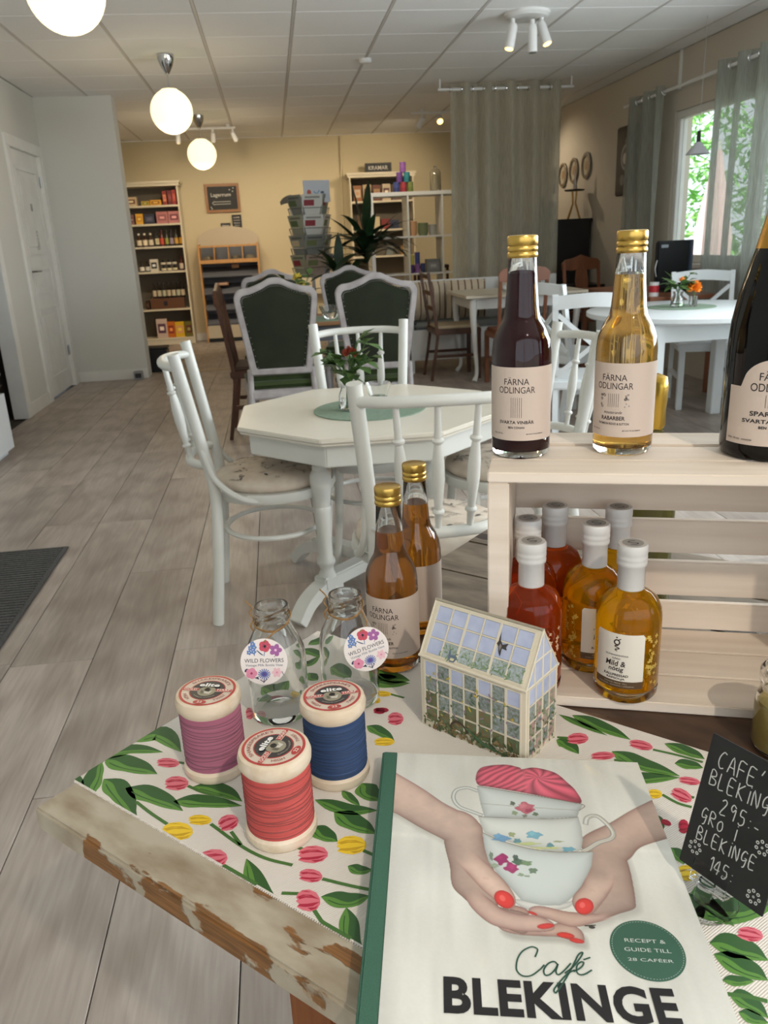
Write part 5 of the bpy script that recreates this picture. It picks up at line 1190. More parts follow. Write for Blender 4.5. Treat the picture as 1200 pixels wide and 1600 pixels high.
    if flowers:
        g = MB(); R = random.Random(int(loc[0]*9999)); col = (214, 176, 140) if liq is orangeoil else (198, 166, 74)
        def wf(x, y, z): a = face+x/.0332; return (.0332*math.cos(a), .0332*math.sin(a), y)
        for s0, s1 in ((.018, .036), (-.036, -.018)) if lab is not None else ((-.03, .034),):
            for k in range(24):
                x, y, r_ = R.uniform(s0, s1), R.uniform(.018, .078), R.uniform(.0011, .0024)
                for q in range(4): a = q*PI/2+x*90; st = len(g.v); g.disc(x+r_*.7*math.cos(a), y+r_*.7*math.sin(a), 0, r_*.62, r_*.45, a, 8, col); g.map(wf, st)
            for k in range(7):
                x, y = R.uniform(s0, s1), R.uniform(.02, .07); st = len(g.v); g.stroke([(x, y), (x+.002, y+.005), (x-.001, y+.010)], .0003, 0, col); g.map(wf, st)
        g.build('flower_print', ink, t, 0)
    return t
ZB = TZ+.0115
oil('golden oil bottle with full front label, nearest in the crate', (.333, .712, ZB), goldoil, capw, rad(-14))
oil('golden oil bottle half hidden behind the nearest golden one', (.3205, .777, ZB), goldoil, seal2, rad(26))
oil('golden oil bottle farthest back in the crate against its back slats', (.366, .829-.006, ZB), goldoil, seal2, None)
oil('orange oil bottle in front at the left end of the crate', (.2385, .743, ZB), orangeoil, capw, rad(-95))
oil('orange oil bottle, middle of the three by the crate end board', (.2555, .8105, ZB), orangeoil, seal2, None)
oil('orange oil bottle in the back row of the crate', (.299, .846-.002+.002, ZB), orangeoil, seal2, None)
# lone gold foil bottle behind the crate
t = thing('sparkling_bottle', 'slim sparkling bottle with gold foil neck standing behind the crate', 'bottle', (.447, .925, TZ))
MB().lathe([(0, 0), (.034, 0), (.036, .01), (.036, .14), (.03, .18), (.018, .215), (.0145, .24), (.0145, .27)], 36, caps=False).build('bottle_body', mat('olive_glass', (96, 92, 40), .05, trans=.3), t)
g = MB(); R = random.Random(8); vs = []; fs = []; N = 26; pr = [(.0155, .240), (.0168, .246), (.0160, .262), (.0172, .275), (.0176, .292), (.0150, .303), (.006, .306)]
for j, (r, z) in enumerate(pr):
    for k in range(N): q = r*(1+R.uniform(-.045, .045)); a = 2*PI*k/N; vs.append((q*math.cos(a), q*math.sin(a), z+R.uniform(-.0012, .0012)))
for j in range(len(pr)-1):
    for k in range(N): fs.append((j*N+k, j*N+(k+1) % N, (j+1)*N+(k+1) % N, (j+1)*N+k))
fs.append(tuple((len(pr)-1)*N+k for k in range(N))); g.add(vs, fs).build('gold_foil', mat('crumpled_gold', (196, 160, 70), .3, 1), t, 70)
MB().lathe([(.0149, .17+.03), (.0149, .238)], 30, caps=False).build('neck_foil', mat('olive_foil', (120, 106, 50), .4, .3), t)
# champagne style bottle on the crate
bx_, by_ = .4745, .7270
t = thing('sparkling_bottle', 'big black sparkling wine bottle with gold neck foil on top of the crate', 'bottle', (bx_, by_, TZ+CH)); face = math.atan2(-by_, -bx_)
MB().lathe([(0, .010), (.030, .004), (.038, 0), (.0432, .003), (.0445, .010), (.0445, .105), (.0430, .130), (.0385, .155), (.0325, .178), (.0270, .198), (.0210, .222), (.0172, .246), (.0152, .275), (.0150, .300)], 64, caps=False).build('bottle_body', mat('black_wine_glass', (9, 7, 7), .05, spec=.35), t, 60)
MB().lathe([(.0277, .196), (.0216, .222), (.0177, .246), (.0158, .275), (.0165, .285), (.0165, .315), (.010, .318), (0, .318)], 48, caps=False).build('neck_foil', mat('gold_foil', (176, 134, 58), .35, .9, bump=.3, scale=120), t, 50)
g = MB(); r_ = .0448; hw = .046; n = 48; vs = []
for i in range(n+1):
    x = -hw+2*hw*i/n; top = .072
    if abs(x) < .031: top = .074+math.sqrt(max(0, .031**2-x*x))*.80
    a = face+rad(4)+x/r_; vs += [(r_*math.cos(a), r_*math.sin(a), .0165), (r_*math.cos(a), r_*math.sin(a), top)]
g.add(vs, [(2*i, 2*i+2, 2*i+3, 2*i+1) for i in range(n)]).build('paper_label', mat('kraft_pink_label', (196, 176, 160), .6), t, 60)
g = MB(); K = (40, 34, 34)
def wrapc(x, y, z): a = face+rad(4)+x/.0451; return (.0451*math.cos(a), .0451*math.sin(a), y)
text(g, 'FÄRNA', 0, .0835, .030, .0088, 0, K, fn=wrapc); text(g, 'ODLINGAR', 0, .0725, .0450, .0076, 0, K, fn=wrapc)
for k in range(7): st = len(g.v); g.stroke([(-.0078+k*.0026, .0535), (-.0078+k*.0026, .0655)], .0005, 0, (90, 84, 80)); g.map(wrapc, st)
text(g, 'SPARKLING', 0, .0475, .0420, .0046, 0, K, bold=.022, fn=wrapc); text(g, 'SVARTA VINBÄR', 0, .0407, .0560, .0046, 0, K, bold=.022, fn=wrapc); text(g, 'BEN CONAN', 0, .0345, .0235, .0028, 0, K, bold=.03, fn=wrapc)
text(g, 'VOL. 75 CL', -.036, .0215, .014, .0015, 0, K, bold=.02, fn=wrapc); text(g, 'ALKOHOLFRI', -.022, .0215, .010, .0015, 0, K, bold=.02, fn=wrapc)
g.build('label_print', ink, t, 0)
# jar cut by the right edge
t = thing('honey_jar', 'glass jar with greenish gold contents cut by the right edge', 'jar', (.447, .597, TZ+.0012))
MB().lathe([(0, 0), (.030, 0), (.034, .004), (.0345, .045), (.033, .054), (.0295, .060), (.0295, .064), (.0325, .068), (.0325, .079), (.030, .082), (.028, .082), (.028, .066), (.0275, .060), (.031, .052), (.0325, .045), (.032, .005), (0, .004)], 40, caps=False).build('jar_glass', glass, t, 60)
MB().lathe([(0, .0042), (.0322, .0052), (.0327, .045), (.0312, .050), (0, .050)], 40, caps=False).build('contents', mat('olive_gold', (150, 128, 60), .3, c2=(170, 150, 84), scale=60), t, 60)

# ================================================================== octagonal table
chair_white = mat('chair_white', (214, 214, 208), .35, c2=(206, 206, 198), scale=5)
tx, ty, TT = .285, 2.715, .662
t = thing('octagonal_table', 'white eight-sided table on four turned columns', 'table', (tx, ty, 0), rad(-1.5)); octo = t
ap = .437
def octv(a, k=1): return [(a*k/math.cos(PI/8)*math.cos(PI/8+i*PI/4), a*k/math.cos(PI/8)*math.sin(PI/8+i*PI/4)) for i in range(8)]
MB().prism(octv(ap), TT-.014, TT).prism(octv(ap-.006), TT-.024, TT-.014).build('tabletop', mat('table_cream_white', (222, 217, 204), .35, c2=(216, 208, 192), scale=3), t, 30, .003)
MB().prism(octv(ap-.035), TT-.095, TT-.024).build('apron', chair_white, t, 30, .004)
col = [(.030, .0), (.044, .012), (.040, .03), (.030, .045), (.034, .06), (.045, .075), (.044, .085), (.034, .1), (.034, .16), (.040, .28), (.042, .30), (.036, .305), (.040, .33), (.052, .40), (.050, .43), (.034, .45), (.036, .455), (.036, .465), (.030, .47), (.038, .50), (.038, .52)]
for i, (sx, sy) in enumerate(((-1, -1), (1, -1), (-1, 1), (1, 1))):
    c = (sx*.185, sy*.185); s = (TT-.095-.115)/.52
    MB().lathe([(r*.70, z*s) for r, z in col], 28, c=(c[0], c[1], .115)).build('column', chair_white, t, 50)
    d = Vector((sx, sy, 0)).normalized()
    g = MB(); pts = [Vector((sx*.15, sy*.15, .10)), Vector((sx*.20, sy*.20, .098)), Vector((sx*.255, sy*.255, .07)), Vector((sx*.29, sy*.29, .022)), Vector((sx*.296, sy*.296, .014))]
    n = Vector((-d.y, d.x, 0))*.028; sp = spline(pts, 5); vs = []
    for k, p in enumerate(sp):
        tn = (sp[min(k+1, len(sp)-1)]-sp[max(k-1, 0)]).normalized(); q = n.cross(tn).normalized()*(.024-.006*k/len(sp))
        vs += [p+n+q, p-n+q, p-n-q, p+n-q]
    for v in vs: v.z = max(v.z, 0.0)
    N = len(sp); fs = [(4*k+a, 4*k+(a+1) % 4, 4*(k+1)+(a+1) % 4, 4*(k+1)+a) for k in range(N-1) for a in range(4)]+[(0, 3, 2, 1), tuple(4*(N-1)+a for a in range(4))]
    g.add(vs, fs).build('foot', chair_white, t, 40, .003)
for a in (PI/4, -PI/4):
    M = Matrix.Rotation(a, 4, 'Z'); MB().box(-.30, -.03, .088+.001*(a > 0), .30, .03, .135+.001*(a > 0), M=M).build('stretcher', chair_white, t, 30, .006)
def place_mat(x, y, z, r, lbl, ry=None):
    t = MB().lathe([(0, .0005), (r, .0005), (r, .004), (0, .004)], 48).build('round_placemat', mat('sage_felt', (122, 142, 124), .9, c2=(132, 152, 132), scale=80), None, 30)
    tag(t, lbl, 'placemat', loc=(x, y, z)); return t
place_mat(tx+.0, ty-.03, TT, .19, 'round sage green placemat on the white octagonal table')
cg = mat('stem_green', (70, 104, 50), .5)
def posy(name, label, loc, seed, h=.16, reds=(160, 60, 34), vw=.035, vh=.10, n=11, crystal=False, leafc=None, ls=1.0, nf=2):
    t = thing(name, label, 'flowers', loc); R = random.Random(seed)
    pr = [(0, .002), (vw*.8, .002), (vw, .008), (vw*.95, vh*.5), (vw*.62, vh*.8), (vw*.8, vh)]
    MB().lathe(lathe_shell(pr, .0022), 28, caps=False).build('glass_vase', glass, t, 60)
    st = MB(); lv = MB(); fl = MB()
    for k in range(n):
        a = R.uniform(0, 2*PI); sp_ = R.uniform(.25, 1)*h*.55; top = Vector((sp_*math.cos(a), sp_*math.sin(a), vh+R.uniform(.35, 1.0)*h*.8)) if k else Vector((.012, -.02, vh+h*.55))
        pts = spline([(R.uniform(-.3, .3)*vw, R.uniform(-.3, .3)*vw, .012), (.1*vw*math.cos(a), .1*vw*math.sin(a), vh), tuple(top)], 5)
        st.tube(pts, .0018, 5)
        if k < nf:
            for q in range(22):
                b = R.uniform(0, 6.3); e = R.uniform(-.3, 1.4); d = Vector((math.cos(b)*math.cos(e), math.sin(b)*math.cos(e), math.sin(e))); u = d.orthogonal().normalized()*h*.055; c = top*.92+Vector((0, 0, .01)); L = h*.17
                fl.add([c, c+d*L*.6-u, c+d*L, c+d*L*.6+u], [(0, 1, 2), (0, 2, 3)])
        else:
            for q in range(5):
                b = a+R.uniform(-1.2, 1.2); e = R.uniform(-.6, .9); d = Vector((math.cos(b)*math.cos(e), math.sin(b)*math.cos(e), math.sin(e))); u = d.cross(Vector((0, 0, 1))).normalized()*h*.11*ls; L = h*R.uniform(.22, .38)*ls; c = pts[-1-(q % 3)*2]
                m_ = c+d*L*.5+Vector((0, 0, .008)); lv.add([c, m_-u, c+d*L, m_+u, m_-Vector((0, 0, .006))], [(0, 1, 4), (1, 2, 4), (2, 3, 4), (3, 0, 4)])
    st.build('stems', cg, t); lv.build('leaves', leafg, t, 40); fl.build('flower_head', mat('flower_%d_%d' % (seed, reds[0]), reds, .6), t, 30)
    return t
posy('flower_vase', 'glass vase with a brown red flower and green leaves on the octagonal table', (.215, 2.68, TT+.0045), 2, h=.17, vw=.034, vh=.10, n=13, ls=1.15, nf=1, reds=(140, 54, 30))
t = thing('glass_bowl', 'small empty glass tealight bowl on the octagonal table', 'bowl', (.330, 2.800, TT+.0045))
MB().lathe(lathe_shell([(0, .002), (.020, .001), (.026, .002), (.034, .02), (.046, .055), (.05, .064)], .004), 32, caps=False).build('bowl_body', glass, t, 60)

# ================================================================== bentwood chairs
seatf = mat('printed_seat_fabric', (190, 174, 156), .85, c2=(206, 194, 178), scale=20)
def fabric_print(parent, r, z, seed):
    g = MB(); R = random.Random(seed)
    for k in range(95):
        a, q = R.uniform(0, 6.3), r*math.sqrt(R.uniform(0, .93)); x, y = q*math.cos(a), q*math.sin(a); c = R.choice([(70, 66, 66), (110, 100, 92), (84, 78, 76), (140, 126, 112)])
        cp = [(0, .50), (.06, .499), (.12, .496), (.17, .489), (.195, .476)]; zz = lambda x_, y_: float(np.interp(math.hypot(x_, y_), [c_[0] for c_ in cp], [c_[1] for c_ in cp]))+.0026
        kind = R.random(); b = R.uniform(0, 3.14); st = len(g.v)
        if kind < .4: g.disc(x, y, 0, R.uniform(.006, .012), R.uniform(.002, .005), b, 10, c)
        elif kind < .7: g.stroke([(x-.014, y), (x-.006, y+.006), (x, y), (x+.006, y+.007), (x+.012, y+.002)], .0022, 0, c)
        elif kind < .85: g.ring(x, y, 0, .005, .0072, 14, c)
        else: text(g, R.choice(['COLLECT', 'ORGANIC', 'SALAD', 'HERBS']), x, y, .05, .008, 0, c, bold=.02, rot=b)
        g.map(lambda x_, y_, z_: (x_, y_, zz(x_, y_)), st)
    g.build('fabric_print', ink, parent, 0)
def cafe_chair(name, label, loc, rotz, seed):
    t = thing(name, label, 'chair', loc, rotz); W = chair_white
    for s in (-1, 1):
        MB().tube(spline([(s*.185, -.225, 0), (s*.165, -.20, .25), (s*.150, -.190, .45), (s*.158, -.215, .62), (s*.180, -.264, .905)], 6), [.0185]*25, 14).build('back_post', W, t)
        MB().tube(spline([(s*.175, .185, 0), (s*.150, .150, .25), (s*.140, .135, .43)], 6), [.012+.0005*k for k in range(13)], 14).build('leg', W, t)
        MB().tube(spline([(s*.166, -.215, .60), (s*.176, -.18, .50), (s*.192, -.10, .435), (s*.196, .0, .418)], 6), .0105, 10).build('brace', W, t)
    MB().tube(spline([(-.176, -.258, .862), (-.11, -.305, .866), (0, -.322, .868), (.11, -.305, .866), (.176, -.258, .862)], 6), .0155, 12, flat=.9).build('top_rail', W, t)
    MB().tube(spline([(-.152, -.205, .545), (-.10, -.255, .545), (0, -.272, .545), (.10, -.255, .545), (.152, -.205, .545)], 6), .0145, 12).build('lower_rail', W, t)
    for x in (-.088, 0, .088):
        a = Vector((x*.85, -.262-.008*(x == 0), .548)); b = Vector((x*1.05, -.308-.012*(x == 0), .862)); d = b-a; L = d.length; M = Matrix.Translation(a) @ d.to_track_quat('Z', 'Y').to_matrix().to_4x4()
        MB().lathe([(.007, 0), (.008, .05*L), (.009, .14*L), (.0145, .155*L), (.0145, .17*L), (.009, .185*L), (.0155, .42*L), (.0145, .55*L), (.009, .70*L), (.0145, .715*L), (.0145, .73*L), (.0085, .745*L), (.0075, L)], 16, M=M).build('spindle', W, t, 50)
    MB().lathe([(.165, .412), (.205, .412), (.212, .425), (.208, .445), (.165, .447)], 44).build('seat_frame', W, t, 50)
    MB().lathe([(.0, .446), (.188, .446), (.199, .458), (.195, .476), (.17, .489), (.12, .496), (.06, .499), (0, .50)], 40).build('seat_cushion', seatf, t, 80)
    MB().tube([(.172*math.cos(a), .165*math.sin(a)-.01, .285) for a in [2*PI*k/30 for k in range(30)]], .009, 8, closed=True).build('stretcher_hoop', W, t)
    cu = [c for c in kids(t) if c.name.startswith('seat_cushion')][0]; fabric_print(cu, .19, .4585, seed)
    return t
c1 = cafe_chair('bentwood_chair', 'white bentwood chair with printed seat, left of the octagonal table', (-.058, 2.695, 0), rad(-90), 3)
G_ = None
dup(c1, (.358, 2.02, 0), rad(-5), 'white bentwood chair with its back to us, in front of the octagonal table')
dup(c1, (.315, 2.96, 0), rad(180), 'white bentwood chair behind the octagonal table, facing us behind the flowers')
dup(c1, (.725, 2.60, 0), rad(93), 'white bentwood chair right of the octagonal table, beside the dark drink bottle')

# ================================================================== velvet armchair-style chairs
velvet = mat('dark_green_velvet', (22, 28, 12), .9, c2=(31, 38, 18), scale=6, sheen=.08)
velvet2 = mat('green_velvet_seat', (50, 62, 30), .9, c2=(62, 76, 40), scale=6, sheen=.1)
greyp = mat('worn_grey_paint', (172, 167, 166), .55, c2=(152, 146, 146), scale=16)
def outline(hw, h0, h1, crown, ins=0):
    o = [(-hw*.76+ins, h0+ins), (-hw*.88+ins, h0+(h1-h0)*.45), (-hw*.99+ins, h1-.08-ins*.3), (-hw*.97+ins*.85, h1-.03-ins*.7), (-hw*.85+ins*.5, h1-.002-ins*.95), (-hw*.62, h1+.006-ins), (-hw*.34, h1+crown*.52-ins), (-hw*.15, h1+crown*.92-ins), (0, h1+crown-ins)]
    o = o+[(-x, z) for x, z in o[-2::-1]]
    return [(p.x, p.y) for p in spline([(a, b, 0) for a, b in o], 5)]
def louis_chair(name, label, loc, rotz):
    t = thing(name, label, 'chair', loc, rotz); lean = lambda z: -.205-.12*max(0, z-.42)
    def back(pts, y0, y1, mt, nm, hole=None, dome=0):
        g = MB(); n = len(pts)
        if hole is None:
            vs = [(x, lean(z)+y0, z) for x, z in pts]+[(x, lean(z)+y1, z) for x, z in pts]; cx_ = sum(p[0] for p in pts)/n; cz = sum(p[1] for p in pts)/n
            vs += [(cx_*.5+x*.5, lean(cz*.5+z*.5)+y0-dome, cz*.5+z*.5) for x, z in pts]+[(cx_*.5+x*.5, lean(cz*.5+z*.5)+y1+dome, cz*.5+z*.5) for x, z in pts]
            fs = [(i, (i+1) % n, n+(i+1) % n, n+i) for i in range(n)]+[(i, 2*n+i, 2*n+(i+1) % n, (i+1) % n) for i in range(n)]+[(n+i, n+(i+1) % n, 3*n+(i+1) % n, 3*n+i) for i in range(n)]+[tuple(range(2*n, 3*n)), tuple(range(3*n, 4*n))[::-1]]
        else:
            vs = []; 
            for P in (pts, hole):
                vs += [(x, lean(z)+y0, z) for x, z in P]+[(x, lean(z)+y1, z) for x, z in P]
            fs = []
            for i in range(n):
                j = (i+1) % n; fs += [(i, j, n+j, n+i), (2*n+j, 2*n+i, 3*n+i, 3*n+j), (j, i, 2*n+i, 2*n+j), (n+i, n+j, 3*n+j, 3*n+i)]
        g.add(vs, fs); g.build(nm, mt, t, 50, .006 if hole else 0)
    back(outline(.232, .50, .985, .055), -.022, .018, greyp, 'back_frame', outline(.232, .50, .985, .055, .036))
    back(outline(.20, .535, .950, .053), -.014, .012, velvet, 'back_cushion', None, .008)
    R = random.Random(2); g = MB()
    for s in (-1, 1): 
        for k, p in enumerate(outline(.232, .50, .985, .055, .045)[::1]): g.lathe([(0, -.003), (.0035, 0), (0, .003)], 6, c=(p[0], lean(p[1])+s*.016-.002, p[1]))
    o = g.build('brass_nail', mat('dull_nail', (150, 150, 140), .4, .5), t, 0); o['kind'] = 'stuff'
    for s in (-1, 1):
        MB().tube(spline([(s*.18, lean(.52), .53), (s*.185, -.205, .42), (s*.19, -.215, .2), (s*.195, -.235, 0)], 5), .018, 10).build('leg', greyp, t)
        MB().lathe([(.010, 0), (.014, .03), (.012, .045), (.016, .06), (.020, .16), (.024, .30), (.017, .315), (.026, .33), (.026, .36)], 16, c=(s*.21, .20, 0)).build('leg', greyp, t, 50)
    MB().prism([(-.20, -.22), (.20, -.22), (.245, .23), (-.245, .23)], .355, .41).build('seat_frame', greyp, t, 30, .01)
    MB().prism([(-.195, -.20), (.195, -.20), (.238, .225), (-.238, .225)], .405, .485).build('seat_cushion', velvet2, t, 60, .028, bseg=4)
    return t
l1 = louis_chair('velvet_chair', 'dark green velvet chair with grey frame, back to us, on the left', (.0, 4.93, 0), rad(0))
dup(l1, (.57, 4.90, 0), rad(-2), 'dark green velvet chair with grey frame, back to us, right behind the white chair')
dup(l1, (-.02, 6.15, 0), rad(180), 'dark green velvet chair facing us, behind the left velvet chair')
dup(l1, (.56, 6.15, 0), rad(176), 'dark green velvet chair facing us, behind the right velvet chair')
t = thing('dining_table', 'table with a brown wooden top and grey legs between the velvet chairs', 'table', (.30, 5.45, 0))
MB().box(-.42, -.30, .715, .42, .36, .74).build('tabletop', mat('light_brown_wood', (150, 112, 78), .35, c2=(166, 128, 92), scale=5, stretch=(.5, 6, 1)), t, 30, .005)
MB().box(-.38, -.27, .62, .38, .32, .715).build('apron', mat('slate_grey_paint', (96, 98, 104), .5), t, 30, .003)
for x in (-.35, .35):
    for y in (-.24, .29): MB().lathe([(.012, 0), (.018, .04), (.02, .3), (.026, .5), (.02, .52), (.03, .54), (.03, .62)], 16, c=(x, y, 0)).build('leg', greyp, t, 50)
place_mat(.30, 5.35, .74, .19, 'round sage placemat on the brown table between the velvet chairs')
posy('flower_vase', 'small vase of yellow green flowers on the brown table', (.16, 5.62, .745), 7, h=.22, reds=(196, 176, 70), vw=.03, vh=.09, n=12)
t = thing('glass_bowl', 'cut glass bowl on the brown table between the velvet chairs', 'bowl', (.34, 5.28, .745))
MB().lathe(lathe_shell([(0, .002), (.03, .001), (.04, .01), (.06, .05), (.075, .085)], .006), 16, caps=False).build('bowl_body', glass, t, 20)

# ================================================================== brown chairs
def wood_chair(name, label, loc, rotz, m, style, seatm):
    t = thing(name, label, 'chair', loc, rotz)
    for s in (-1, 1):
        MB().tube(spline([(s*.19, -.24, 0), (s*.185, -.19, .3), (s*.185, -.185, .46), (s*.19, -.25, .93)], 6), .017, 4).build('back_post', m, t, 30)
        MB().box(s*.19-.018, .17, 0, s*.19+.018, .206, .43).build('leg', m, t, 30, .003)
        MB().box(s*.19-.009, -.19, .20, s*.19+.009, .18, .225).build('side_stretcher', m, t, 30)
    MB().box(-.205, -.205, .40, .205, .21, .45).build('seat_frame', m, t, 30, .008)
    MB().box(-.195, -.185, .445, .195, .20, .475).build('seat_cushion', seatm, t, 60, .012)
    if style == 'ladder':
        for z, y in ((.62, -.205), (.75, -.222), (.89, -.242)): MB().tube(spline([(-.185, y, z), (0, y-.02, z+.012), (.185, y, z)], 5), .009, 4, flat=2.6).build('back_slat', m, t, 30)
    else:
        o = [(-.205, .86), (-.21, .92), (-.17, .955), (-.09, .965), (0, .995), (.09, .965), (.17, .955), (.21, .92), (.205, .86), (.1, .85), (0, .86), (-.1, .85)]
        g = MB(); n = len(o); g.add([(x, -.262, z) for x, z in o]+[(x, -.238, z) for x, z in o], [tuple(range(n)), tuple(range(n, 2*n))[::-1]]+[(i, n+i, n+(i+1) % n, (i+1) % n) for i in range(n)]); g.build('crest_rail', m, t, 30, .004)
        o = [(-.05, .45), (-.07, .52), (-.045, .62), (-.075, .74), (-.055, .86), (.055, .86), (.075, .74), (.045, .62), (.07, .52), (.05, .45)]
        g = MB(); n = len(o); lean = lambda z: -.19-.13*(z-.46)
        g.add([(x, lean(z)-.008, z) for x, z in o]+[(x, lean(z)+.008, z) for x, z in o], [tuple(range(n)), tuple(range(n, 2*n))[::-1]]+[(i, n+i, n+(i+1) % n, (i+1) % n) for i in range(n)]); g.build('back_splat', m, t, 30)
    return t
cream_seat = mat('cream_seat', (178, 160, 130), .8)
wood_chair('ladder_back_chair', 'dark brown ladder-back chair at the left end of the white dining table', (1.56, 7.24, 0), rad(-90), dark_wood, 'ladder', cream_seat)
b2 = wood_chair('splat_back_chair', 'red-brown splat-back chair with its back to us at the white dining table', (1.95, 6.62, 0), rad(0), red_wood, 'splat', mat('brown_seat', (120, 72, 48), .6))
dup(b2, (3.02, 7.62, 0), rad(190), 'red-brown splat-back chair behind the dark bottle, in front of the black sideboard')
wood_chair('wooden_chair', 'dark brown wooden chair seen edge-on left of the velvet chairs', (-.12, 5.47, 0), rad(-92), dark_wood, 'splat', mat('dark_seat', (70, 50, 38), .7))
# white dining table under the curtain
t = thing('white_dining_table', 'white table with curved legs in front of the striped bench', 'table', (2.10, 7.16, 0))
cw = mat('warm_white_top', (226, 214, 190), .3)
MB().prism([(p.x, p.y) for p in spline([(-.44, -.40, 0), (.44, -.40, 0), (.52, -.34, 0), (.52, .34, 0), (.44, .42, 0), (-.44, .42, 0), (-.52, .34, 0), (-.52, -.34, 0)], 3, True)], .715, .74).build('tabletop', cw, t, 30, .005)
MB().box(-.46, -.35, .62, .46, .36, .715).build('apron', white_paint, t, 30, .004)
for x in (-1, 1):
    for y in (-1, 1): MB().tube(spline([(x*.45, y*.34, .70), (x*.455, y*.345, .55), (x*.43, y*.32, .25), (x*.42, y*.31, .08), (x*.45, y*.34, .012)], 5), [.034, .033, .033, .032, .03, .028, .026, .024, .022, .020, .019, .018, .017, .016, .016, .016, .016, .018, .020, .022, .022], 10).build('leg', white_paint, t)
posy('flower_vase', 'small vase with one dark red rose on the white dining table', (2.16, 7.28, .74), 9, h=.17, reds=(90, 16, 26), vw=.022, vh=.14, n=7, nf=1)
t = thing('glass_bowl', 'small glass tealight holder on the white dining table behind the brown chair', 'bowl', (1.98, 6.98, .74))
MB().lathe(lathe_shell([(0, .002), (.03, .001), (.038, .02), (.04, .06)], .005), 24, caps=False).build('bowl_body', glass, t, 60)
# bench
t = thing('settle_bench', 'white wooden settle bench with a grey cushion along the tall curtain', 'bench', (1.98, 7.73, 0))
MB().box(-.76, .16, .12, .76, .19, .83).build('back_board', white_paint, t, 30, .004)
MB().box(-.76, -.20, .12, .76, .16, .40).build('seat_box', white_paint, t, 30, .004)
for x in (-.76, .73): MB().box(x, -.21, 0, x+.03, .19, .62).build('side_panel', white_paint, t, 30, .006)
MB().box(-.70, -.215, .17, -.06, -.20, .35).box(.04, -.215, .17, .70, -.20, .35).build('front_panel', white_paint, t, 30, .003)
tag(MB().box(-.72, -.2, 0, .72, .155, .06).build('bench_cushion', mat('grey_cushion', (140, 142, 138), .9), None, 60, .025, bseg=3), 'long grey seat cushion on the white settle bench', 'cushion', loc=(1.98, 7.73, .401))
strp = mat('cream_cushion', (196, 180, 156), .9)
for k, (x, yaw, c) in enumerate(((1.42, .15, 'striped cushion leaning in the left corner of the bench'), (1.80, -.05, 'striped cushion on the bench behind the ladder-back chair'), (2.35, .1, 'striped cushion on the bench under the white table edge'))):
    t = thing('striped_cushion', c, 'cushion', (x, 7.74, .47), yaw)
    g = MB(); n = 12; vs = []; fs = []
    for s in (-1, 1):
        for i in range(n+1):
            for j in range(n+1):
                a, b = -1+2*i/n, -1+2*j/n; th = .06*(1-a**4)*(1-b**4); vs.append((a*.19, s*th, .18+b*.175))
    m_ = (n+1)**2
    for s in (0, 1):
        for i in range(n):
            for j in range(n): q = s*m_+i*(n+1)+j; f = (q, q+1, q+n+2, q+n+1); fs.append(f if s == 0 else f[::-1])
    g.add(vs, fs); g.build('cushion_body', strp, t, 80)
    g = MB()
    for i in range(1, n, 2):
        p = [(-1+2*(i+.5)/n, -1+2*j/n) for j in range(n+1)]; vs = []
        for a, b in p: th = .06*(1-a**4)*(1-b**4)+.002; vs += [((a-.03)*.19, -th, .18+b*.175), ((a+.03)*.19, -th, .18+b*.175)]
        g.add(vs, [(2*j, 2*j+1, 2*j+3, 2*j+2) for j in range(n)])
    g.build('stripes', mat('brown_stripe', (108, 78, 58), .9), t, 80)

# ================================================================== round table group
t = thing('round_table', 'white round dining table by the window', 'table', (2.47, 4.66, 0))
rt = mat('cool_white', (224, 230, 232), .3)
MB().lathe([(0, .70), (.60, .70), (.62, .712), (.62, .735), (.612, .74), (0, .74)], 64).build('tabletop', rt, t, 40)
MB().box(-.42, -.40, .60, .42, .40, .70).build('apron', rt, t, 30, .004)
for x in (-1, 1):
    for y in (-1, 1): MB().box(x*.40-.035, y*.38-.035, 0, x*.40+.035, y*.38+.035, .70).build('leg', rt, t, 30, .004)
place_mat(2.45, 4.76, .74, .20, 'round pale green placemat on the white round table')
posy('flower_vase', 'glass vase with big green leaves and an orange bloom on the round table', (2.41, 4.74, .745), 12, h=.13, reds=(226, 130, 36), vw=.04, vh=.09, n=8, nf=1, ls=1.7)
t = thing('orange_bloom', 'orange flower in a tiny glass beside the leafy vase on the round table', 'flower', (2.50, 4.72, .745))
MB().lathe(lathe_shell([(0, .002), (.022, .001), (.024, .01), (.026, .06)], .003), 24, caps=False).build('small_glass', glass, t, 60)
MB().tube(spline([(0, 0, .01), (.005, 0, .06), (.0, 0, .10)], 5), .003, 6).build('stem', cg, t)
g = MB()
for k in range(40): 
    a = k*2.4; e = -.6+1.9*k/40; d = Vector((math.cos(a)*math.cos(e), math.sin(a)*math.cos(e), math.sin(e))); u = d.orthogonal().normalized()*.014; c = Vector((0, 0, .11)); g.add([c, c+d*.03-u, c+d*.05, c+d*.03+u], [(0, 1, 2), (0, 2, 3)])
g.build('petals', mat('orange_petal', (228, 132, 30), .6), t, 30)
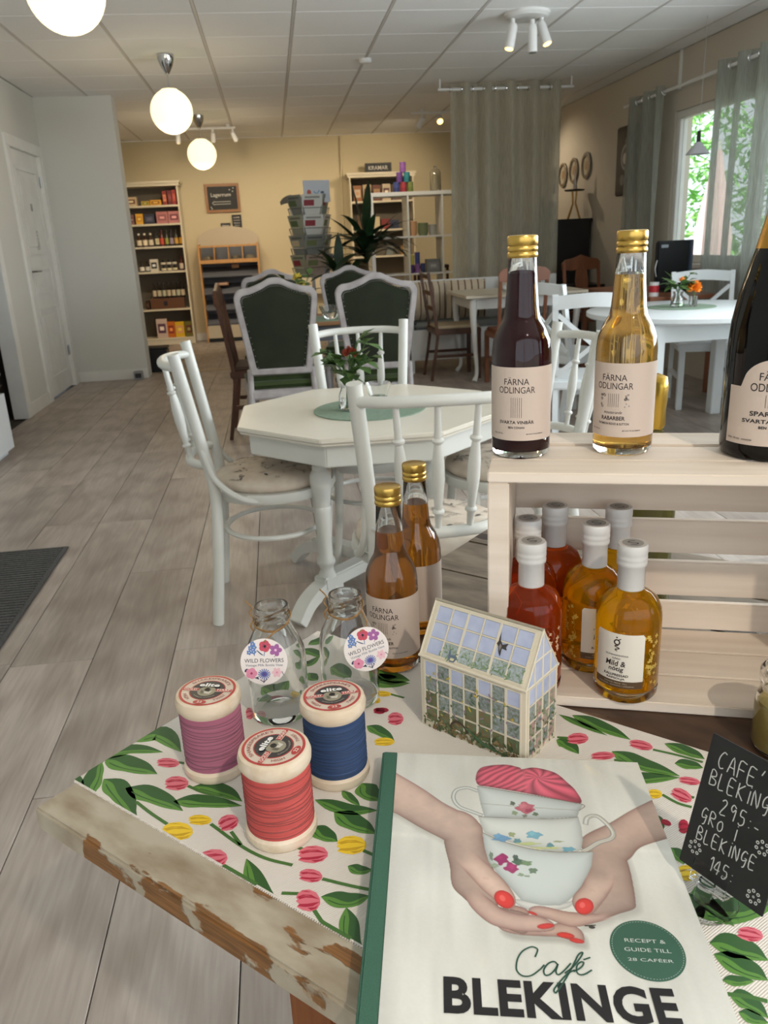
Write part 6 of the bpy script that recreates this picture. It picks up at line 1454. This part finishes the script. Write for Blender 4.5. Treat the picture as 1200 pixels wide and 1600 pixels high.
def cross_chair(name, label, loc, rotz):
    t = thing(name, label, 'chair', loc, rotz); W = rt
    for s in (-1, 1):
        MB().tube(spline([(s*.185, -.25, 0), (s*.19, -.20, .3), (s*.19, -.19, .46), (s*.20, -.27, .90)], 6), .021, 4).build('back_post', W, t, 30)
        MB().box(s*.19-.02, .18, 0, s*.19+.02, .22, .42).build('leg', W, t, 30, .004)
        MB().tube([(s*-.185, -.205, .48), (s*.185, -.255, .80)], .013, 4, flat=1.3).build('cross_bar', W, t, 30)
        MB().box(s*.19-.01, -.2, .2, s*.19+.01, .19, .23).build('side_stretcher', W, t, 30)
    MB().tube(spline([(-.205, -.262, .86), (0, -.292, .875), (.205, -.262, .86)], 8), .017, 4, flat=2.9).build('top_rail', W, t, 30)
    MB().prism([(-.21, -.21), (.21, -.21), (.225, .23), (-.225, .23)], .40, .455).build('seat', W, t, 30, .01)
    return t
x1 = cross_chair('cross_back_chair', 'white cross-back chair nearest behind the dark drink bottle', (1.70, 4.28, 0), rad(-20))
dup(x1, (1.93, 5.22, 0), rad(-68), 'white cross-back chair farther left, tucked at the round table')
dup(x1, (2.95, 5.35, 0), rad(163), 'white cross-back chair in front of the window, facing us')
dup(x1, (2.62, 3.86, 0), rad(4), 'white cross-back chair on the near side of the round table behind the big bottle')

# ================================================================== back of the shop
shelf_w = mat('cream_white_shelf', (222, 210, 184), .45)
def bookcase(name, label, loc, W_, Hh, D, zs, back, crn=True):
    t = thing(name, label, 'shelf', loc); 
    for s in (-1, 1): MB().box(s*W_/2-.02*(s > 0)-0*(s < 0), -D/2, 0, s*W_/2+.02*(s < 0), D/2, Hh-.06).build('side_panel', shelf_w, t, 30, .002)
    MB().box(-W_/2+.02, D/2-.012, .05, W_/2-.02, D/2, Hh-.06).build('back_panel', back, t, 0)
    for z in zs: MB().box(-W_/2+.0205, -D/2+.002, z-.024, W_/2-.0205, D/2-.013, z).build('shelf_board', shelf_w, t, 30, .002)
    MB().box(-W_/2-.02, -D/2-.02, Hh-.06, W_/2+.02, D/2, Hh-.03).box(-W_/2-.035, -D/2-.035, Hh-.03, W_/2+.035, D/2, Hh).build('cornice', shelf_w, t, 30, .004)
    MB().box(-W_/2, -D/2+.01, .0, W_/2, -D/2+.025, zs[0]-.024).build('plinth', shelf_w, t, 30, .002)
    return t
gb = mat('grey_back_panel', (104, 96, 84), .8)
SX, SY = -1.53, 11.52
SZ = [.13, .62, 1.06+.02, 1.28-.0, 1.545-.01, 1.735+.0]
SZ = [.135, .58, .97+.10, 1.255, 1.545, 1.72]
def zat(y): # height at the shelf front for a picture row
    return 2.067-(y-283)*(2.067-.018)/(535-283)
SZ = [zat(526), zat(479), zat(419.5), zat(381), zat(346.5), zat(319)]
bookcase('shop_bookcase', 'tall cream bookcase with groceries left at the back wall', (SX, SY, 0), .80, 2.06, .32, SZ, gb)
def box_item(nm, label, cat, x, z, w, h, d, c, c2=None, y=None, group=None, rot=0):
    t = thing(nm, label, cat, (x, y if y is not None else SY-.07, z), rot, group)
    MB().box(-w/2, -d/2, 0, w/2, d/2, h).build('carton', mat('carton_%d_%d_%d' % c, c, .5), t, 30, .002)
    if c2: g = MB(); g.box(-w*.36, -d/2-.001, h*.25, w*.36, -d/2-.0002, h*.75, c=c2); g.box(-w*.2, -d/2-.0016, h*.4, w*.2, -d/2-.0009, h*.6, c=tuple(min(255, v+50) for v in c)); g.build('carton_print', ink, t, 0)
def shop_bottle(label, x, z, h, r, c, lc, cap=None, group=None, y=None):
    t = thing('shop_bottle', label, 'bottle', (x, y if y is not None else SY-.07, z), 0, group)
    MB().lathe([(0, 0), (r, 0), (r, h*.58), (r*.42, h*.74), (r*.4, h*.9), (0, h*.9)], 16).build('bottle_body', mat('sb_%d_%d_%d' % c, c, .15), t, 50)
    MB().lathe([(r*.46, h*.86), (r*.46, h), (0, h)], 14).build('cap', mat('sbc_%d_%d_%d' % (cap or c), cap or c, .4), t, 50)
    MB().lathe([(r*1.02, h*.12), (r*1.02, h*.5)], 16, caps=False).build('label_wrap', mat('sbl_%d_%d_%d' % lc, lc, .6), t, 60)
xpix = lambda px, row: -1.816+(px-192)*(.64/83.0)+(0)
s5, s4, s3, s2, s1, s0 = SZ[5], SZ[4], SZ[3], SZ[2], SZ[1], SZ[0]
box_item('snack_box', 'cream box with brown picture on the top shelf of the grocery bookcase', 'box', -1.74, s5, .14, .11, .1, (216, 190, 150), (120, 70, 40))
box_item('snack_box', 'small yellow green box on the top grocery shelf', 'box', -1.565, s5, .10, .055, .1, (206, 168, 60), (90, 120, 50))
box_item('snack_box', 'flat orange yellow box on the top grocery shelf', 'box', -1.435, s5, .14, .065, .1, (222, 160, 40), (150, 90, 30))
for k, x in enumerate((-1.315, -1.25, -1.195)): box_item('tea_tin', ('red tin with an orange disc on the top grocery shelf', 'dark red tin in the middle of the red tins on the top grocery shelf', 'red tin next to the side panel on the top grocery shelf')[k], 'tin', x, s5, .052, .17+.005*k, .06, ((150, 50, 40), (110, 30, 30), (160, 44, 40))[k], ((226, 140, 90), (140, 60, 50), (200, 80, 50))[k])
box_item('tea_box', 'narrow mauve box at the left of the second grocery shelf', 'box', -1.755, s4, .05, .12, .1, (140, 100, 96), (100, 70, 76))
box_item('tea_box', 'bright yellow box standing on the second grocery shelf', 'box', -1.665, s4, .09, .13, .1, (236, 178, 60), (220, 150, 50))
box_item('tea_box', 'navy box on the second grocery shelf', 'box', -1.54, s4, .13, .12, .1, (54, 54, 72), (84, 84, 104))
box_item('tea_box', 'pink box beside the navy one on the second grocery shelf', 'box', -1.375, s4, .145, .145, .1, (190, 120, 116), (150, 90, 90))
box_item('tea_box', 'pink box against the side panel on the second grocery shelf', 'box', -1.222, s4, .145, .145, .1, (196, 124, 120), (120, 60, 70))
for k in range(3): shop_bottle('brown bottle with white label and white cap on the third grocery shelf', -1.71+.075*k, s3, .17, .03, (70, 40, 24), (236, 220, 190), (236, 226, 206), 'white-capped bottles on the third grocery shelf')
for k, (c, lc, n) in enumerate((((34, 28, 24), (226, 214, 170), 'cream'), ((90, 30, 24), (206, 80, 60), 'red'), ((34, 34, 24), (150, 150, 70), 'olive'), ((40, 30, 36), (160, 140, 150), 'lilac'), ((40, 30, 20), (210, 160, 70), 'ochre'), ((60, 40, 20), (216, 160, 40), 'yellow'))): shop_bottle('dark bottle with %s label on the third grocery shelf' % n, -1.48+.062*k, s3, .20, .026, c, lc)
for k in range(2): shop_bottle('small dark jar with white label at the left of the fourth grocery shelf', -1.72+.075*k, s2, .13, .03, (28, 24, 22), (230, 224, 210), None, 'dark jars left on the fourth grocery shelf')
box_item('white_carton', 'white carton with a black bottle picture on the fourth grocery shelf', 'box', -1.555, s2, .10, .155, .1, (226, 216, 196), (40, 34, 30))
for k in range(3):
    shop_bottle('black jar with cream label, lower row on the fourth grocery shelf', -1.44+.072*k, s2, .075, .031, (26, 24, 22), (226, 214, 180), None, 'stacked jars on the fourth grocery shelf')
    shop_bottle('black jar with cream label, upper row on the fourth grocery shelf', -1.44+.072*k, s2+.0755, .07, .031, (26, 24, 22), (226, 214, 190), None, 'upper stacked jars on the fourth grocery shelf')
shop_bottle('dark red bottle by the side panel on the fourth grocery shelf', -1.205, s2, .18, .026, (80, 26, 24), (220, 200, 180))
for k in range(7): shop_bottle('dark bottle with pale label on the fifth grocery shelf', -1.60+.062*k, s1+.14, .20, .026, (36, 28, 22), (206-8*(k % 3), 186, 156), None, 'pale-labelled bottles on the fifth grocery shelf')
t = thing('wooden_tray', 'brown wooden tray box under the pale-labelled bottles in the grocery bookcase', 'tray', (-1.44, SY-.07, s1)); 
MB().box(-.22, -.06, 0, .22, .06, .139).build('tray_body', mat('tray_brown', (104, 66, 42), .6), t, 30, .004); MB().box(-.05, -.062, .04, .0, -.06, .10).build('tray_label', mat('tray_tag', (40, 34, 40), .5), t, 0)
for k in range(2): pass
box_item('basket_box', 'dark brown box at the left end of the lower grocery shelf', 'box', -1.705, s1, .05, .11, .1, (60, 36, 24), (90, 60, 40))
box_item('cereal_box', 'white carton with purple ring picture on the bottom grocery shelf', 'box', -1.56, s0, .14, .25, .06, (210, 186, 170), (100, 60, 80))
box_item('snack_bag', 'orange red snack bag on the bottom grocery shelf', 'bag', -1.44, s0, .10, .21, .06, (206, 110, 30), (150, 50, 30))
box_item('snack_bag', 'bright yellow snack bag on the bottom grocery shelf', 'bag', -1.325, s0, .12, .20, .06, (226, 180, 30), (230, 160, 110))
box_item('snack_bag', 'olive green and brown bag right on the bottom grocery shelf', 'bag', -1.205, s0, .10, .20, .06, (120, 110, 40), (110, 50, 40))
t = thing('black_crate', 'black plastic box on the floor behind the pillar corner', 'box', (-1.38, 8.86, 0))
MB().box(-.20, -.12, 0, .20, .12, .235).build('box_body', black_plastic, t, 30, .012); MB().box(-.21, -.13, .235, .21, .13, .255).build('rim', black_plastic, t, 30, .008)
# slanting plexiglass bread cabinet
AX, AY = -.57, 11.5
t = thing('arched_cabinet', 'arched pine cabinet with grey sloping shelves and clear bins on top', 'cabinet', (AX, AY, 0))
pine = mat('pine_cabinet', (190, 140, 84), .45, c2=(206, 158, 100), scale=8, stretch=(8, 8, .6)); greyi = mat('grey_interior', (104, 106, 114), .5); pale = mat('pale_shelf', (196, 182, 158), .5)
for s in (-1, 1): MB().box(s*.385-.012, -.16, 0, s*.385+.012, .16, 1.27).build('side_panel', pine, t, 30, .004)
arch = [(p.x, p.y) for p in spline([(-.40, 1.25, 0), (-.385, 1.37, 0), (-.25, 1.45, 0), (0, 1.49, 0), (.25, 1.45, 0), (.385, 1.37, 0), (.40, 1.25, 0)], 5)]
g = MB(); n = len(arch); g.add([(x, .14, z) for x, z in arch]+[(x, .16, z) for x, z in arch], [tuple(range(n))[::-1], tuple(range(n, 2*n))]+[(i, (i+1) % n, n+(i+1) % n, n+i) for i in range(n)]); g.build('arched_back', pale, t, 30)
MB().box(-.373, .14, 0, .373, .15, 1.25).build('back_panel', greyi, t, 0)
for k, z in enumerate((.90, .68, .47, .28)):
    g = MB(); g.add([(-.37, -.15, z-.05), (.37, -.15, z-.05), (.37, .14, z+.06), (-.37, .14, z+.06), (-.37, -.15, z-.035), (.37, -.15, z-.035), (.37, .14, z+.075), (-.37, .14, z+.075)], [(0, 3, 2, 1), (4, 5, 6, 7), (0, 1, 5, 4), (2, 3, 7, 6), (0, 4, 7, 3), (1, 2, 6, 5)]); g.build('sloping_shelf', greyi, t, 30)
MB().box(-.373, -.16, .05, .373, -.145, .22).build('drawer_front', pale, t, 30, .004); MB().box(-.373, -.15, 0, .373, .1, .048).build('plinth', black_plastic, t, 0)
MB().box(-.373, -.15, 1.02, .373, .14, 1.04).box(-.373, -.155, 1.02, .373, -.14, 1.07).box(-.373, -.155, 1.225, .373, -.14, 1.25).build('bin_shelf', pine, t, 30, .003)
for x in (-.185, 0, .185): MB().box(x-.006, -.15, 1.04, x+.006, .14, 1.225).build('bin_divider', pine, t, 30)
for k, x in enumerate((-.28, -.093, .093, .28)): MB().box(x-.08, -.148, 1.071, x+.08, -.144, 1.223).build('clear_pane', thin_glass, t, 0); 
for k, x in enumerate((-.28, .093, .28)): MB().lathe([(0, 1.041), (.06, 1.041), (.07, 1.07), (.05, 1.11), (0, 1.12)], 14, c=(x, -.04, 0)).build('bin_contents', pale, t)
box_item('bread_loaf', 'small brown packet on the upper grey shelf of the arched cabinet', 'packet', -.50, .955, .09, .05, .06, (170, 120, 84), None, AY-.05)
box_item('bread_loaf', 'brown wrapped loaf on the middle grey shelf of the arched cabinet', 'packet', -.68, .735, .14, .045, .06, (150, 104, 76), (190, 170, 150), AY-.05)
def wall_board(nm, label, x, z, w, h, fr, lines, fm, y=YB-.012, thick=.02):
    t = thing(nm, label, 'sign', (x, y, z)); b = fr
    if b: MB().box(-w/2, -thick, 0, w/2, 0, b).box(-w/2, -thick, h-b, w/2, 0, h).box(-w/2, -thick, b, -w/2+b, 0, h-b).box(w/2-b, -thick, b, w/2, 0, h-b).build('frame', fm, t, 30, .003)
    MB().box(-w/2+b, -thick+.008, b, w/2-b, 0, h-b).build('board', MATS['chalk_black'], t, 0)
    g = MB(); yy = -thick+.0075
    st = 0
    for (tx_, x_, z_, ww, hh) in lines: text(g, tx_, x_, z_, ww, hh, 0, (206, 200, 190), bold=.01)
    return t, g, yy
t, g, yy = wall_board('framed_chalkboard', 'wood-framed chalkboard with a left arrow on the back wall', -.59, 1.665, .455, .36, .035, [('Lagerrum', -.02, .215, .26, .06)], mat('oak_frame', (150, 100, 52), .4))
g.stroke([(-.14, .12), (-.11, .145), (-.11, .135), (.10, .135), (.10, .105), (-.11, .105), (-.11, .095), (-.14, .12)], .006, 0, (200, 196, 188))
for (x, z) in ((.10, .28), (.14, .26), (.15, .30), (-.16, .07), (-.15, .05)): g.disc(x, z, 0, .008, c=(190, 186, 178), n=8)
g.map(lambda x, y, z: (x, yy, y)); g.f = [f for f in g.f]; g.build('chalk_writing', ink, t, 0)
for nm, lb, x, z, w, h, L in (('chalk_sign', 'small black sign standing behind the arched cabinet top', -.585, 1.43, .13, .10, [('PRIS', 0, .065, .09, .02), ('PER HG', 0, .035, .08, .015)]), ('chalk_sign', 'taller black sign standing beside the small one on the arched cabinet', -.43, 1.43, .125, .20, [('KAFFE', 0, .165, .08, .018), ('TE & KAKAO', 0, .13, .09, .014), ('BULLE', 0, .095, .08, .016), ('FRALLA', 0, .065, .07, .014), ('SOPPA', 0, .035, .08, .016)])):
    t, g, yy = wall_board(nm, lb, x, z, w, h, 0, L, None, thick=.03); g.map(lambda x, y, z: (x, yy, y)); g.build('chalk_writing', ink, t, 0)
# radiator
t = thing('radiator', 'white panel radiator low on the back wall behind the velvet chairs', 'radiator', (.37, YB-.08, .55))
MB().box(-.66, -.05, 0, .66, .05, .30).build('panel', shelf_w, t, 30, .006)
g = MB()
for k in range(32): g.box(-.64+k*.04, -.055, .02, -.62+k*.04, -.049, .27)
g.build('rib', shelf_w, t, 30)['kind'] = 'stuff'
# card rack
RX_, RY_ = .43, 9.2
t = thing('card_rack', 'revolving grey metal rack full of cards and magazines', 'rack', (RX_, RY_, 0))
MB().tube([(0, 0, .02), (0, 0, 1.72)], .018, 12).build('pole', steel, t); MB().lathe([(0, 0), (.22, 0), (.22, .02), (0, .03)], 28).build('base', steel, t)
wire = mat('grey_wire', (120, 120, 118), .4, .6)
for lv in range(4):
    z = .87+lv*.20
    for k in range(6):
        a = 2*PI*k/6-.35; M = Matrix.Translation((0, 0, z)) @ Matrix.Rotation(a, 4, 'Z')
        MB().box(.10, -.10, 0, .17, .10, .006, M=M).tube([M @ Vector((.17, -.10, 0)), M @ Vector((.20, -.10, .10)), M @ Vector((.20, .10, .10)), M @ Vector((.17, .10, 0))], .004, 5).build('card_pocket', wire, t)
        c = random.Random(lv*7+k).choice([(206, 204, 194), (160, 166, 150), (186, 188, 186), (140, 146, 144), (176, 158, 146), (220, 222, 218), (150, 158, 174)]); c2 = random.Random(lv*5+k).choice([(90, 110, 80), (150, 60, 70), (80, 90, 110), (200, 190, 160), (120, 130, 90)])
        ct = thing('greeting_card', '%s card on the %s side, %s tier of the revolving rack' % ({206: 'cream', 160: 'sage', 186: 'light grey', 140: 'mid grey', 176: 'dusty pink', 220: 'white', 150: 'pale blue'}[c[0]], ('right', 'rear right', 'rear', 'left', 'front left', 'front right')[k], ('lowest', 'second lowest', 'third', 'top')[lv]), 'card', (RX_, RY_, z+.006), a, 'cards in the revolving rack')
        Mc = Matrix.Translation((.145, 0, 0)) @ Matrix.Rotation(rad(16), 4, 'Y')
        MB().box(-.004, -.108, .0, .004, .108, .235, M=Mc).build('card_sheet', mat('card_%d_%d_%d' % c, c, .6), ct, 0)
        g = MB(); g.box(.0041, -.09, .12, .005, .02, .18, c=c2, M=Mc); g.box(.0041, -.08, .195, .005, .08, .215, c=tuple(int(v*.7) for v in c), M=Mc); g.build('card_print', ink, ct, 0)
top = thing('rack_sign', 'white advertising sheet with small drawings on top of the card rack', 'sign', (RX_+.09, RY_-.12, 1.62), rad(4))
MB().box(-.14, -.003, 0, .14, .003, .22).build('sheet', mat('sign_white', (206, 214, 226), .5), top, 0)
g = MB(); g.disc(-.08, .10, 0, .022, .03, c=(196, 90, 70)); g.disc(.06, .10, 0, .02, .012, c=(70, 80, 110)); g.stroke([(-.03, .11), (0, .085), (.03, .12)], .012, 0, (110, 160, 200)); g.map(lambda x, y, z: (x, -.004, y)); g.build('sheet_print', ink, top, 0)
cz = thing('curled_magazine', 'grey magazine drooping to the left at the top of the card rack', 'magazine', (RX_-.10, RY_-.05, 1.60))
g = MB(); sp = spline([(.06, 0, -.12), (0, 0, .02), (-.08, 0, .075), (-.16, 0, .06), (-.20, 0, .03)], 5); vs = []
for k, p in enumerate(sp): q = .09*(1-.8*k/len(sp)); vs += [(p.x, p.y-q*.6, p.z+q*.6), (p.x+q*.4, p.y+q*.3, p.z-q*.9)]
fs = [(2*k, 2*k+1, 2*k+3, 2*k+2) for k in range(len(sp)-1)]; g.add(vs, fs); g.build('pages', mat('grey_pages', (128, 120, 108), .7), cz)
# potted plant
t = thing('dracaena_plant', 'large dark green dracaena plant in a pot beside the card rack', 'plant', (.93, 8.35, 0))
MB().lathe([(0, 0), (.13, 0), (.17, .28), (.16, .28), (.15, .26), (0, .26)], 28).build('plant_pot', mat('white_ceramic', (200, 198, 192), .3), t); MB().tube(spline([(0, 0, .2), (.03, .01, .6), (.0, 0, .95)], 5), .02, 8).build('trunk', mat('bark', (86, 70, 54), .8), t)
MB().tube([(-.1, .02, .2), (-.28, -.02, .78)], .012, 8).build('trunk', mat('bark', (86, 70, 54), .8), t)
R = random.Random(21)
def blade(c, a, e, L, wd, droop):
    g = MB(); n = 9; vs = []; p = Vector(c); d = Vector((math.cos(a)*math.cos(e), math.sin(a)*math.cos(e), math.sin(e))); s = Vector((-math.sin(a), math.cos(a), 0))
    for k in range(n+1):
        u = k/n; q = wd*math.sin(PI*min(1, .12+.88*u))**.8*(1 if u < 1 else 0)+.001; vs += [p-s*q, p+Vector((0, 0, -.15*q)), p+s*q]
        d = (d+Vector((0, 0, -droop/n))).normalized(); p = p+d*(L/n)
    fs = []
    for k in range(n): fs += [(3*k, 3*k+1, 3*k+4, 3*k+3), (3*k+1, 3*k+2, 3*k+5, 3*k+4)]
    g.add(vs, fs); return g
for k in range(60):
    lo = k % 3 == 0; c = (-.28, -.02, .90) if lo else (0, 0, 1.0+.004*k)
    a = k*2.399; e = R.uniform(.25, 1.25) if k < 57 else R.uniform(1.1, 1.5); L = R.uniform(.40, .64)*(.7 if lo else 1)
    blade(c, a, e, L, R.uniform(.036, .056), R.uniform(.7, 1.7) if k < 57 else .3).build('leaf', darkleaf, t, 60)
# small dark sprig in front of the radiator: wall ornament
t = thing('metal_ornament', 'thin black metal swirl ornament in front of the back wall under the card rack', 'ornament', (.18, YB-.17, .70))
MB().tube(spline([(-.15, 0, .02), (-.05, 0, .10), (.08, 0, .06), (.0, 0, .0), (.12, 0, -.04), (.16, 0, .02)], 6), .008, 6).build('swirl', black_plastic, t)
# right-hand bookcase and cube shelf
B2X, B2Y = 1.52, 11.52
bookcase('gift_bookcase', 'cream bookcase with books and gifts behind the cube shelf', (B2X, B2Y, 0), .86, 2.07, .30, [.13, .62, 1.02, 1.36, 1.72], gb)
t, g, yy = wall_board('stencilled_sign', 'grey sign leaning on top of the gift bookcase', 1.50, 2.075, .36, .12, .012, [('KRAMAR', 0, .06, .26, .05)], mat('dark_frame2', (66, 60, 50), .5), y=B2Y)
g.map(lambda x, y, z: (x, yy, y)); g.build('painted_words', ink, t, 0)
cols = [(150, 100, 60), (196, 170, 130), (110, 60, 40), (200, 180, 150), (96, 70, 60), (170, 130, 80), (90, 40, 36), (50, 60, 84)]
for k in range(5): box_item('gift_book', ('brown patterned book leaning at the left on the top gift shelf', 'cream patterned book on the top gift shelf', 'dark red book on the top gift shelf', 'beige book on the top gift shelf', 'umber book on the top gift shelf')[k], 'book', 1.20+.13*k, 1.72, .11, .20+.01*(k % 2), .05, cols[k], cols[(k+3) % 8], B2Y-.05)
for k in range(4): box_item('gift_box', ('cream box on the second gift shelf', 'red box on the second gift shelf', 'dark blue box on the second gift shelf', 'brown bag at the left of the second gift shelf')[k], 'box', (1.42, 1.56, 1.68, 1.25)[k], 1.36, .12, (.16, .13, .11, .2)[k], .08, ((206, 190, 150), (130, 50, 44), (50, 56, 80), (120, 90, 60))[k], None, B2Y-.05)
for k in range(3): box_item('gift_pot', ('white pot with dark stripe on the third gift shelf', 'glass grey pot on the third gift shelf', 'ochre pot on the third gift shelf')[k], 'pot', (1.25, 1.6, 1.8)[k], 1.02, .09, .12, .09, ((200, 190, 170), (120, 124, 120), (170, 130, 70))[k], None, B2Y-.05)
KX, KY = 1.73, 9.4
t = thing('cube_shelf', 'white open cube shelf with candles and pots left of the tall curtain', 'shelf', (KX, KY, 0))
wk = mat('shelf_white', (214, 214, 210), .35); x0 = -.62; cols3 = [x0, x0+.40, x0+.78, x0+1.16]
rows = [0, .43, .84, 1.235, 1.68]
for x in (cols3[0], cols3[-1]): MB().box(x-.02, -.19, 0, x+.02, .19, 1.70).build('side_panel', wk, t, 30, .002)
for z in (0.0, 1.66): MB().box(cols3[0]+.0205, -.19, z, cols3[-1]-.0205, .19, z+.04).build('top_board', wk, t, 30, .002)
for z in rows[1:-1]: MB().box(cols3[0]+.0205, -.188, z-.009, cols3[-1]-.0205, .188, z+.009).build('shelf_board', wk, t, 30, .001)
for x in cols3[1:-1]:
    for za, zb in ((.041, .4205), (.4395, .8305), (.8495, 1.2255), (1.2445, 1.6595)): MB().box(x-.009, -.187, za, x+.009, .187, zb).build('divider', wk, t, 30, .001)
def candle(label, x, z, c, c2, h=.14, r=.032, y=KY-.1):
    t = thing('thread_cone', label, 'spool', (x, y, z)); MB().lathe([(0, 0), (r, 0), (r, h*.45)], 18, caps=False).lathe([(0, 0), (r, 0)], 18, caps=False).build('lower_band', mat('cn_%d_%d_%d' % c, c, .5), t, 50)
    MB().lathe([(r, h*.45), (r, h), (0, h)], 18, caps=False).build('upper_band', mat('cn_%d_%d_%d' % c2, c2, .5), t, 50)
T1 = 1.701
for k, (lb, dx, dz, c, c2) in enumerate((('blue spool in the bottom row of the pyramid on the cube shelf', -.225, 0, (50, 60, 110), (70, 80, 140)), ('red spool in the bottom row of the pyramid on the cube shelf', -.15, 0, (150, 50, 60), (170, 60, 70)), ('green spool in the bottom row of the pyramid on the cube shelf', -.075, 0, (110, 120, 60), (120, 130, 70)), ('purple spool in the middle row of the pyramid on the cube shelf', -.19, .1005, (100, 60, 130), (110, 70, 140)), ('teal spool in the middle row of the pyramid on the cube shelf', -.11, .1005, (40, 120, 130), (50, 130, 140)), ('lilac spool at the top of the pyramid on the cube shelf', -.15, .201, (130, 80, 150), (140, 90, 160)))):
    candle(lb, KX-.10+dx, T1+dz, c, c2, .10, .034)
t = thing('glass_dome', 'clear glass jar with a pale candle on top of the cube shelf', 'jar', (KX+.115, KY-.05, T1))
MB().lathe(lathe_shell([(0, .002), (.055, .001), (.06, .01), (.06, .19), (.04, .22), (.02, .23)], .004), 24, caps=False).build('glass_body', glass, t, 60); MB().lathe([(0, .012), (.04, .012), (.04, .16), (0, .16)], 20, caps=False).build('candle', mat('cream_wax', (226, 210, 170), .5), t, 50); MB().lathe([(.006, .23), (.018, .24), (.006, .262), (0, .262)], 14).build('knob', glass, t)
def pot(label, x, z, r, h, c): 
    t = thing('ceramic_pot', label, 'pot', (x, KY-.06, z)); MB().lathe([(0, 0), (r*.75, 0), (r, h*.3), (r, h), (r*.88, h), (r*.85, h*.4), (0, h*.35)], 24, caps=False).build('pot_body', mat('pt_%d_%d_%d' % c, c, .4), t, 50); MB().lathe([(r*.97, h*.96), (r*1.03, h*.98), (r*1.0, h*1.02), (r*.86, h*1.01)], 24, caps=False).build('rim', mat('pt_%d_%d_%d' % c, c, .4), t, 50)
Z2 = .8495; ZM = 1.2445
pot('peach pot in the middle column of the cube shelf', KX-.165, ZM, .058, .15, (206, 160, 120)); pot('olive green pot beside the peach pot on the cube shelf', KX-.04, ZM, .058, .13, (110, 120, 86)); pot('grey pot right of the olive pot on the cube shelf', KX+.07, ZM, .045, .11, (150, 150, 144))
candle('yellow and purple candle on the lower cube shelf', KX-.185, Z2, (80, 50, 110), (190, 180, 80), .20, .026); candle('purple and blue candle on the lower cube shelf', KX-.12, Z2, (130, 90, 150), (60, 70, 130), .22, .028); candle('short navy candle on the lower cube shelf', KX-.06, Z2, (40, 50, 90), (50, 60, 110), .10, .026)
box_item('zinc_box', 'grey zinc box on the lower cube shelf', 'box', KX+.06, Z2, .15, .14, .12, (110, 112, 112), (124, 126, 126), KY-.05)
t = thing('wire_stool', 'dark framed stool seen through the lower cube shelf', 'stool', (1.95, 10.3, 0))
MB().box(-.2, -.16, .86, .2, .16, .90).build('seat', dark_wood, t, 30, .005)
for x in (-.18, .18):
    for y in (-.14, .14): MB().box(x-.015, y-.015, 0, x+.015, y+.015, .86).build('leg', dark_wood, t, 30)
